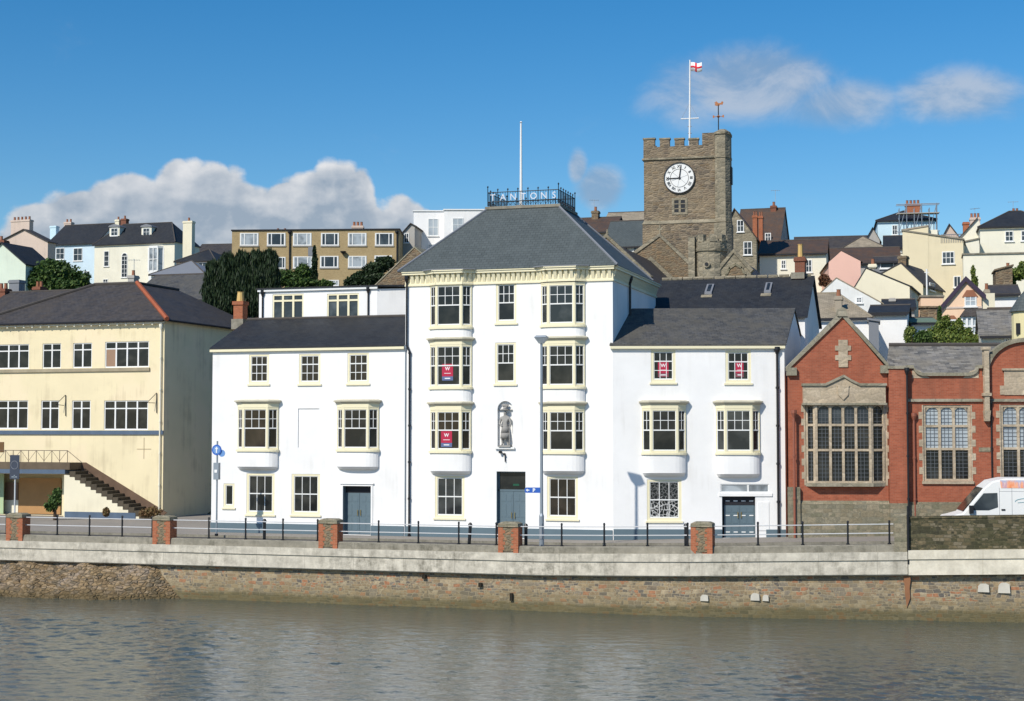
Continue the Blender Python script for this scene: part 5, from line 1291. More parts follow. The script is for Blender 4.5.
def chimney(root, fr, x0, x1, ytop, v, zb, m, pots=2, d=.8, potm=None, poth=.45):
    a, zt = fr.uz(x0, ytop, v); b, _ = fr.uz(x1, ytop, v)
    zt -= poth if pots else 0
    mb = MB(); mb.box(a, b, v, v+d, zb, zt-.25); mb.box(a-.06, b+.06, v-.06, v+d+.06, zt-.25, zt-.08); mb.box(a-.02, b+.02, v-.02, v+d+.02, zt-.08, zt)
    c = mb.build('chimney', m, root, fr)
    for k in range(pots):
        q = a+(b-a)*(k+.5)/pots; r = min(.15, (b-a)/pots*.4)
        MB().lathe([(r, zt), (r*.85, zt+poth*.9), (r*1.05, zt+poth)], q, v+d/2, 8).build('chimney_pot', potm or TERRA, c, fr)
    return c
def house(label, x0, x1, ye, yr, yb, Z, D, roof, wm, rm, deg=0, apex=None, wins=[], chims=[], cat='house', name='house', grp='houses on the hillside', over=.22, inset=None, th=.12, verge=None, group=True, wn=WHITEP, gm=None, drop=3.0, hipm=None):
    yl, yrr = ye if isinstance(ye, tuple) else (ye, ye)
    p = world(x0, yb, Z); fr = Fr(p.x, p.y, p.z, math.radians(deg))
    W = fr.u(x1)
    zl_, zr2 = fr.z(x0, yl), fr.z(x1, yrr)
    zb = -drop
    hz = hill(p.x, p.y)-p.z
    zb = min(zb, hz-.6)
    fb = Fr(p.x, p.y, p.z+zb, fr.a)
    t = thing(name, label, cat, fb, grp if group else None)
    base_fr = fr
    mid = (x0+x1)/2
    if roof == 'side':
        zr3 = fr.z(mid, yr, D/2); ze_ = (zl_+zr2)/2
        mb = MB(); mb.hull([(0, 0, zb), (0, D, zb), (0, D, ze_), (0, D/2, zr3-.05), (0, 0, ze_)], [(W, 0, zb), (W, D, zb), (W, D, ze_), (W, D/2, zr3-.05), (W, 0, ze_)]); mb.build('wall', wm, t, fr)
        k = (zr3-ze_)/(D/2)
        mb = MB(); slab(mb, -.15, W+.15, -over, ze_-k*over, D/2, zr3, th); slab(mb, -.15, W+.15, D/2+.002, zr3, D+over, ze_-k*over, th); mb.build('roof', rm, t, fr)
        MB().tube((-.15, D/2, zr3+th-.02), (W+.15, D/2, zr3+th-.02), .09, 6).build('ridge', RIDGED, t, fr)
        MB().box(-.1, W+.1, -over-.1, -over, ze_-k*over-.08, ze_-k*over+.06).build('gutter', DARKW, t, fr)
    elif roof == 'front':
        ua = fr.u(apex or mid); za = fr.z(apex or mid, yr)
        mb = MB(); A = [(0, zb), (W, zb), (W, zr2), (ua, za), (0, zl_)]; mb.exz(A, 0, D); mb.build('wall', wm, t, fr)
        mb = MB()
        for (xa, za_, sg) in ((0, zl_, -1), (W, zr2, 1)):
            if abs(xa-ua) < .3: continue
            k = (za-za_)/abs(ua-xa); ee = .2
            q = [(xa+sg*ee, za_-k*ee+.012), (ua, za+.012), (ua, za+th), (xa+sg*ee, za_-k*ee+th)]
            mb.exz(q, -over, D+over)
        mb.build('roof', rm, t, fr)
        if verge:
            mb = MB()
            for (xa, za_, sg) in ((0, zl_, -1), (W, zr2, 1)):
                k = (za-za_)/abs(ua-xa); ee = .3
                mb.exz([(xa+sg*ee, za_-k*ee-.24), (ua, za-.22), (ua, za+th+.04), (xa+sg*ee, za_-k*ee+th+.04)], -over-.07, -over-.003)
            mb.build('bargeboard', verge, t, fr)
    elif roof == 'hip':
        ze_ = (zl_+zr2)/2; ins = inset if inset is not None else D/2; il, ir = ins if isinstance(ins, tuple) else (min(ins, W/2-.05), min(ins, W/2-.05))
        zr3 = fr.z(mid, yr, D/2)
        mb = MB(); mb.box(0, W, 0, D, zb, ze_); mb.build('wall', wm, t, fr)
        mb = MB(); o_ = over; E = [(-o_, -o_, ze_), (W+o_, -o_, ze_), (W+o_, D+o_, ze_), (-o_, D+o_, ze_)]
        mb.hull(E, [(il, D/2-.03, zr3), (W-ir, D/2-.03, zr3), (W-ir, D/2+.03, zr3), (il, D/2+.03, zr3)]); mb.build('roof', rm, t, fr)
        mb = MB(); mb.tube((il, D/2, zr3), (W-ir, D/2, zr3), .08, 6); mb.build('ridge', hipm or RIDGED, t, fr); MB().tube((W+o_, -o_, ze_), (W-ir, D/2, zr3), .08, 6).build('hip', hipm or RIDGED, t, fr)
        if il > .3: MB().tube((-o_, -o_, ze_), (il, D/2, zr3), .08, 6).build('hip', hipm or RIDGED, t, fr)
        MB().box(-o_, W+o_, -o_-.08, -o_, ze_-.14, ze_-.01).build('gutter', DARKW, t, fr)
    elif roof == 'flat':
        ze_ = (zl_+zr2)/2
        mb = MB(); mb.hull([(0, 0, zb), (W, 0, zb), (W, D, zb), (0, D, zb)], [(0, 0, zl_), (W, 0, zr2), (W, D, zr2), (0, D, zl_)]); mb.build('wall', wm, t, fr)
        mb = MB(); mb.hull([(-.1, -.12, zl_+.01), (W+.1, -.12, zr2+.01), (W+.1, D, zr2+.01), (-.1, D, zl_+.01)], [(-.1, -.12, zl_+.14), (W+.1, -.12, zr2+.14), (W+.1, D, zr2+.14), (-.1, D, zl_+.14)]); mb.build('roof_edge', rm, t, fr)
    for w in wins:
        a, b, c, d = w[:4]; n = w[4] if len(w) > 4 else 2; r = w[5] if len(w) > 5 else 2
        h = fr.rect(a, b, c, d); farwin(t, fr, *h, n, r, gm=gm or (GLASSB if len(w) < 7 else w[6]), fm=wn, arch=(len(w) > 7 and w[7]))
    for c in chims:
        a, b, yt, v, m, pots = c[:6]; chimney(t, fr, a, b, yt, v, 0 if len(c) < 7 else c[6], m, pots)
    return t, fr, W
g1 = 'houses on the left hillside'
# left cluster -------------------------------------------------
house('rose-grey rendered gabled house with a broad pale chimney stack at the far left skyline', -8, 45, (246, 242), 230, 268, 205, 1.6, 'front', ROSEGREY, SLATE_OLD, -4, apex=21, grp=g1, chims=[(11, 29.5, 217, 1.5, ROSEGREY, 5)])
house('pale mint gable wall at the left edge of the picture beside the round tree', -26, 23, (270, 264), 243.5, 292, 150, 4.5, 'front', MINT, SLATE_DARK, -2, apex=-1, grp=g1, chims=[(-6, 4, 236, 4, BRICKD, 1)])
house('pale blue rendered terraced house beside the cream villa on the left hill', 47, 94, 243.5, 226, 284, 218, 9, 'side', SKYBLUE, SLATE_DARK, 0, grp=g1, wins=[(56, 64.5, 248, 259.5), (73.5, 82.5, 248, 261), (84, 89.5, 271, 279)], chims=[(50, 56, 226, 3.5, PALEBLUE, 0), (64, 71, 219, 4.5, ROSEGREY, 2)])
t, fr, W = house('cream villa with hipped slate roof, two dormers and a tall arched stair window', 94, 172.5, 243.5, 224, 286, 214, 7, 'hip', PALECREAM, SLATE_DARK, 0, inset=2.4, grp=g1,
      wins=[(104, 109, 251, 266.5, 1, 3), (103, 108, 279, 285), (121.5, 127.5, 256, 277.5, 2, 5, GLASSB, True)], chims=[(115, 119, 216.5, 4.5, CREAM, 1), (121, 126, 215.5, 4.5, BRICKD, 1)])
for a, b in ((109.5, 119.5), (141.5, 151.5)):
    u0_, u1_, z0_, z1_ = fr.rect(a, b, 227, 237, 1.3)
    mb = MB(); mb.box(u0_, u1_, 1.3, 4, z0_, z1_); mb.build('dormer', PALECREAM, t, fr)
    mb = MB(); mb.exz([(u0_-.15, z1_), (u1_+.15, z1_), (u1_, z1_+.2), ((u0_+u1_)/2, z1_+.42), (u0_, z1_+.2)], 1.15, 4); mb.build('dormer_roof', LEADM, t, fr)
    farwin(t, fr, u0_+.25, u1_-.25, z0_+.15, z1_-.15, 2, 2, 1.28, gm=GLASSB)
u0_, u1_, z0_, z1_ = fr.rect(146.5, 161.5, 247.5, 271, -.5)
mb = MB(); P_ = [(u0_, 0), (u0_+.5, -.7), (u1_-.5, -.7), (u1_, 0)]; mb.exy(P_, z0_-3.5, z0_+.1); mb.exy(P_, z1_-.1, z1_+.2)
for q in P_: mb.box(q[0]-.08, q[0]+.08, q[1]-.05, q[1]+.12, z0_, z1_)
mb.box((u0_+u1_)/2-.06, (u0_+u1_)/2+.06, -.75, -.6, z0_, z1_); mb.box(u0_+.5, u1_-.5, -.745, -.6, (z0_+z1_)/2-.05, (z0_+z1_)/2+.05); bw = mb.build('bay_window', WHITEP, t, fr)
MB().exy([(u0_+.1, 0), (u0_+.55, -.64), (u1_-.55, -.64), (u1_-.1, 0)], z0_+.1, z1_-.1).build('pane', CURT, bw, fr)
house('small house with a tall cream chimney stack just right of the cream villa', 176, 213, 261, 250, 274, 190, 7, 'hip', ROSEGREY, SLATE_DARK, 0, grp=g1, wins=[(198.5, 207, 262.5, 268, 2, 1)], chims=[(183, 192, 217.5, 3.0, CREAM, 1)])
house('white garden room with a low hipped lead roof below the cream villa', 151, 202, 274, 261.5, 284, 178, 6.5, 'hip', WHITE2, LEADM, 0, grp=g1)
house('long brown-roofed house peeping out behind the conifers left of the brown flats', 194, 236, 254, 245, 266, 225, 7, 'side', CREAM, SLATE_OLD, 8, grp=g1)
house('dark slate house roof with lean chimney stacks low at the left edge', -20, 52, 313, 293.5, 322, 118, 7, 'side', GREYR, SLATE_OLD, -2, grp=g1, chims=[(33, 40, 281, 4, BRICKD, 2), (9, 19, 280, 5, LEADM, 0), (-4, 5, 283, 3, BRICKD, 2)])
house('old lichen slate roof directly behind the pale yellow building', 128, 208, 300, 276.5, 312, 125, 9, 'side', GREYR, SLATE_LICH, 0, grp=g1, chims=[(128, 134, 270, 4.5, GREYR, 1)])
# brown flats --------------------------------------------------
wl_ = []
for a, b in ((240, 258.5), (267, 285.5), (293, 311.5), (321, 339), (348, 366.5), (375, 393.5)): wl_.append((a, b, 233, 245.5))
lw_ = [(240, 258.5, 257, 268.5), (273, 285.5, 257, 268.5), (293, 312.5, 256.5, 268), (320, 338.5, 256, 267.5), (348, 366.5, 256, 267.5), (374.5, 392, 255.5, 267.5), (325, 339, 280, 286), (348, 366, 280, 286)]
t, fr, W = house('flat-roofed buff brick block of flats with white windows behind the conifers', 231.5, 398.5, (231, 229.8), 0, 290, 167, 9, 'flat', FLATBRICK, DARKW, 16.5, cat='flats', name='apartment_block', group=False, chims=[(352, 363, 221.5, 3, ROSEGREY, 3), (276, 279, 228, 3, BRICKD, 1), (283, 286, 228, 3, BRICKD, 1)])
for i, q in enumerate(wl_+lw_):
    a, b, c, d = fr.rect(*q); mb = MB(); n = 3
    mb.box(a, b, -.06, .01, c, c+.10); mb.box(a, b, -.06, .01, d-.1, d)
    for p0_, p1_ in ((0, .08), (.22, .27), (.73, .78), (.92, 1)): mb.box(a+(b-a)*p0_, a+(b-a)*p1_, -.058, .008, c+.1, d-.1)
    w = mb.build('window', WHITEP, t, fr); MB().box(a+.05, b-.05, -.03, .004, c+.05, d-.05).build('pane', CURT if i % 2 == 0 else GLASSB, w, fr)
    MB().box(a-.05, b+.05, -.1, .0, c-.12, c-.003).build('sill', GREYR, w, fr)
for px in (288.5, 396.5): q = fr.u(px); downpipe(t, fr, [(q, -.1, fr.z(px, 232)), (q, -.1, 0)], .09, rings=False)
mb = MB(); q = fr.u(342.5); zq = fr.z(342.5, 252.5); mb.lathe([(0, zq-.3), (.3, zq), (.32, zq+.1)], q, -.3, 10); mb.build('satellite_dish', BLACKM, t, fr)
MB().box(fr.u(307), fr.u(314), -.1, -.01, fr.z(310, 256), fr.z(310, 247)).build('vent_panel', LEADM, t, fr)
# white modern block -----------------------------------------------
house('white flat-roofed modern house on the skyline left of the hotel roof', 413.5, 444, 211.5, 0, 262, 176, 8, 'flat', WHITE, WHITEP, 16.5, group=False, wins=[(428, 438.5, 218.5, 236), (428, 438, 244, 252)], gm=BLINDS)
house('taller white flat-roofed block with one window half hidden by the hotel roof', 444, 490, 210.3, 0, 262, 174, 8, 'flat', WHITE, WHITEP, 16.5, group=False, wins=[(452.5, 463.5, 218, 232)], gm=BLINDS)
house('grey stone house end with lean-to roof left of the white modern house', 400, 414, (236, 226), 224, 262, 172, 7, 'front', GREYR, SLATE_OLD, 10, apex=410, grp=g1, wins=[(404, 409, 233, 243)])
house('old brown stone gable with sloping top above the attic of the hotel', 371, 431, (290, 262), 248, 300, 118, 9, 'front', CHURCH, COPING, -3, apex=414, cat='stone gable', name='stone_gable', group=False, over=.05)
# centre behind hotel -------------------------------------------------
house('dark roofed house with upright chimney just right of the hotel roof letters', 570, 612, 232, 219, 250, 158, 8, 'side', TANR, SLATE_BROWN, 0, grp='houses behind the church', chims=[(591.5, 598, 206.5, 3.5, CHURCH, 1)])
house('grey slate roofed building with a tan upper roof left of the church tower', 604, 652, 246, 222, 262, 152, 9, 'side', WHITE2, SLATE_MAIN, 3, grp='houses behind the church', wins=[(620, 628, 247, 252), (633, 640, 246.5, 252)])
house('long tan roofed house behind the grey slate roof left of the church tower', 604, 660, 223, 213, 240, 175, 7, 'side', SAND, SLATE_TAN, 3, grp='houses behind the church')

# ------------------------------------------------------------------ church
tw_o = world(645, 430, 135); TF = Fr(tw_o.x, tw_o.y, 0, math.radians(3.0)); hz = hill(tw_o.x, tw_o.y)-1
TB = Fr(tw_o.x, tw_o.y, hz, TF.a)
tower = thing('church_tower', 'tall stone church tower with battlements, corner stair turret and white clock face', 'church tower', TB)
TW = TF.u(716.5); zt_t = TF.z(680, 146); zstr = TF.z(680, 159); zlow = TF.z(680, 223.5)
MB().box(0, TW, 0, 7.2, zlow-.0, zstr).build('shaft', TOWER, tower, TF)
MB().box(-.12, TW+.05, -.12, 7.3, hz, zlow-.002).build('lower_stage', TOWER, tower, TF)
mb = MB(); mb.box(-.14, TW+.05, -.14, 7.3, zstr, zstr+.16); mb.hull([(-.16, -.18, zlow), (TW+.05, -.18, zlow), (TW+.05, 7.3, zlow), (-.16, 7.3, zlow)], [(-.01, -.02, zlow+.3), (TW+.05, -.02, zlow+.3), (TW+.05, 7.2, zlow+.3), (-.01, 7.2, zlow+.3)]); mb.build('string_course', TOWERP, tower, TF)
mb = MB(); mb.box(-.03, TW, -.03, .4, zstr+.162, zt_t); mb.box(-.03, .4, .4, 7.2, zstr+.162, zt_t); mb.box(.4, TW, 6.8, 7.2, zstr+.162, zt_t); mb.box(TW-.4, TW-.001, .4, 6.8, zstr+.162, zt_t)
mer = [(645, 656), (661.5, 671), (676.5, 685.5), (691, 700)]
for a, b in mer: mb.box(TF.u(a)-.02, TF.u(b), -.028, .42, zt_t, TF.z((a+b)/2, 139.5+.2*(a < 660)))
for k_ in range(4): mb.box(-.028, .42, 1.2+k_*1.6, 2.1+k_*1.6, zt_t, zt_t+.95); mb.box(1.0+k_*1.5, 1.9+k_*1.5, 6.79, 7.21, zt_t, zt_t+.95)
mb.build('parapet', TOWER, tower, TF)
mb = MB()
for a, b in mer: z_ = TF.z((a+b)/2, 139.5); mb.box(TF.u(a)-.08, TF.u(b)+.06, -.09, .48, z_+.0, z_+.14)
mb.build('merlon_caps', TOWERP, tower, TF)
tu0, tu1 = TF.u(704), TF.u(733); ztu = TF.z(715, 132.5)
mb = MB(); mb.box(tu0, TW+.001, -.035, .9, zt_t, ztu); mb.build('turret_screen', TOWER, tower, TF)
# stair turret: half octagon standing against the corner
a = TW; b = TF.u(731.5, -.1)
pl = [(a+.02, 1.2), (a+.02, -.10), (a+.25, -.35), (b-.35, -.35), (b, .15), (b, 1.6), (b-.4, 2.4), (a+.02, 2.4)]
MB().exy(pl, hz, ztu-.2).build('stair_turret', TOWERP, tower, TF)
mb = MB(); c_ = lambda s: [((a+b)/2+(x-(a+b)/2)*s, .9+(y-.9)*s) for x, y in pl]
mb.exy(c_(1.08), ztu-.2, ztu); mb.hull([(x, y, ztu) for x, y in c_(1.06)], [(x, y, ztu+.35) for x, y in c_(.4)]); mb.exy(c_(1.05), zstr-.05, zstr+.14); mb.exy(c_(1.06), zlow+.0, zlow+.2); mb.build('turret_bands', TOWERP, tower, TF)
mb = MB(); mb.exy(c_(1.16), hz, zlow-.1); mb.build('turret_base', TOWERP, tower, TF)
mb = MB(); zz = TF.z(731, 168); mb.box(b+.0, b+.14, .5, 1.2, zz-1.3, zz+.2); mb.build('turret_light', BLACKM, tower, TF)
# clock
cu_, cz_ = TF.uz(679.5, 178.2); CR = 1.30
mb = MB(); mb.tube((cu_, -.10, cz_), (cu_, .0, cz_), CR, 48); ck = mb.build('clock_face', mplain('clock_white', (.80, .80, .78), .4, var=.02), tower, TF)
for r0_, r1_, y_ in ((CR-.01, CR+.07, -.15), (CR*.60, CR*.625, -.118)):
    mb = MB()
    for k_ in range(48):
        a1, a2 = k_*math.pi/24, (k_+1)*math.pi/24
        P = [(cu_+r*math.sin(q), cz_+r*math.cos(q)) for r, q in ((r0_, a1), (r1_, a1), (r1_, a2), (r0_, a2))]
        mb.exz(P, y_, -.101)
    mb.build('clock_ring', BLACKM, ck, TF)
mb = MB()
RN = {1: 'I', 2: 'II', 3: 'III', 4: 'IIII', 5: 'V', 6: 'VI', 7: 'VII', 8: 'VIII', 9: 'IX', 10: 'X', 11: 'XI', 12: 'XII'}
for hh_ in range(1, 13):
    q = hh_*math.pi/6; me = text_mesh(RN[hh_], .34, .01, .004); me.transform(Matrix.Rotation(q, 4, 'Y')); 
    xs_ = [v.co.x for v in me.vertices]; zs_ = [v.co.z for v in me.vertices]
    me.transform(Matrix.Translation((cu_+.80*CR*math.sin(q)-(min(xs_)+max(xs_))/2, -.118, cz_+.80*CR*math.cos(q)-(min(zs_)+max(zs_))/2)))
    set_uv(me) if not me.uv_layers else None
    me.materials.clear(); me.materials.append(BLACKM); link('numeral', me, ck, TF)
for k_ in range(60):
    q = k_*math.pi/30
    mb.exz([(cu_+r*math.sin(q+d), cz_+r*math.cos(q+d)) for r, d in ((CR*.945, -.01), (CR*.98, -.01), (CR*.98, .01), (CR*.945, .01))], -.115, -.101)
for k_ in range(6):
    q = k_*math.pi/3+.2; mb.exz([(cu_+r*math.sin(q+d), cz_+r*math.cos(q+d)) for r, d in ((.08, -.15), (CR*.6, -.016), (CR*.6, .016), (.08, .15))], -.112, -.101)
mb.build('minute_marks', mplain('clock_grey', (.3, .32, .34), .5), ck, TF)
mb = MB()
def hand(q, L_, w):
    mb.exz([(cu_+x*math.cos(q)+z*math.sin(q), cz_-x*math.sin(q)+z*math.cos(q)) for x, z in ((-w, -.12), (w, -.12), (w*.9, L_*.8), (0, L_), (-w*.9, L_*.8))], -.16, -.13)
hand(math.radians(8), .78*CR, .05); hand(math.radians(269), .86*CR, .042); mb.tube((cu_, -.17, cz_), (cu_, -.12, cz_), .1, 12); mb.build('clock_hands', BLACKM, ck, TF)
# belfry window
a, b, c, d = TF.rect(673, 686.5, 199, 213.5)
mb = MB(); mb.box(a-.1, a+.12, -.05, .02, c-.1, d+.1); mb.box(b-.12, b+.1, -.05, .02, c-.1, d+.1); mb.box(a+.12, b-.12, -.05, .02, d-.1, d+.1); mb.box(a+.12, b-.12, -.05, .02, c-.1, c+.1); mb.box((a+b)/2-.09, (a+b)/2+.09, -.048, .02, c+.1, d-.1)
for k_ in (1, 2): q = c+(d-c)*k_/3; mb.box(a+.12, b-.12, -.046, .02, q-.04, q+.04)
w = mb.build('belfry_window', TOWERP, tower, TF); MB().box(a+.05, b-.05, -.02, .004, c+.02, d-.02).build('pane', BLACKM, w, TF)
# small light low on the tower
# flagpole with flag, weathervane
u_, z_ = TF.uz(690, 60, 3.4); p = TF.M @ Vector((u_-.1, 3.4, zt_t-1.2)); ff = Fr(p.x, p.y, p.z, TF.a); h_ = z_-(zt_t-1.2)
t = thing('flagpole', 'white rigged flagpole with a cross yard on top of the church tower', 'flagpole', ff)
MB().tube((0, 0, 0), (.1, 0, h_), .10, 8, .06).build('pole', WHITEP, t)
zy_ = TF.z(690, 118.5, 3.4)-(zt_t-1.2)
mb = MB(); mb.tube((-.75, 0, zy_), (.85, 0, zy_), .05, 6); mb.build('yard', WHITEP, t)
mb = MB(); mb.tube((-.7, 0, zy_), (.05, 0, zy_+1.4), .012, 4); mb.tube((.8, 0, zy_), (.05, 0, zy_+1.4), .012, 4)
for k_ in range(6): mb.tube((-.14, -.02, .5+zy_*k_/7), (.2, -.02, .5+zy_*k_/7), .04, 5)
mb.build('stays', LEADM, t)
a, b, c, d = TF.rect(690.6, 702, 62, 71, 3.4)
p = TF.M @ Vector((a, 3.4, c)); ff = Fr(p.x, p.y, p.z, TF.a)
t = thing('flag', 'small white flag with a red cross flying from the church flagpole', 'flag', ff)
def wave(x0, x1, z0, z1, y, m, nm, n=14):
    mb = MB(); L_ = b-a; sh = lambda x: -.12*x/L_+(.06*math.sin(x*7)); yy = lambda x: y+.12*math.sin(x*5.5)
    tp_ = lambda x, z: z*(1-.25*max(0, x/L_-.55))
    for k_ in range(n):
        p0_, p1_ = x0+(x1-x0)*k_/n, x0+(x1-x0)*(k_+1)/n
        mb.hull([(p0_, yy(p0_), sh(p0_)+z0), (p1_, yy(p1_), sh(p1_)+z0), (p1_, yy(p1_), sh(p1_)+z1), (p0_, yy(p0_), sh(p0_)+z1)], [(p0_, yy(p0_)+.012, sh(p0_)+z0), (p1_, yy(p1_)+.012, sh(p1_)+z0), (p1_, yy(p1_)+.012, sh(p1_)+z1), (p0_, yy(p0_)+.012, sh(p0_)+z1)])
    return mb.build(nm, m, t, smooth=True)
FH_ = d-c; FL = b-a
wave(0, FL, 0, FH_, 0, LETW, 'cloth'); FR_ = mplain('flag_red', (.70, .03, .05), .7)
wave(0, FL, FH_*.40, FH_*.60, -.008, FR_, 'cross_bar'); wave(FL*.38, FL*.55, 0, FH_, -.009, FR_, 'cross_bar', 3)
u_, z0_ = TF.uz(718.5, 131.5, .9); u2_, z1_ = TF.uz(718.5, 101, .9)
p = TF.M @ Vector((u_, .9, ztu+.2)); ff = Fr(p.x, p.y, p.z, TF.a); h_ = z1_-ztu-.2
VANE = mplain('orange_gilded_vane', (.38, .15, .06), .5, .4, .3)
t = thing('weathervane', 'orange gilded weathercock on the stair turret of the church tower', 'weathervane', ff)
MB().tube((0, 0, 0), (0, 0, h_-.3), .05, 6).build('rod', BLACKM, t)
mb = MB(); zc = h_*.5; mb.tube((-.42, 0, zc), (.42, 0, zc), .03, 5); mb.tube((0, -.42, zc), (0, .42, zc), .03, 5); mb.lathe([(0, zc-.18), (.16, zc), (0, zc+.18)], 0, 0, 8)
for x_ in (-.42, .42): mb.box(x_-.07, x_+.07, -.02, .02, zc-.1, zc+.12)
mb.build('compass_arms', VANE, t)
MB().exz([(x*.72, h_-.2+(z+.15)*.75) for x, z in [(-.45, -.35), (-.2, -.45), (.1, -.45), (.25, -.3), (.5, -.35), (.62, -.05), (.45, .08), (.3, -.12), (.05, -.15), (-.15, .0), (-.25, .12), (-.35, -.0), (-.5, -.08), (-.35, -.16)]], -.025, .025).build('cockerel', VANE, t)

# church body: one thing with gables, roofs, little castellated turret and porch
cf = world(640, 300, 116); CF = Fr(cf.x, cf.y, 0, math.radians(0)); hzc = hill(cf.x, cf.y)-1.5
church = thing('church', 'old stone church with parallel gables and a castellated round turret below the clock tower', 'church', Fr(cf.x, cf.y, hzc, 0))
def gable(x0, x1, yl, yr_, ap, ya, v, D, wm=CHURCH, rm=SLATE_OLD, cross=False, th=.18):
    a, b, c = CF.u(x0, v), CF.u(x1, v), CF.u(ap, v); zl_, zr2, za = CF.z(x0, yl, v), CF.z(x1, yr_, v), CF.z(ap, ya, v)
    MB().exz([(a, hzc), (b, hzc), (b, zr2-.1), (c, za-.1), (a, zl_-.1)], v, v+.6).build('gable_wall', wm, church, CF)
    mb = MB()
    for xa, zz_ in ((a, zl_), (b, zr2)): mb.exz([(xa, zz_-.1), (c, za-.1), (c, za+.18), (xa+(.2 if xa > c else -.2), zz_+.1)], v-.1, v+.62)
    mb.build('gable_coping', TOWERP, church, CF)
    mb = MB()
    for xa, zz_ in ((a, zl_), (b, zr2)): mb.exz([(xa, zz_-.5), (c, za-.5), (c, za-.2), (xa, zz_-.2)], v+.63, v+D)
    mb.build('nave_roof', rm, church, CF)
    if cross:
        MB().exz([(c-.07, za), (c+.07, za), (c+.07, za+.5), (c+.25, za+.5), (c+.25, za+.65), (c+.07, za+.65), (c+.07, za+.95), (c-.07, za+.95), (c-.07, za+.65), (c-.25, za+.65), (c-.25, za+.5), (c-.07, za+.5)], v+.1, v+.3).build('gable_cross', TOWERP, church, CF)
gable(560, 650, 278, 277.5, 607, 236, 0, 16.2)
c_ = CF.u(607, 0); za_ = CF.z(607, 236, 0); b_ = CF.u(650, 0); zb_ = CF.z(650, 277.5, 0); a_ = CF.u(560, 0)
MB().exz([(a_, zb_-.3), (b_, zb_-.3), (b_+.2, zb_+.1), (c_, za_+.2), (a_-.2, zb_+.1)], 16.2, 16.7).build('rear_coping', TOWERP, church, CF)
MB().tube((c_, .3, za_+.15), (c_, .3, za_+.55), .12, 6, .05).build('finial', TOWERP, church, CF)
gable(632, 690, 256, 264, 660.5, 235.5, 16.9, 2.0, cross=True)
# battered turret
u0_, u1_, z0_, z1_ = CF.rect(692.5, 724, 234, 300, 1.0)
r_ = (u1_-u0_)/2; uc_ = (u0_+u1_)/2; zm_ = CF.z(708, 249)
MB().lathe([(r_*.98, hzc), (r_*.98, zm_)], uc_, 2.2, 16).build('turret', TOWERP, church, CF)
mb = MB(); mb.lathe([(r_*1.06, zm_), (r_*1.1, zm_+.22), (r_*1.02, zm_+.24), (r_*1.02, zm_+.75)], uc_, 2.2, 16)
for k_ in range(8):
    q = k_*math.pi/4+.3; mb.at(uc_, 2.2, q); mb.box(r_*.72, r_*1.04, -.24, .24, zm_+.70, z1_); mb.off()
mb.build('turret_battlements', TOWERP, church, CF)
MB().box(CF.u(688.5, 1), CF.u(695, 1), 1.3, 2.6, hzc, CF.z(691, 236, 1)).build('turret_buttress', TOWERP, church, CF)
q, z_ = CF.uz(706.5, 264, 0.9); mb = MB(); mb.tube((q, .90, z_), (q, 1.25, z_), .27, 8); w = mb.build('round_window', TOWERP, church, CF); MB().tube((q, .86, z_), (q, .90, z_), .14, 8).build('pane', BLACKM, w, CF)
# porch with pointed arch
gable(720, 752, 270, 271, 735, 251.5, 1.5, 12, wm=TOWERP, rm=SLATE_OLD)
ax, az = CF.uz(735.5, 265.5, 1.4)
mb = MB()
for s_ in (-1, 1):
    P = [(ax+s_*.62, az-1.6), (ax+s_*.62, az-.7), (ax+s_*.4, az-.25), (ax, az)]
    for p, q in zip(P, P[1:]): mb.hull([(p[0], 1.36, p[1]), (q[0], 1.36, q[1]), (q[0]+s_*.02, 1.36, q[1]+.2), (p[0]+s_*.18, 1.36, p[1]+.05)], [(p[0], 1.5, p[1]), (q[0], 1.5, q[1]), (q[0]+s_*.02, 1.5, q[1]+.2), (p[0]+s_*.18, 1.5, p[1]+.05)])
mb.build('arch_moulding', STONEG, church, CF)
MB().exz([(ax-.6, az-1.6), (ax+.6, az-1.6), (ax+.6, az-.7), (ax+.38, az-.25), (ax, az-.02), (ax-.38, az-.25), (ax-.6, az-.7)], 1.42, 1.5).build('arch_panel', CHURCH, church, CF)

# houses to the right of the tower
gc_ = 'houses right of the church tower'
house('stone gabled house with two white windows touching the right side of the church tower', 722, 758, (236, 238), 209, 262, 158, 9, 'front', TOWERP, SLATE_BROWN, 2, apex=736, grp=gc_, wins=[(737, 744, 220, 232), (743.5, 752, 241.5, 255)], chims=[(752.5, 757, 211, 1.5, BRICKO, 2), (758.5, 762.5, 211.5, 1.5, BRICKO, 2)])
house('house with steep dark roof and small brick-trimmed window right of the church tower', 736, 781, 242, 210, 262, 166, 9, 'side', GREYR, SLATE_BROWN, 0, grp=gc_, wins=[(765, 771, 233, 241)], chims=[(770.5, 776, 201.5, 4, BRICKD, 1)])
house('cream terraced house with two dark sash windows below the brown roof right of the church', 760, 828, 253.5, 241.5, 302, 140, 8, 'side', PALECREAM, SLATE_BROWN, 4, grp=gc_, wins=[(781, 786, 260, 269), (805.5, 812, 259.5, 272.5), (781, 786, 282, 290)])
house('very long dark roof on the skyline between the tower house and the scaffolded blue house', 795, 878, 252, 237.5, 262, 172, 10, 'side', GREYR, SLATE_OLD, 6, grp=gc_)
house('tan hipped roof in front of the long dark skyline roof', 844, 886, 248, 236.5, 258, 160, 6, 'hip', GREYR, SLATE_TAN, 6, grp=gc_)
house('low brown roof running above the pink gable', 822, 902, 263, 249, 285, 146, 8, 'side', GREYR, SLATE_BROWN, 5, grp=gc_)
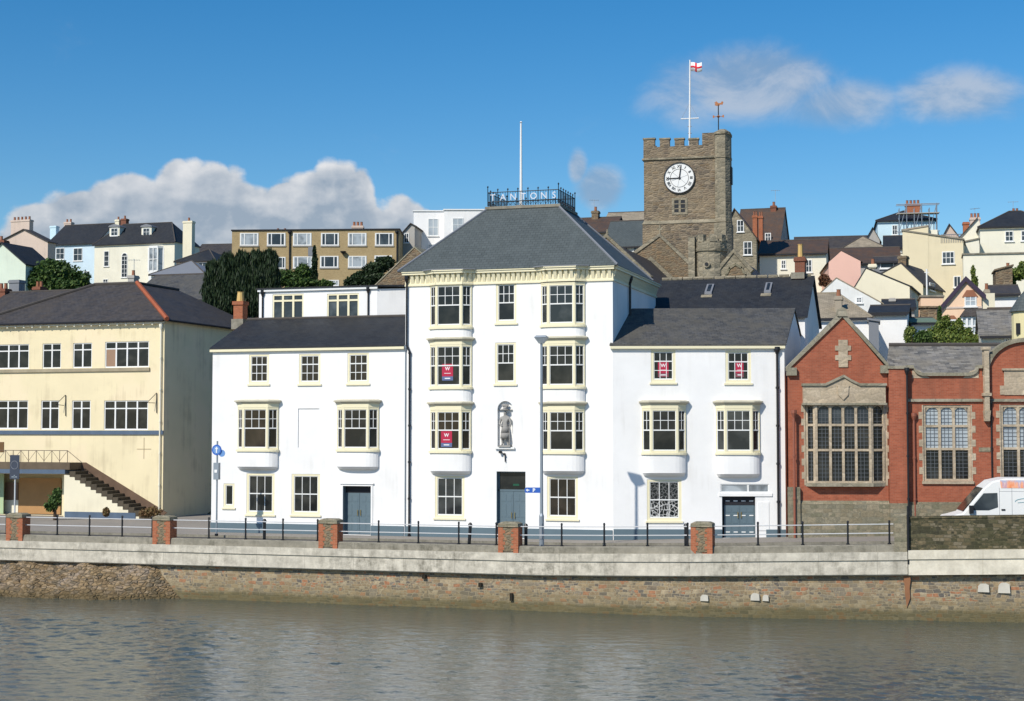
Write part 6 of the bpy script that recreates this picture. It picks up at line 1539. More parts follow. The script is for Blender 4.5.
# rear range of the hotel group
rr = world(652, 430, 84); RR = Fr(rr.x, rr.y, 0, math.radians(1))
t = thing('slate_roofed_range', 'long dark slate-roofed range with two rooflights behind the right wing of the hotel', 'house', RR)
RL = RR.u(806); zr_e = RR.z(730, 318); zr_r = RR.z(730, 279.5, 4.4)
x_0 = -.2
mb = MB(); mb.hull([(x_0, 0, -.2), (x_0, 8.8, -.2), (x_0, 8.8, zr_e), (x_0, 4.4, zr_r-.08), (x_0, 0, zr_e)], [(RL, 0, -.2), (RL, 8.8, -.2), (RL, 8.8, zr_e), (RL, 4.4, zr_r-.08), (RL, 0, zr_e)]); mb.build('wall', WHITE, t)
mb = MB(); slab(mb, x_0-.1, RL+.15, -.2, zr_e-.1, 4.4, zr_r); slab(mb, x_0-.1, RL+.15, 4.402, zr_r, 9, zr_e-.1); mb.build('roof', SLATE_DARK, t)
mb = MB(); n = 14
for k_ in range(n): q = x_0+(RL-x_0)*k_/n; mb.tube((q, 4.4, zr_r+.1), (q+(RL-x_0)/n-.06, 4.4, zr_r+.1), .11, 6)
mb.build('ridge_tiles', TOWERP, t)
for a, b in ((704.5, 716), (764, 775)):
    v = 2.9; f = (zr_r-zr_e)/4.5
    u0_, u1_ = RR.u(a+1, v)+.05, RR.u(b-1.5, v)-.05; zz = lambda y: zr_e-.1+(y+.2)*f+.12
    mb = MB(); mb.hull([(u0_, 2.5, zz(2.5)), (u1_, 2.5, zz(2.5)), (u1_, 3.5, zz(3.5)), (u0_, 3.5, zz(3.5))], [(u0_, 2.5, zz(2.5)+.12), (u1_, 2.5, zz(2.5)+.12), (u1_, 3.5, zz(3.5)+.12), (u0_, 3.5, zz(3.5)+.12)]); w = mb.build('rooflight', LEADM, t)
    mb = MB(); mb.hull([(u0_+.1, 2.6, zz(2.6)+.13), (u1_-.1, 2.6, zz(2.6)+.13), (u1_-.1, 3.4, zz(3.4)+.13), (u0_+.1, 3.4, zz(3.4)+.13)], [(u0_+.1, 2.6, zz(2.6)+.14), (u1_-.1, 2.6, zz(2.6)+.14), (u1_-.1, 3.4, zz(3.4)+.14), (u0_+.1, 3.4, zz(3.4)+.14)]); mb.build('pane', GLASS2, w)
    MB().hull([(u0_-.15, 2.15, zz(2.15)), (u1_+.05, 2.15, zz(2.15)), (u1_+.05, 2.4, zz(2.4)), (u0_-.15, 2.4, zz(2.4))], [(u0_-.15, 2.15, zz(2.15)+.03), (u1_+.05, 2.15, zz(2.15)+.03), (u1_+.05, 2.4, zz(2.4)+.03), (u0_-.15, 2.4, zz(2.4)+.03)]).build('flashing', TOWERP, w)
chimney(t, RR, 794.5, 804.5, 243.5, 4.0, zr_r-1.2, BRICKD, 1, .9, YPOT, .75)
mb = MB(); v = 4.0; a, b = RR.u(792.5, v), RR.u(806, v); mb.box(a, b, v-.1, v+1.0, zr_r-.1, zr_r+.25); mb.build('chimney_base', CONCG, t)

# ------------------------------------------------------------------ right-hand hillside
g2 = 'houses on the right hillside'
house('salmon pink gable end standing out on the right hillside', 829, 862.5, (262, 261), 251, 292, 131, 8, 'front', PINK, SLATE_OLD, 10, apex=843, grp=g2, over=.02, th=.06)
t, fr, W = house('light blue house with hipped roof wrapped in scaffolding on the skyline', 878, 938, 220, 211, 250, 170, 9, 'hip', PALEBLUE, SLATE_DARK, 6, grp=g2, wins=[(892, 897.5, 225, 235)], chims=[(905.5, 920, 200, 3.5, BRICKO, 4)])
# scaffolding
p = fr.M @ Vector((fr.u(902, -1), -1.0, 0)); s0 = Fr(p.x, p.y, p.z, fr.a); 
t = thing('scaffolding', 'silver tube scaffolding around the brick chimney of the light blue house', 'scaffolding', s0)
zt_, zb_ = s0.z(915, 208), s0.z(915, 250); zm_ = s0.z(915, 213); wx = s0.u(940)
n = 5
for k_ in range(n+1):
    for y_ in (0, 1.0): MB().tube((wx*k_/n, y_, zb_), (wx*k_/n, y_, zt_+(.5 if k_ % 2 else 0)), .05, 5).build('standard', GALV, t)
for z_ in (zm_, zm_+1.0, zm_-2):
    for y_ in (0, 1.0): MB().tube((-.3, y_, z_), (wx+.3, y_, z_), .05, 5).build('ledger', GALV, t)
mb = MB(); mb.box(-.2, wx+.2, -.1, 1.1, zm_-.06, zm_); mb.build('boards', mplain('scaffold_boards', (.40, .34, .25), .8), t)
for k_ in range(0, n, 2): MB().tube((wx*k_/n, 0, zm_-2), (wx*(k_+1)/n, 0, zm_+1), .04, 5).build('brace', GALV, t)
house('small cream house with one window tucked left of the big cream block', 885, 908, 247.5, 237, 262, 152, 6, 'side', PALECREAM, SLATE_DARK, 4, grp=g2, wins=[(895, 901.5, 247.5, 252, 2, 1)])
house('steep dark gable with leaning ladder left of the scaffolded blue house', 866, 882, (240, 240), 228, 258, 168, 6, 'front', GREYR, SLATE_DARK, 5, apex=875, grp=g2)
t, fr, W = house('large plain cream block with stepped flat top and balcony rail on the right hillside', 903.5, 966, (231, 240), 0, 310, 142, 9, 'flat', SAND, CONCG, -1, grp=g2, wins=[(942, 954.5, 251.5, 264, 3, 2), (953.5, 961, 276, 287.5, 2, 1)])
mb = MB(); a, b = fr.u(903), fr.u(931); mb.hull([(0, -.03, 0), (b, -.03, 0), (b, 5, 0), (0, 5, 0)], [(0, -.03, fr.z(903, 231)), (b, -.03, fr.z(931, 226.5)), (b, 5, fr.z(931, 226.5)), (0, 5, fr.z(903, 231))]); mb.build('upper_wall', SAND, t, fr)
mb = MB(); b2 = fr.u(940); mb.box(b+.002, b2, .5, 5, 0, fr.z(935, 229)); mb.build('side_wall', PALECREAM, t, fr)
mb = MB(); mb.hull([(-.1, -.1, fr.z(903, 231)+.01), (b, -.1, fr.z(931, 226.5)+.01), (b, 5, fr.z(931, 226.5)+.01), (-.1, 5, fr.z(903, 231)+.01)], [(-.1, -.1, fr.z(903, 231)+.15), (b, -.1, fr.z(931, 226.5)+.15), (b, 5, fr.z(931, 226.5)+.15), (-.1, 5, fr.z(903, 231)+.15)]); mb.build('upper_roof_edge', TANR, t, fr)
a, b, c, d = fr.rect(941, 962, 234.5, 241.5)
mb = MB(); 
for k_ in range(13): q = a+(b-a)*k_/12; mb.tube((q, -.05, c-.1), (q, -.05, d), .025, 4)
mb.tube((a, -.05, d), (b, -.05, d), .04, 5); mb.build('balcony_rail', LEADM, t, fr)
house('grey-pink gable peeping over the balcony of the cream block', 941, 964, (240, 240), 224.5, 250, 158, 6, 'front', ROSEGREY, SLATE_OLD, 5, apex=952, grp=g2)
house('cream house side with chimney stack left of the big dark hipped roof', 958, 984, (240, 226), 218, 262, 152, 7, 'front', PALECREAM, SLATE_BROWN, 3, apex=981, grp=g2, chims=[(970, 980, 213, 2, ROSEGREY, 3), (963, 969, 222, 2, BRICKO, 0)])
house('cream house with broad dark hipped roof and two windows at the top right', 980.5, 1062, 226, 211, 262, 148, 9, 'hip', PALECREAM, SLATE_DARK, 3, grp=g2, inset=3.0, wins=[(1005, 1013.5, 231, 241.5), (1021, 1030, 230.5, 241)], chims=[(1012, 1019, 208, 5, BRICKD, 2)])
house('long blank pale cream retaining wall below the dark-roofed house at the top right', 964, 1062, (255, 253), 0, 312, 136, 3, 'flat', PALECREAM, CONCG, 2, cat='wall', name='retaining_wall', grp=g2)
house('cream cottage wall with small parapet top between the block and the dark roof', 962, 982, (243, 239), 0, 262, 145, 4, 'flat', PALECREAM, CONCG, 1, grp=g2)
t, fr, W = house('cream gabled house with dark roof falling rightwards below the grey flat dormer', 852, 911.5, (292, 286.5), 268.5, 306, 124, 8.5, 'front', CREAM, SLATE_DARK, -3, apex=868, grp=g2, chims=[(868.5, 876, 258.5, .1, CREAM, 1, 3)], over=.05)
house('grey flat dormer roof with blank window behind the cream gabled house', 874, 902, 262, 258, 275, 133, 5, 'side', LEADM, SLATE_OLD, 2, grp=g2, wins=[(880, 894, 261, 268.5, 1, 1)])
t, fr, W = house('buff stone house with white side window and slate roof below the big cream block', 880, 925, (275, 284.5), 263.5, 306, 131, 6.5, 'front', SAND, SLATE_OLD, -13, apex=903, grp=g2, over=.05, chims=[(898, 906, 256, .5, CHURCH, 0, 2)])
for z_ in (2.6,): farwin(t, Fr(*(fr.M @ Vector((W, 0, 0))), fr.a+math.pi/2), 2.0, 3.6, fr.z(930, 288), fr.z(930, 280), 2, 1, -.01)
house('low peach garden wall building beside the orange gabled house', 921, 945, 297, 0, 312, 120, 4, 'flat', PEACH, CONCG, 5, grp=g2)
house('weathered grey-white gable with shallow roof below the salmon pink gable', 822, 882.5, (292, 303), 278.5, 312, 113, 7, 'front', WHITE2, SLATE_TAN, 6, apex=838, grp=g2, over=.03, th=.1, wins=[(856, 862, 297, 303)])
house('white walled house with tan cement roof and slim chimney just behind the library gable', 812.5, 870.5, 318, 293, 350, 99, 9, 'hip', WHITE, SLATE_TAN, 2, grp=g2, inset=(0, 2.2), hipm=SLATE_TAN, chims=[(835, 841.5, 289, .8, TANR, 1, 2.0)])
house('bright white box-like house with dark flat roof right of the library gable', 870.5, 908.5, 313.5, 307, 350, 101, 6, 'side', WHITE, SLATE_DARK, 1, grp=g2)
house('dark slate roof just above the bright white box-like house', 884, 916, 308.5, 301, 322, 112, 6, 'side', GREYR, SLATE_DARK, 4, grp=g2, chims=[(889.5, 895, 298, 2, GREYR, 0)])
house('small walls with shade put into their blue-grey colour right of the library gable', 869, 880, (320, 322), 0, 350, 96, 3, 'flat', LEADM, LEADM, 4, grp=g2)  # shadowed walls: their shade is put into the blue-grey colour
house('low white outbuilding with green-edged roof left of the bushes', 913, 937.5, 323, 319.5, 345, 103, 4, 'side', WHITE, mplain('green_felt', (.14, .2, .15), .8), 12, grp=g2)
house('brown rubble garden wall left of the orange gabled house', 920, 941, (308, 308), 0, 325, 112, 2, 'flat', CHURCH, CHURCH, 2, cat='wall', name='garden_wall', grp=g2)
t, fr, W = house('peach gabled house with dark purple bargeboards and a white bay window', 941.5, 983.5, (307.5, 293), 278.5, 346, 108, 8, 'front', PEACH, SLATE_DARK, 3, apex=968, grp=g2, verge=PURPLE, over=.15, wins=[(964.5, 976.5, 295.5, 306.5, 2, 2, BLINDS), (949.5, 956, 319.5, 330, 2, 2)], chims=[(984.5, 989, 283, 3, TANR, 1, 1)])
a, b, c, d = fr.rect(962, 982, 316.5, 346, -.8)
mb = MB(); mb.box(a, b, -.9, 0, c-1, c+.9); mb.box(a, b, -.9, 0, d-.15, d)
for k_ in range(5): q = a+(b-a)*k_/4; mb.box(q-.07, q+.07, -.95, -.0, c, d)
mb.box(a, b, -.93, 0, (c+d)/2+.3, (c+d)/2+.4); bw = mb.build('bay_window', WHITEP, t, fr); MB().box(a+.05, b-.05, -.85, -.02, c+.8, d-.1).build('pane', BLINDS, bw, fr)
MB().hull([(a-.15, -1.1, d), (b+.15, -1.1, d), (b+.15, 0, d), (a-.15, 0, d)], [(a-.1, -1.0, d+.08), (b+.1, -1.0, d+.08), (b-.1, 0, d+.65), (a+.3, 0, d+.65)]).build('bay_roof', SLATE_OLD, t, fr)
a, b, c, d = fr.rect(941, 982, 306.5, 308.5); MB().box(a, b, -.06, 0, c, d).build('string_course', ROSEGREY, t, fr)
a, b, c, d = fr.rect(962, 978, 291.5, 294); MB().exz([(a, c-.2), (b, c-.2), (b-.3, d+.1), (a+.3, d+.1)], -.06, 0).build('window_arch', TERRA, t, fr)
a, b, c, d = fr.rect(947.5, 957, 315.5, 319); MB().exz([(a, c), (b, c), (b-.2, d), (a+.2, d)], -.06, 0).build('window_arch', TERRA, t, fr)
MB().box(W, W+.9, .2, 3.5, -1, fr.z(986, 293)).build('side_wall', CREAM, t, fr)
house('white rendered house with slate lean-to roof right of the peach gabled house', 989.5, 1021, 294.5, 287, 314, 113, 7, 'side', WHITE, SLATE_OLD, 2, grp=g2)
house('red-brown low wall top in front of the white rendered house', 989, 1018, (309.5, 309), 0, 320, 106, 1, 'flat', BRICKD, SLATE_BROWN, 2, cat='wall', name='garden_wall', grp=g2)
house('cream house end under a large slate roof just behind the library roof', 981.5, 1014, 335.5, 311.5, 350, 93, 8, 'side', PALECREAM, SLATE_RAG, 2, grp=g2, wins=[(1004.5, 1010.5, 338, 345)])
house('tall ruined rubble stone wall piece overgrown by plants at the right', 996, 1015, (271, 266), 0, 292, 120, 3, 'flat', CHURCH, CHURCH, 4, cat='stone wall', name='stone_wall', grp=g2, chims=[(1006, 1010.5, 262.5, 1, BRICKD, 1)])
# pale yellow turreted house at the right edge
to = world(1027, 345, 92); TT = Fr(to.x, to.y, to.z, 0); hz2 = hill(to.x, to.y)-to.z-.5
t = thing('turret_house', 'pale yellow round turret with conical slate roof at the right edge above the curved gable', 'turret', Fr(to.x, to.y, to.z+hz2, 0))
r_ = .85; ztr = TT.z(1020, 312); zap_ = TT.z(1022, 289)
MB().lathe([(r_, hz2), (r_, ztr)], 0, 0, 12).build('wall', mrender('pale_yellow_turret', (.74, .66, .38)), t, TT)
MB().lathe([(r_+.15, ztr), (r_*.6, (ztr+zap_)/2+.1), (.02, zap_)], 0, 0, 12).build('roof', SLATE_MAIN, t, TT)
a, b, c, d = TT.rect(1018.5, 1021.5, 323, 334, -r_); mb = MB(); mb.box(-.62, -.38, -r_*.92, -r_*.5, c, d); mb.box(-.1, .12, -r_-.03, -r_*.8, c, d); mb.build('window', BLACKM, t, TT)
MB().lathe([(r_+.1, ztr-2.6), (r_+.14, ztr-2.4), (r_+.14, ztr-2.3)], 0, 0, 12).build('band', WHITE2, t, TT)
MB().lathe([(r_+.22, ztr-3.6), (r_+.22, ztr-2.62)], 0, 0, 12).build('balustrade', LEADM, t, TT)

# ------------------------------------------------------------------ trees and bushes
def tree(name, label, cat, px, pyb, Z, lumps, m, n, size, grp=None, trunk=True, vert=False):
    """lumps: (px, py, rx_px, ry_px, depth_factor)"""
    p = world(px, pyb, Z); hz_ = hill(p.x, p.y); zg_ = min(hz_-.2, p.z)
    fr = Fr(p.x, p.y, zg_, TH)
    t = thing(name, label, cat, fr, grp)
    mb = MB(); tot = sum(l[2]*l[3] for l in lumps); s = Z/FPX; top = 0; n = int(n*2.2); size *= .62
    rnd = random.Random(int(px*7+pyb))
    cores = MB()
    for (lx, ly, rx, ry, df) in lumps:
        c = fr.M.inverted() @ world(lx, ly, Z); c.y += df*rx*s; top = max(top, c.z)
        RX, RZ = rx*s, ry*s; RY = RX*.8
        k_ = int(n*lx*0+n*rx*ry/tot)
        for _ in range(k_):
            d = Vector((rnd.gauss(0, 1), rnd.gauss(0, 1), rnd.gauss(0, 1))).normalized()
            nn = mnoise.noise(Vector((d.x*2.2+lx, d.y*2.2, d.z*2.2+ly)))*.35 + mnoise.noise(Vector((d.x*6+lx, d.y*6, d.z*6+ly)))*.22
            r = (rnd.random()**.33)*(1+nn) if rnd.random() < .85 else .98+nn+rnd.random()*.14
            q = c+Vector((d.x*RX*r, d.y*RY*r, d.z*RZ*r))
            a1 = Vector((rnd.gauss(0, 1), rnd.gauss(0, 1), rnd.gauss(0, .7))).normalized(); a2 = a1.orthogonal().normalized(); z3 = a1.cross(a2)
            if vert: a2 = Vector((rnd.gauss(0, .16), rnd.gauss(0, .16), 1)).normalized()*1.9; z3 = Vector((rnd.gauss(0, 1), rnd.gauss(0, 1), 0)).normalized()*.6
            sz = size*rnd.uniform(.5, 1.25)
            mb.poly([tuple(q-a2*sz), tuple(q+z3*sz*.55), tuple(q+a2*sz), tuple(q-z3*sz*.55)])
    mb.build('crown' if trunk else 'foliage', m, t, recalc=False)
    if trunk:
        tk = MB(); h_ = max(1.5, top); tk.tube((0, 0, 0), (0, 0, h_*.7), max(.12, h_*.03), 7, max(.07, h_*.018))
        for (lx, ly, rx, ry, df) in lumps[:6]:
            c = fr.M.inverted() @ world(lx, ly, Z); c.y += df*rx*s; tk.tube((0, 0, h_*.4), tuple(c), h_*.015, 5, h_*.006)
        tk.build('trunk', BARK, t)
    return t
tree('round_tree', 'dense round dark green tree in front of the pale blue house', 'tree', 54, 305, 150, [(54, 279, 24, 17, 0), (38, 283, 16, 14, -.2), (72, 284, 17, 13, 0), (52, 270, 16, 9, 0), (84, 291, 8, 8, 0), (60, 290, 24, 12, -.3)], LEAF_MD, 9000, .34)
cg = 'dark conifers beside the brown flats'
for i, (x, yt, w, lab) in enumerate(((213, 264, 10, 'leftmost dark columnar conifer behind the chimney of the left wing'), (228, 256, 11, 'second dark conifer from the left in the row beside the flats'), (243, 254, 11, 'middle dark conifer of the row in front of the brown flats'),
                                   (257, 253, 10, 'fourth dark conifer of the row, against the corner of the flats'), (270, 253, 10, 'rightmost and tallest dark conifer of the row in front of the flats'))):
    l = [(x, yt+10, w*.75, 12, 0), (x, yt+26, w, 16, 0), (x, yt+44, w*1.1, 18, 0), (x-3, yt+6, w*.35, 8, 0), (x+4, yt+8, w*.35, 8, .2)]
    tree('conifer', lab, 'conifer', x, 330, 112, l, LEAF_DK, 6500, .18, cg, vert=True)
tree('slim_cypress', 'very slim dark cypress standing against the brown flats', 'cypress', 314.5, 292, 140, [(314.5, 252, 1.4, 6, 0), (314.5, 264, 2.4, 10, 0), (314.5, 278, 2.8, 10, 0)], LEAF_DK, 2200, .2)
tree('bush', 'low green bushes in front of the brown flats behind the hotel attic', 'bush', 290, 294, 138, [(288, 278, 12, 7, 0), (303, 274, 8, 9, 0), (300, 283, 16, 6, 0), (325, 284, 8, 4, 0), (268, 285, 12, 8, 0)], LEAF_MD, 4200, .24, trunk=False)
tree('shrub', 'dark green shrub sprawling down the slope beside the old stone gable', 'bush', 366, 292, 130, [(385, 263, 9, 6, 0), (374, 270, 10, 7, 0), (362, 277, 10, 6, 0), (352, 283, 8, 5, 0), (372, 280, 16, 7, 0)], LEAF_DK, 4200, .22, trunk=False)
tree('bush', 'bright leafy bush mass in front of the peach gabled house behind the library roof', 'bush', 945, 350, 98, [(942, 333, 8, 12, 0), (955, 334, 9, 11, 0), (930, 338, 8, 9, 0), (965, 337, 9, 9, 0), (976, 341, 6, 6, 0), (950, 341, 24, 8, 0), (946, 322, 4, 7, 0), (959, 325, 4, 6, 0)], LEAF_LT, 6500, .15, trunk=False)
tree('round_bush', 'smooth dark green round bush left of the bright leafy bushes', 'bush', 923, 350, 96.5, [(923, 339, 9, 8, 0), (919, 342, 8, 6, 0)], LEAF_MD, 2200, .14, trunk=False)
tree('flowering_shrub', 'pale twiggy shrub at the left end of the bushes behind the library roof', 'bush', 908, 348, 95, [(908, 336, 4, 8, 0), (912, 331, 4, 4, 0)], LEAF_LT, 700, .11, trunk=True)
tree('young_tree', 'thin young tree against the blank cream retaining wall', 'tree', 974, 295, 133, [(973, 272, 2.2, 6, 0), (974.5, 284, 3.4, 8, 0)], LEAF_LT, 900, .15)
tree('ivy_bush', 'yellowish overgrown bush behind the ruined stone wall at the right edge', 'bush', 1020, 292, 123, [(1018, 274, 8, 6, 0), (1024, 268, 6, 6, 0), (1012, 283, 4, 6, 0)], LEAF_LT, 1800, .18, trunk=False)
tree('climbing_plant', 'green climbing plant on the left corner of the peach gabled house', 'plant', 941, 330, 106, [(939.5, 316, 2.2, 9, 0), (941, 328, 3, 8, 0)], LEAF_MD, 900, .12, trunk=False)
tree('red_bush', 'dark reddish bush between the cream terrace and the grey-white gable', 'bush', 824, 290, 121, [(824, 280, 5, 6, 0), (829, 284, 5, 4, 0)], mleaf('reddish_leaves', (.08, .03, .02), (.14, .06, .03), (.2, .1, .05)), 1200, .15, trunk=False)
tree('potted_palm', 'spiky green plant in front of the orange boarded opening of the yellow building', 'plant', 55, 516, 92.5, [(55, 500, 6, 6, 0), (51, 506, 6, 5, 0), (57, 493, 4, 5, 0)], LEAF_MD, 700, .16)
for px, py, lab in ((152, 512, 'dry brown weeds growing beside the foot of the outside staircase'), (106, 512, 'small weeds at the foot of the stair wall')):
    tree('weeds', lab, 'weeds', px, py+5, 93, [(px, py, 9, 5, 0), (px-8, py+1, 5, 4, 0)] if px > 120 else [(px, py, 3, 4, 0)], mleaf('dry_leaves_%d' % px, (.12, .07, .03), (.2, .11, .05), (.16, .14, .05)), 500, .12, trunk=False)

# aerial poles on the cream houses
for px, y0_, y1_, Z, lab in ((927, 269, 300, 128, 'thin white mast standing by the buff stone house'),):
    p = world(px, y1_, Z); fr = Fr(p.x, p.y, p.z, 0); t = thing('mast', lab, 'mast', fr); MB().tube((0, 0, 0), (0, 0, fr.z(px, y0_)), .07, 6).build('pole', WHITEP, t); MB().tube((-.2, 0, fr.z(px, y0_)-.3), (.2, 0, fr.z(px, y0_)-.3), .03, 5).build('crossarm', WHITEP, t)

def aerial(owner, fr, px, py, v, h=1.4):
    q, z_ = fr.uz(px, py, v); mb = MB(); mb.tube((q, v, z_-h), (q, v, z_), .03, 4); mb.tube((q-.45, v, z_-.1), (q+.45, v, z_-.05), .02, 4)
    for k_ in range(5): mb.tube((q-.4+k_*.2, v-.25, z_-.08), (q-.4+k_*.2, v+.25, z_-.08), .015, 4)
    mb.build('aerial', GALV, owner, fr)
hs_ = [o_ for o_ in S.objects if o_.parent is None and o_.name.startswith('house')]
ra = random.Random(11)
for o_ in hs_:
    chs = [c_ for c_ in o_.children if c_.name.startswith('chimney')]
    if not chs: continue
    c_ = chs[0]; fr = FRAMES[c_.name]; vs = [v.co for v in c_.data.vertices]; zt = max(v.z for v in vs); x_ = sum(v.x for v in vs)/len(vs); y_ = sum(v.y for v in vs)/len(vs)
    if ra.random() < .4:
        mb = MB(); h = ra.uniform(1.0, 1.8); x_ += ra.uniform(-.2, .2); mb.tube((x_, y_, zt-.3), (x_, y_, zt+h), .025, 4); a_ = ra.uniform(-.6, .6)
        mb.at(x_, y_, a_); mb.box(-.5, .5, -.015, .015, zt+h-.1, zt+h-.07)
        for k_ in range(5): mb.box(-.45+k_*.22, -.43+k_*.22, -.22, .22, zt+h-.1, zt+h-.08)
        mb.off(); mb.build('aerial', GALV, o_, fr)

# ------------------------------------------------------------------ sky, sun, camera
AZ, EL = math.radians(22), math.radians(41)
w = bpy.data.worlds.new('World'); S.world = w; w.use_nodes = True; nt = w.node_tree; bg = nt.nodes['Background']
def wn(t): return nt.nodes.new(t)
def wput(s_, v):
    if isinstance(v, bpy.types.NodeSocket): nt.links.new(v, s_)
    else: s_.default_value = v
def wm(op, a, b=0.0, clamp=False):
    q = wn('ShaderNodeMath'); q.operation = op; q.use_clamp = clamp; wput(q.inputs[0], a); wput(q.inputs[1], b); return q.outputs[0]
sky = wn('ShaderNodeTexSky'); sky.sky_type = 'NISHITA'; sky.sun_disc = False; sky.sun_elevation = EL; sky.sun_rotation = math.pi+AZ
sky.air_density = 1.0; sky.dust_density = .3; sky.ozone_density = 3.5; sky.altitude = 0
tc = wn('ShaderNodeTexCoord'); sp = wn('ShaderNodeSeparateXYZ'); nt.links.new(tc.outputs['Generated'], sp.inputs[0])
az = wm('ARCTAN2', sp.outputs[0], sp.outputs[1]); el = wm('ARCSINE', sp.outputs[2])
cv = wn('ShaderNodeCombineXYZ'); wput(cv.inputs[0], az); wput(cv.inputs[1], wm('MULTIPLY', el, 1.25))
def wnoise(scale, det=7, rough=.6, off=(0, 0, 0), dist=.3):
    mp = wn('ShaderNodeMapping'); nt.links.new(cv.outputs[0], mp.inputs[0]); mp.inputs['Location'].default_value = off
    q = wn('ShaderNodeTexNoise'); nt.links.new(mp.outputs[0], q.inputs['Vector']); q.inputs['Scale'].default_value = scale; q.inputs['Detail'].default_value = det; q.inputs['Roughness'].default_value = rough; q.inputs['Distortion'].default_value = dist
    return q.outputs[0]
def azel(px, py):
    d = ray(px, py).normalized(); return math.atan2(d.x, d.y), math.asin(d.z)
def sstep(v, a, b):
    m_ = wn('ShaderNodeMapRange'); m_.interpolation_type = 'SMOOTHSTEP'; wput(m_.inputs[0], v); m_.inputs[1].default_value = a; m_.inputs[2].default_value = b; return m_.outputs[0]
# cumulus bank: outline of its tops as a curve over compass direction
outl = [(-250, 215), (-60, 214), (0, 214), (14, 206), (35, 196), (60, 184), (95, 174), (120, 170), (150, 171), (170, 163), (190, 161), (210, 161), (230, 162), (247, 176), (260, 184), (275, 184), (290, 178), (306, 172), (322, 162), (342, 157), (360, 162), (372, 180), (384, 196), (402, 193), (418, 203), (440, 218), (470, 240), (520, 262)]
A0, A1 = azel(-250, 200)[0], azel(520, 200)[0]; E0, E1 = 0.0, math.radians(14)
fc = wn('ShaderNodeFloatCurve'); c = fc.mapping.curves[0]
pts = [((azel(x, y)[0]-A0)/(A1-A0), (azel(x, y)[1]-E0)/(E1-E0)) for x, y in outl]
while len(c.points) < len(pts): c.points.new(.5, .5)
for q, (x, y) in zip(c.points, pts): q.location = (x, y)
for q in c.points: q.handle_type = 'AUTO'
fc.mapping.update()
wput(fc.inputs['Value'], wm('MULTIPLY', wm('SUBTRACT', az, A0), 1/(A1-A0), True)); topel = wm('MULTIPLY', fc.outputs[0], E1-E0)
n1 = wnoise(34, 6, .6, dist=0); n2 = wnoise(14, 4, .5, (3, 1, 0)); n3 = wnoise(34, 4, .6, (.0035, -.006, 0), dist=0); n4 = wnoise(9, 4, .5, (7, 2, 0))
def wbil(scale, off=(0, 0, 0)):
    mp = wn('ShaderNodeMapping'); nt.links.new(cv.outputs[0], mp.inputs[0]); mp.inputs['Location'].default_value = off
    nz = wn('ShaderNodeTexNoise'); nt.links.new(mp.outputs[0], nz.inputs['Vector']); nz.inputs['Scale'].default_value = scale*1.5; nz.inputs['Detail'].default_value = 1
    ad = wn('ShaderNodeVectorMath'); ad.operation = 'MULTIPLY_ADD'; nt.links.new(nz.outputs[1], ad.inputs[0]); ad.inputs[1].default_value = (.35/scale,)*3; nt.links.new(mp.outputs[0], ad.inputs[2])
    q = wn('ShaderNodeTexVoronoi'); q.feature = 'F1'; q.inputs['Scale'].default_value = scale; nt.links.new(ad.outputs[0], q.inputs['Vector'])
    return wm('SUBTRACT', .55, q.outputs['Distance'])
b1 = wbil(44); b1o = wbil(44, (.0040, -.0050, 0))
edge = wm('ADD', wm('SUBTRACT', topel, el), wm('MULTIPLY', wm('SUBTRACT', n1, .5), .014))
edge = wm('ADD', edge, wm('MULTIPLY', wm('SUBTRACT', n2, .5), .008)); edge = wm('ADD', edge, wm('MULTIPLY', wm('SUBTRACT', b1, .1), .015))
inside = wm('MULTIPLY', sstep(az, azel(-240, 0)[0], azel(-150, 0)[0]), sstep(az, azel(500, 0)[0], azel(430, 0)[0]))
dens = wm('MULTIPLY', sstep(edge, .0, .0055), inside)
light = wm('ADD', wm('MULTIPLY', wm('SUBTRACT', n1, n3), 1.6), wm('MULTIPLY', wm('SUBTRACT', b1, b1o), 1.1)); light = wm('ADD', light, wm('MULTIPLY', sstep(edge, .030, .0), .75)); light = wm('MULTIPLY', light, wm('ADD', .35, n2)); light = wm('ADD', light, wm('MULTIPLY', wm('SUBTRACT', n4, .45), .7), True)
def wmix(f, a, b):
    q = wn('ShaderNodeMix'); q.data_type = 'RGBA'; wput(q.inputs[0], f)
    for s_, v in ((q.inputs[6], a), (q.inputs[7], b)): wput(s_, v if isinstance(v, bpy.types.NodeSocket) else tuple(v)+(1,))
    return q.outputs[2]
SK = .115
ccol = wmix(light, tuple(x/SK for x in (.33, .40, .49)), tuple(x/SK for x in (.80, .80, .81)))
hs = wn('ShaderNodeHueSaturation'); hs.inputs['Saturation'].default_value = 1.40; hs.inputs['Value'].default_value = 1.0; hs.inputs['Hue'].default_value = .499; nt.links.new(sky.outputs[0], hs.inputs['Color'])
col = wmix(wm('MULTIPLY', dens, .95), hs.outputs[0], ccol)
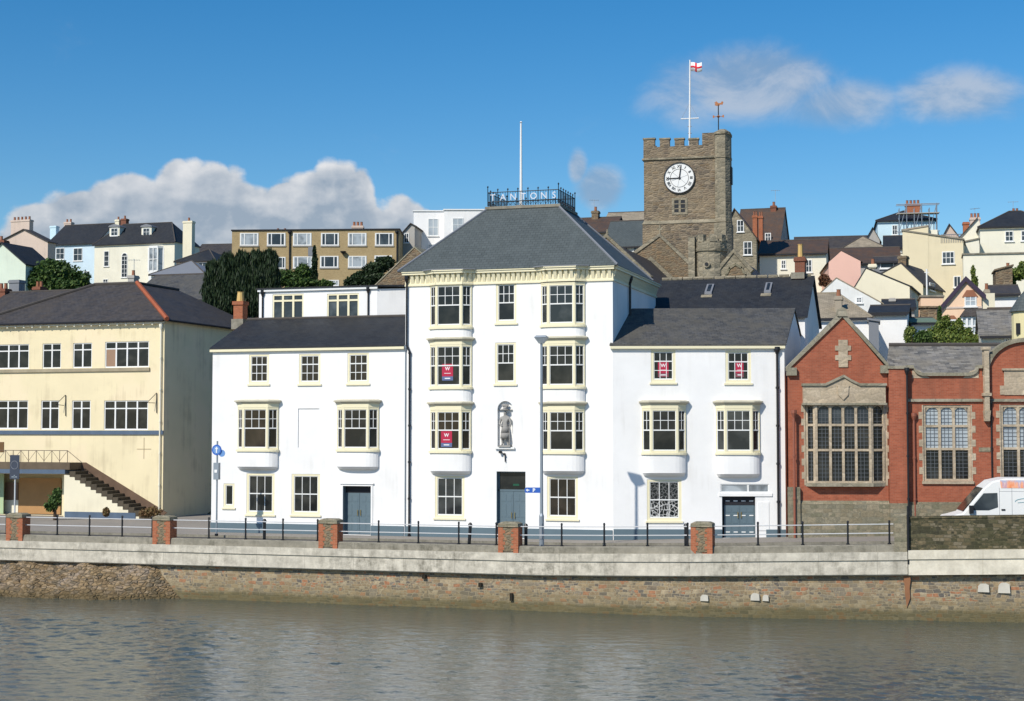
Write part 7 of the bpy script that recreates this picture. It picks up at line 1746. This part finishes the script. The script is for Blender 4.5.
# thin clouds at the right, each a soft ellipse broken by noise
wisps = [(755, 82, 75, 34, 1.0), (840, 104, 60, 24, .8), (690, 92, 50, 36, .55), (800, 108, 110, 16, .3), (957, 96, 62, 24, .85), (1010, 108, 50, 14, .4), (600, 188, 22, 20, 1.2), (578, 168, 9, 16, 1.0), (430, 215, 60, 14, .25)]
wn_ = wnoise(16, 8, .62, (1.3, 4.1, 0), .5); wf = None
for (px, py, rx, ry, am) in wisps:
    a_, e_ = azel(px, py); sx_ = rx/FPX; sy_ = ry/FPX
    dx = wm('MULTIPLY', wm('SUBTRACT', az, a_), 1/sx_); dy = wm('MULTIPLY', wm('SUBTRACT', el, e_), 1/sy_)
    r2 = wm('ADD', wm('MULTIPLY', dx, dx), wm('MULTIPLY', dy, dy))
    v = wm('MULTIPLY', wm('POWER', wm('SUBTRACT', 1.0, wm('MULTIPLY', r2, .42), True), 1.5), am)
    wf = v if wf is None else wm('MAXIMUM', wf, v)
wf = sstep(wm('ADD', wf, wm('MULTIPLY', wm('SUBTRACT', wn_, .5), .95)), .10, .85)
wcol = wmix(sstep(wn_, .38, .62), tuple(x/SK for x in (.28, .38, .52)), tuple(x/SK for x in (.58, .60, .64)))
col = wmix(wm('MULTIPLY', wf, .66), col, wcol)
w.cycles.sampling_method = 'MANUAL'; w.cycles.sample_map_resolution = 512
nt.links.new(col, bg.inputs[0]); bg.inputs[1].default_value = SK
sl = bpy.data.lights.new('sun', 'SUN'); sl.energy = 4.4; sl.angle = math.radians(.53); sl.color = (1, .94, .835)
so = bpy.data.objects.new('sun', sl); COL.objects.link(so)
sd = Vector((-math.sin(AZ)*math.cos(EL), -math.cos(AZ)*math.cos(EL), math.sin(EL))); so.rotation_euler = sd.to_track_quat('Z', 'Y').to_euler(); so.location = (0, -40, 60)
cd = bpy.data.cameras.new('camera'); cam = bpy.data.objects.new('camera', cd); COL.objects.link(cam); S.camera = cam
cd.sensor_width = 36; cd.lens = 36*FPX/1024; cd.clip_end = 6000; cd.clip_start = .5
cam.matrix_world = Matrix((RT, UPV, -FW)).transposed().to_4x4(); cam.location = CAM
S.render.engine = 'CYCLES'
S.view_settings.view_transform = 'Standard'; S.view_settings.look = 'None'; S.view_settings.exposure = 0; S.view_settings.gamma = 1
S.cycles.max_bounces = 5; S.cycles.use_denoising = True
for o_ in S.objects:
    if 'label' in o_.keys() and len(o_['label'].split()) > 16: print('LONG', o_.name, len(o_['label'].split()), o_['label'])
S.render.resolution_x = 1024; S.render.resolution_y = 701
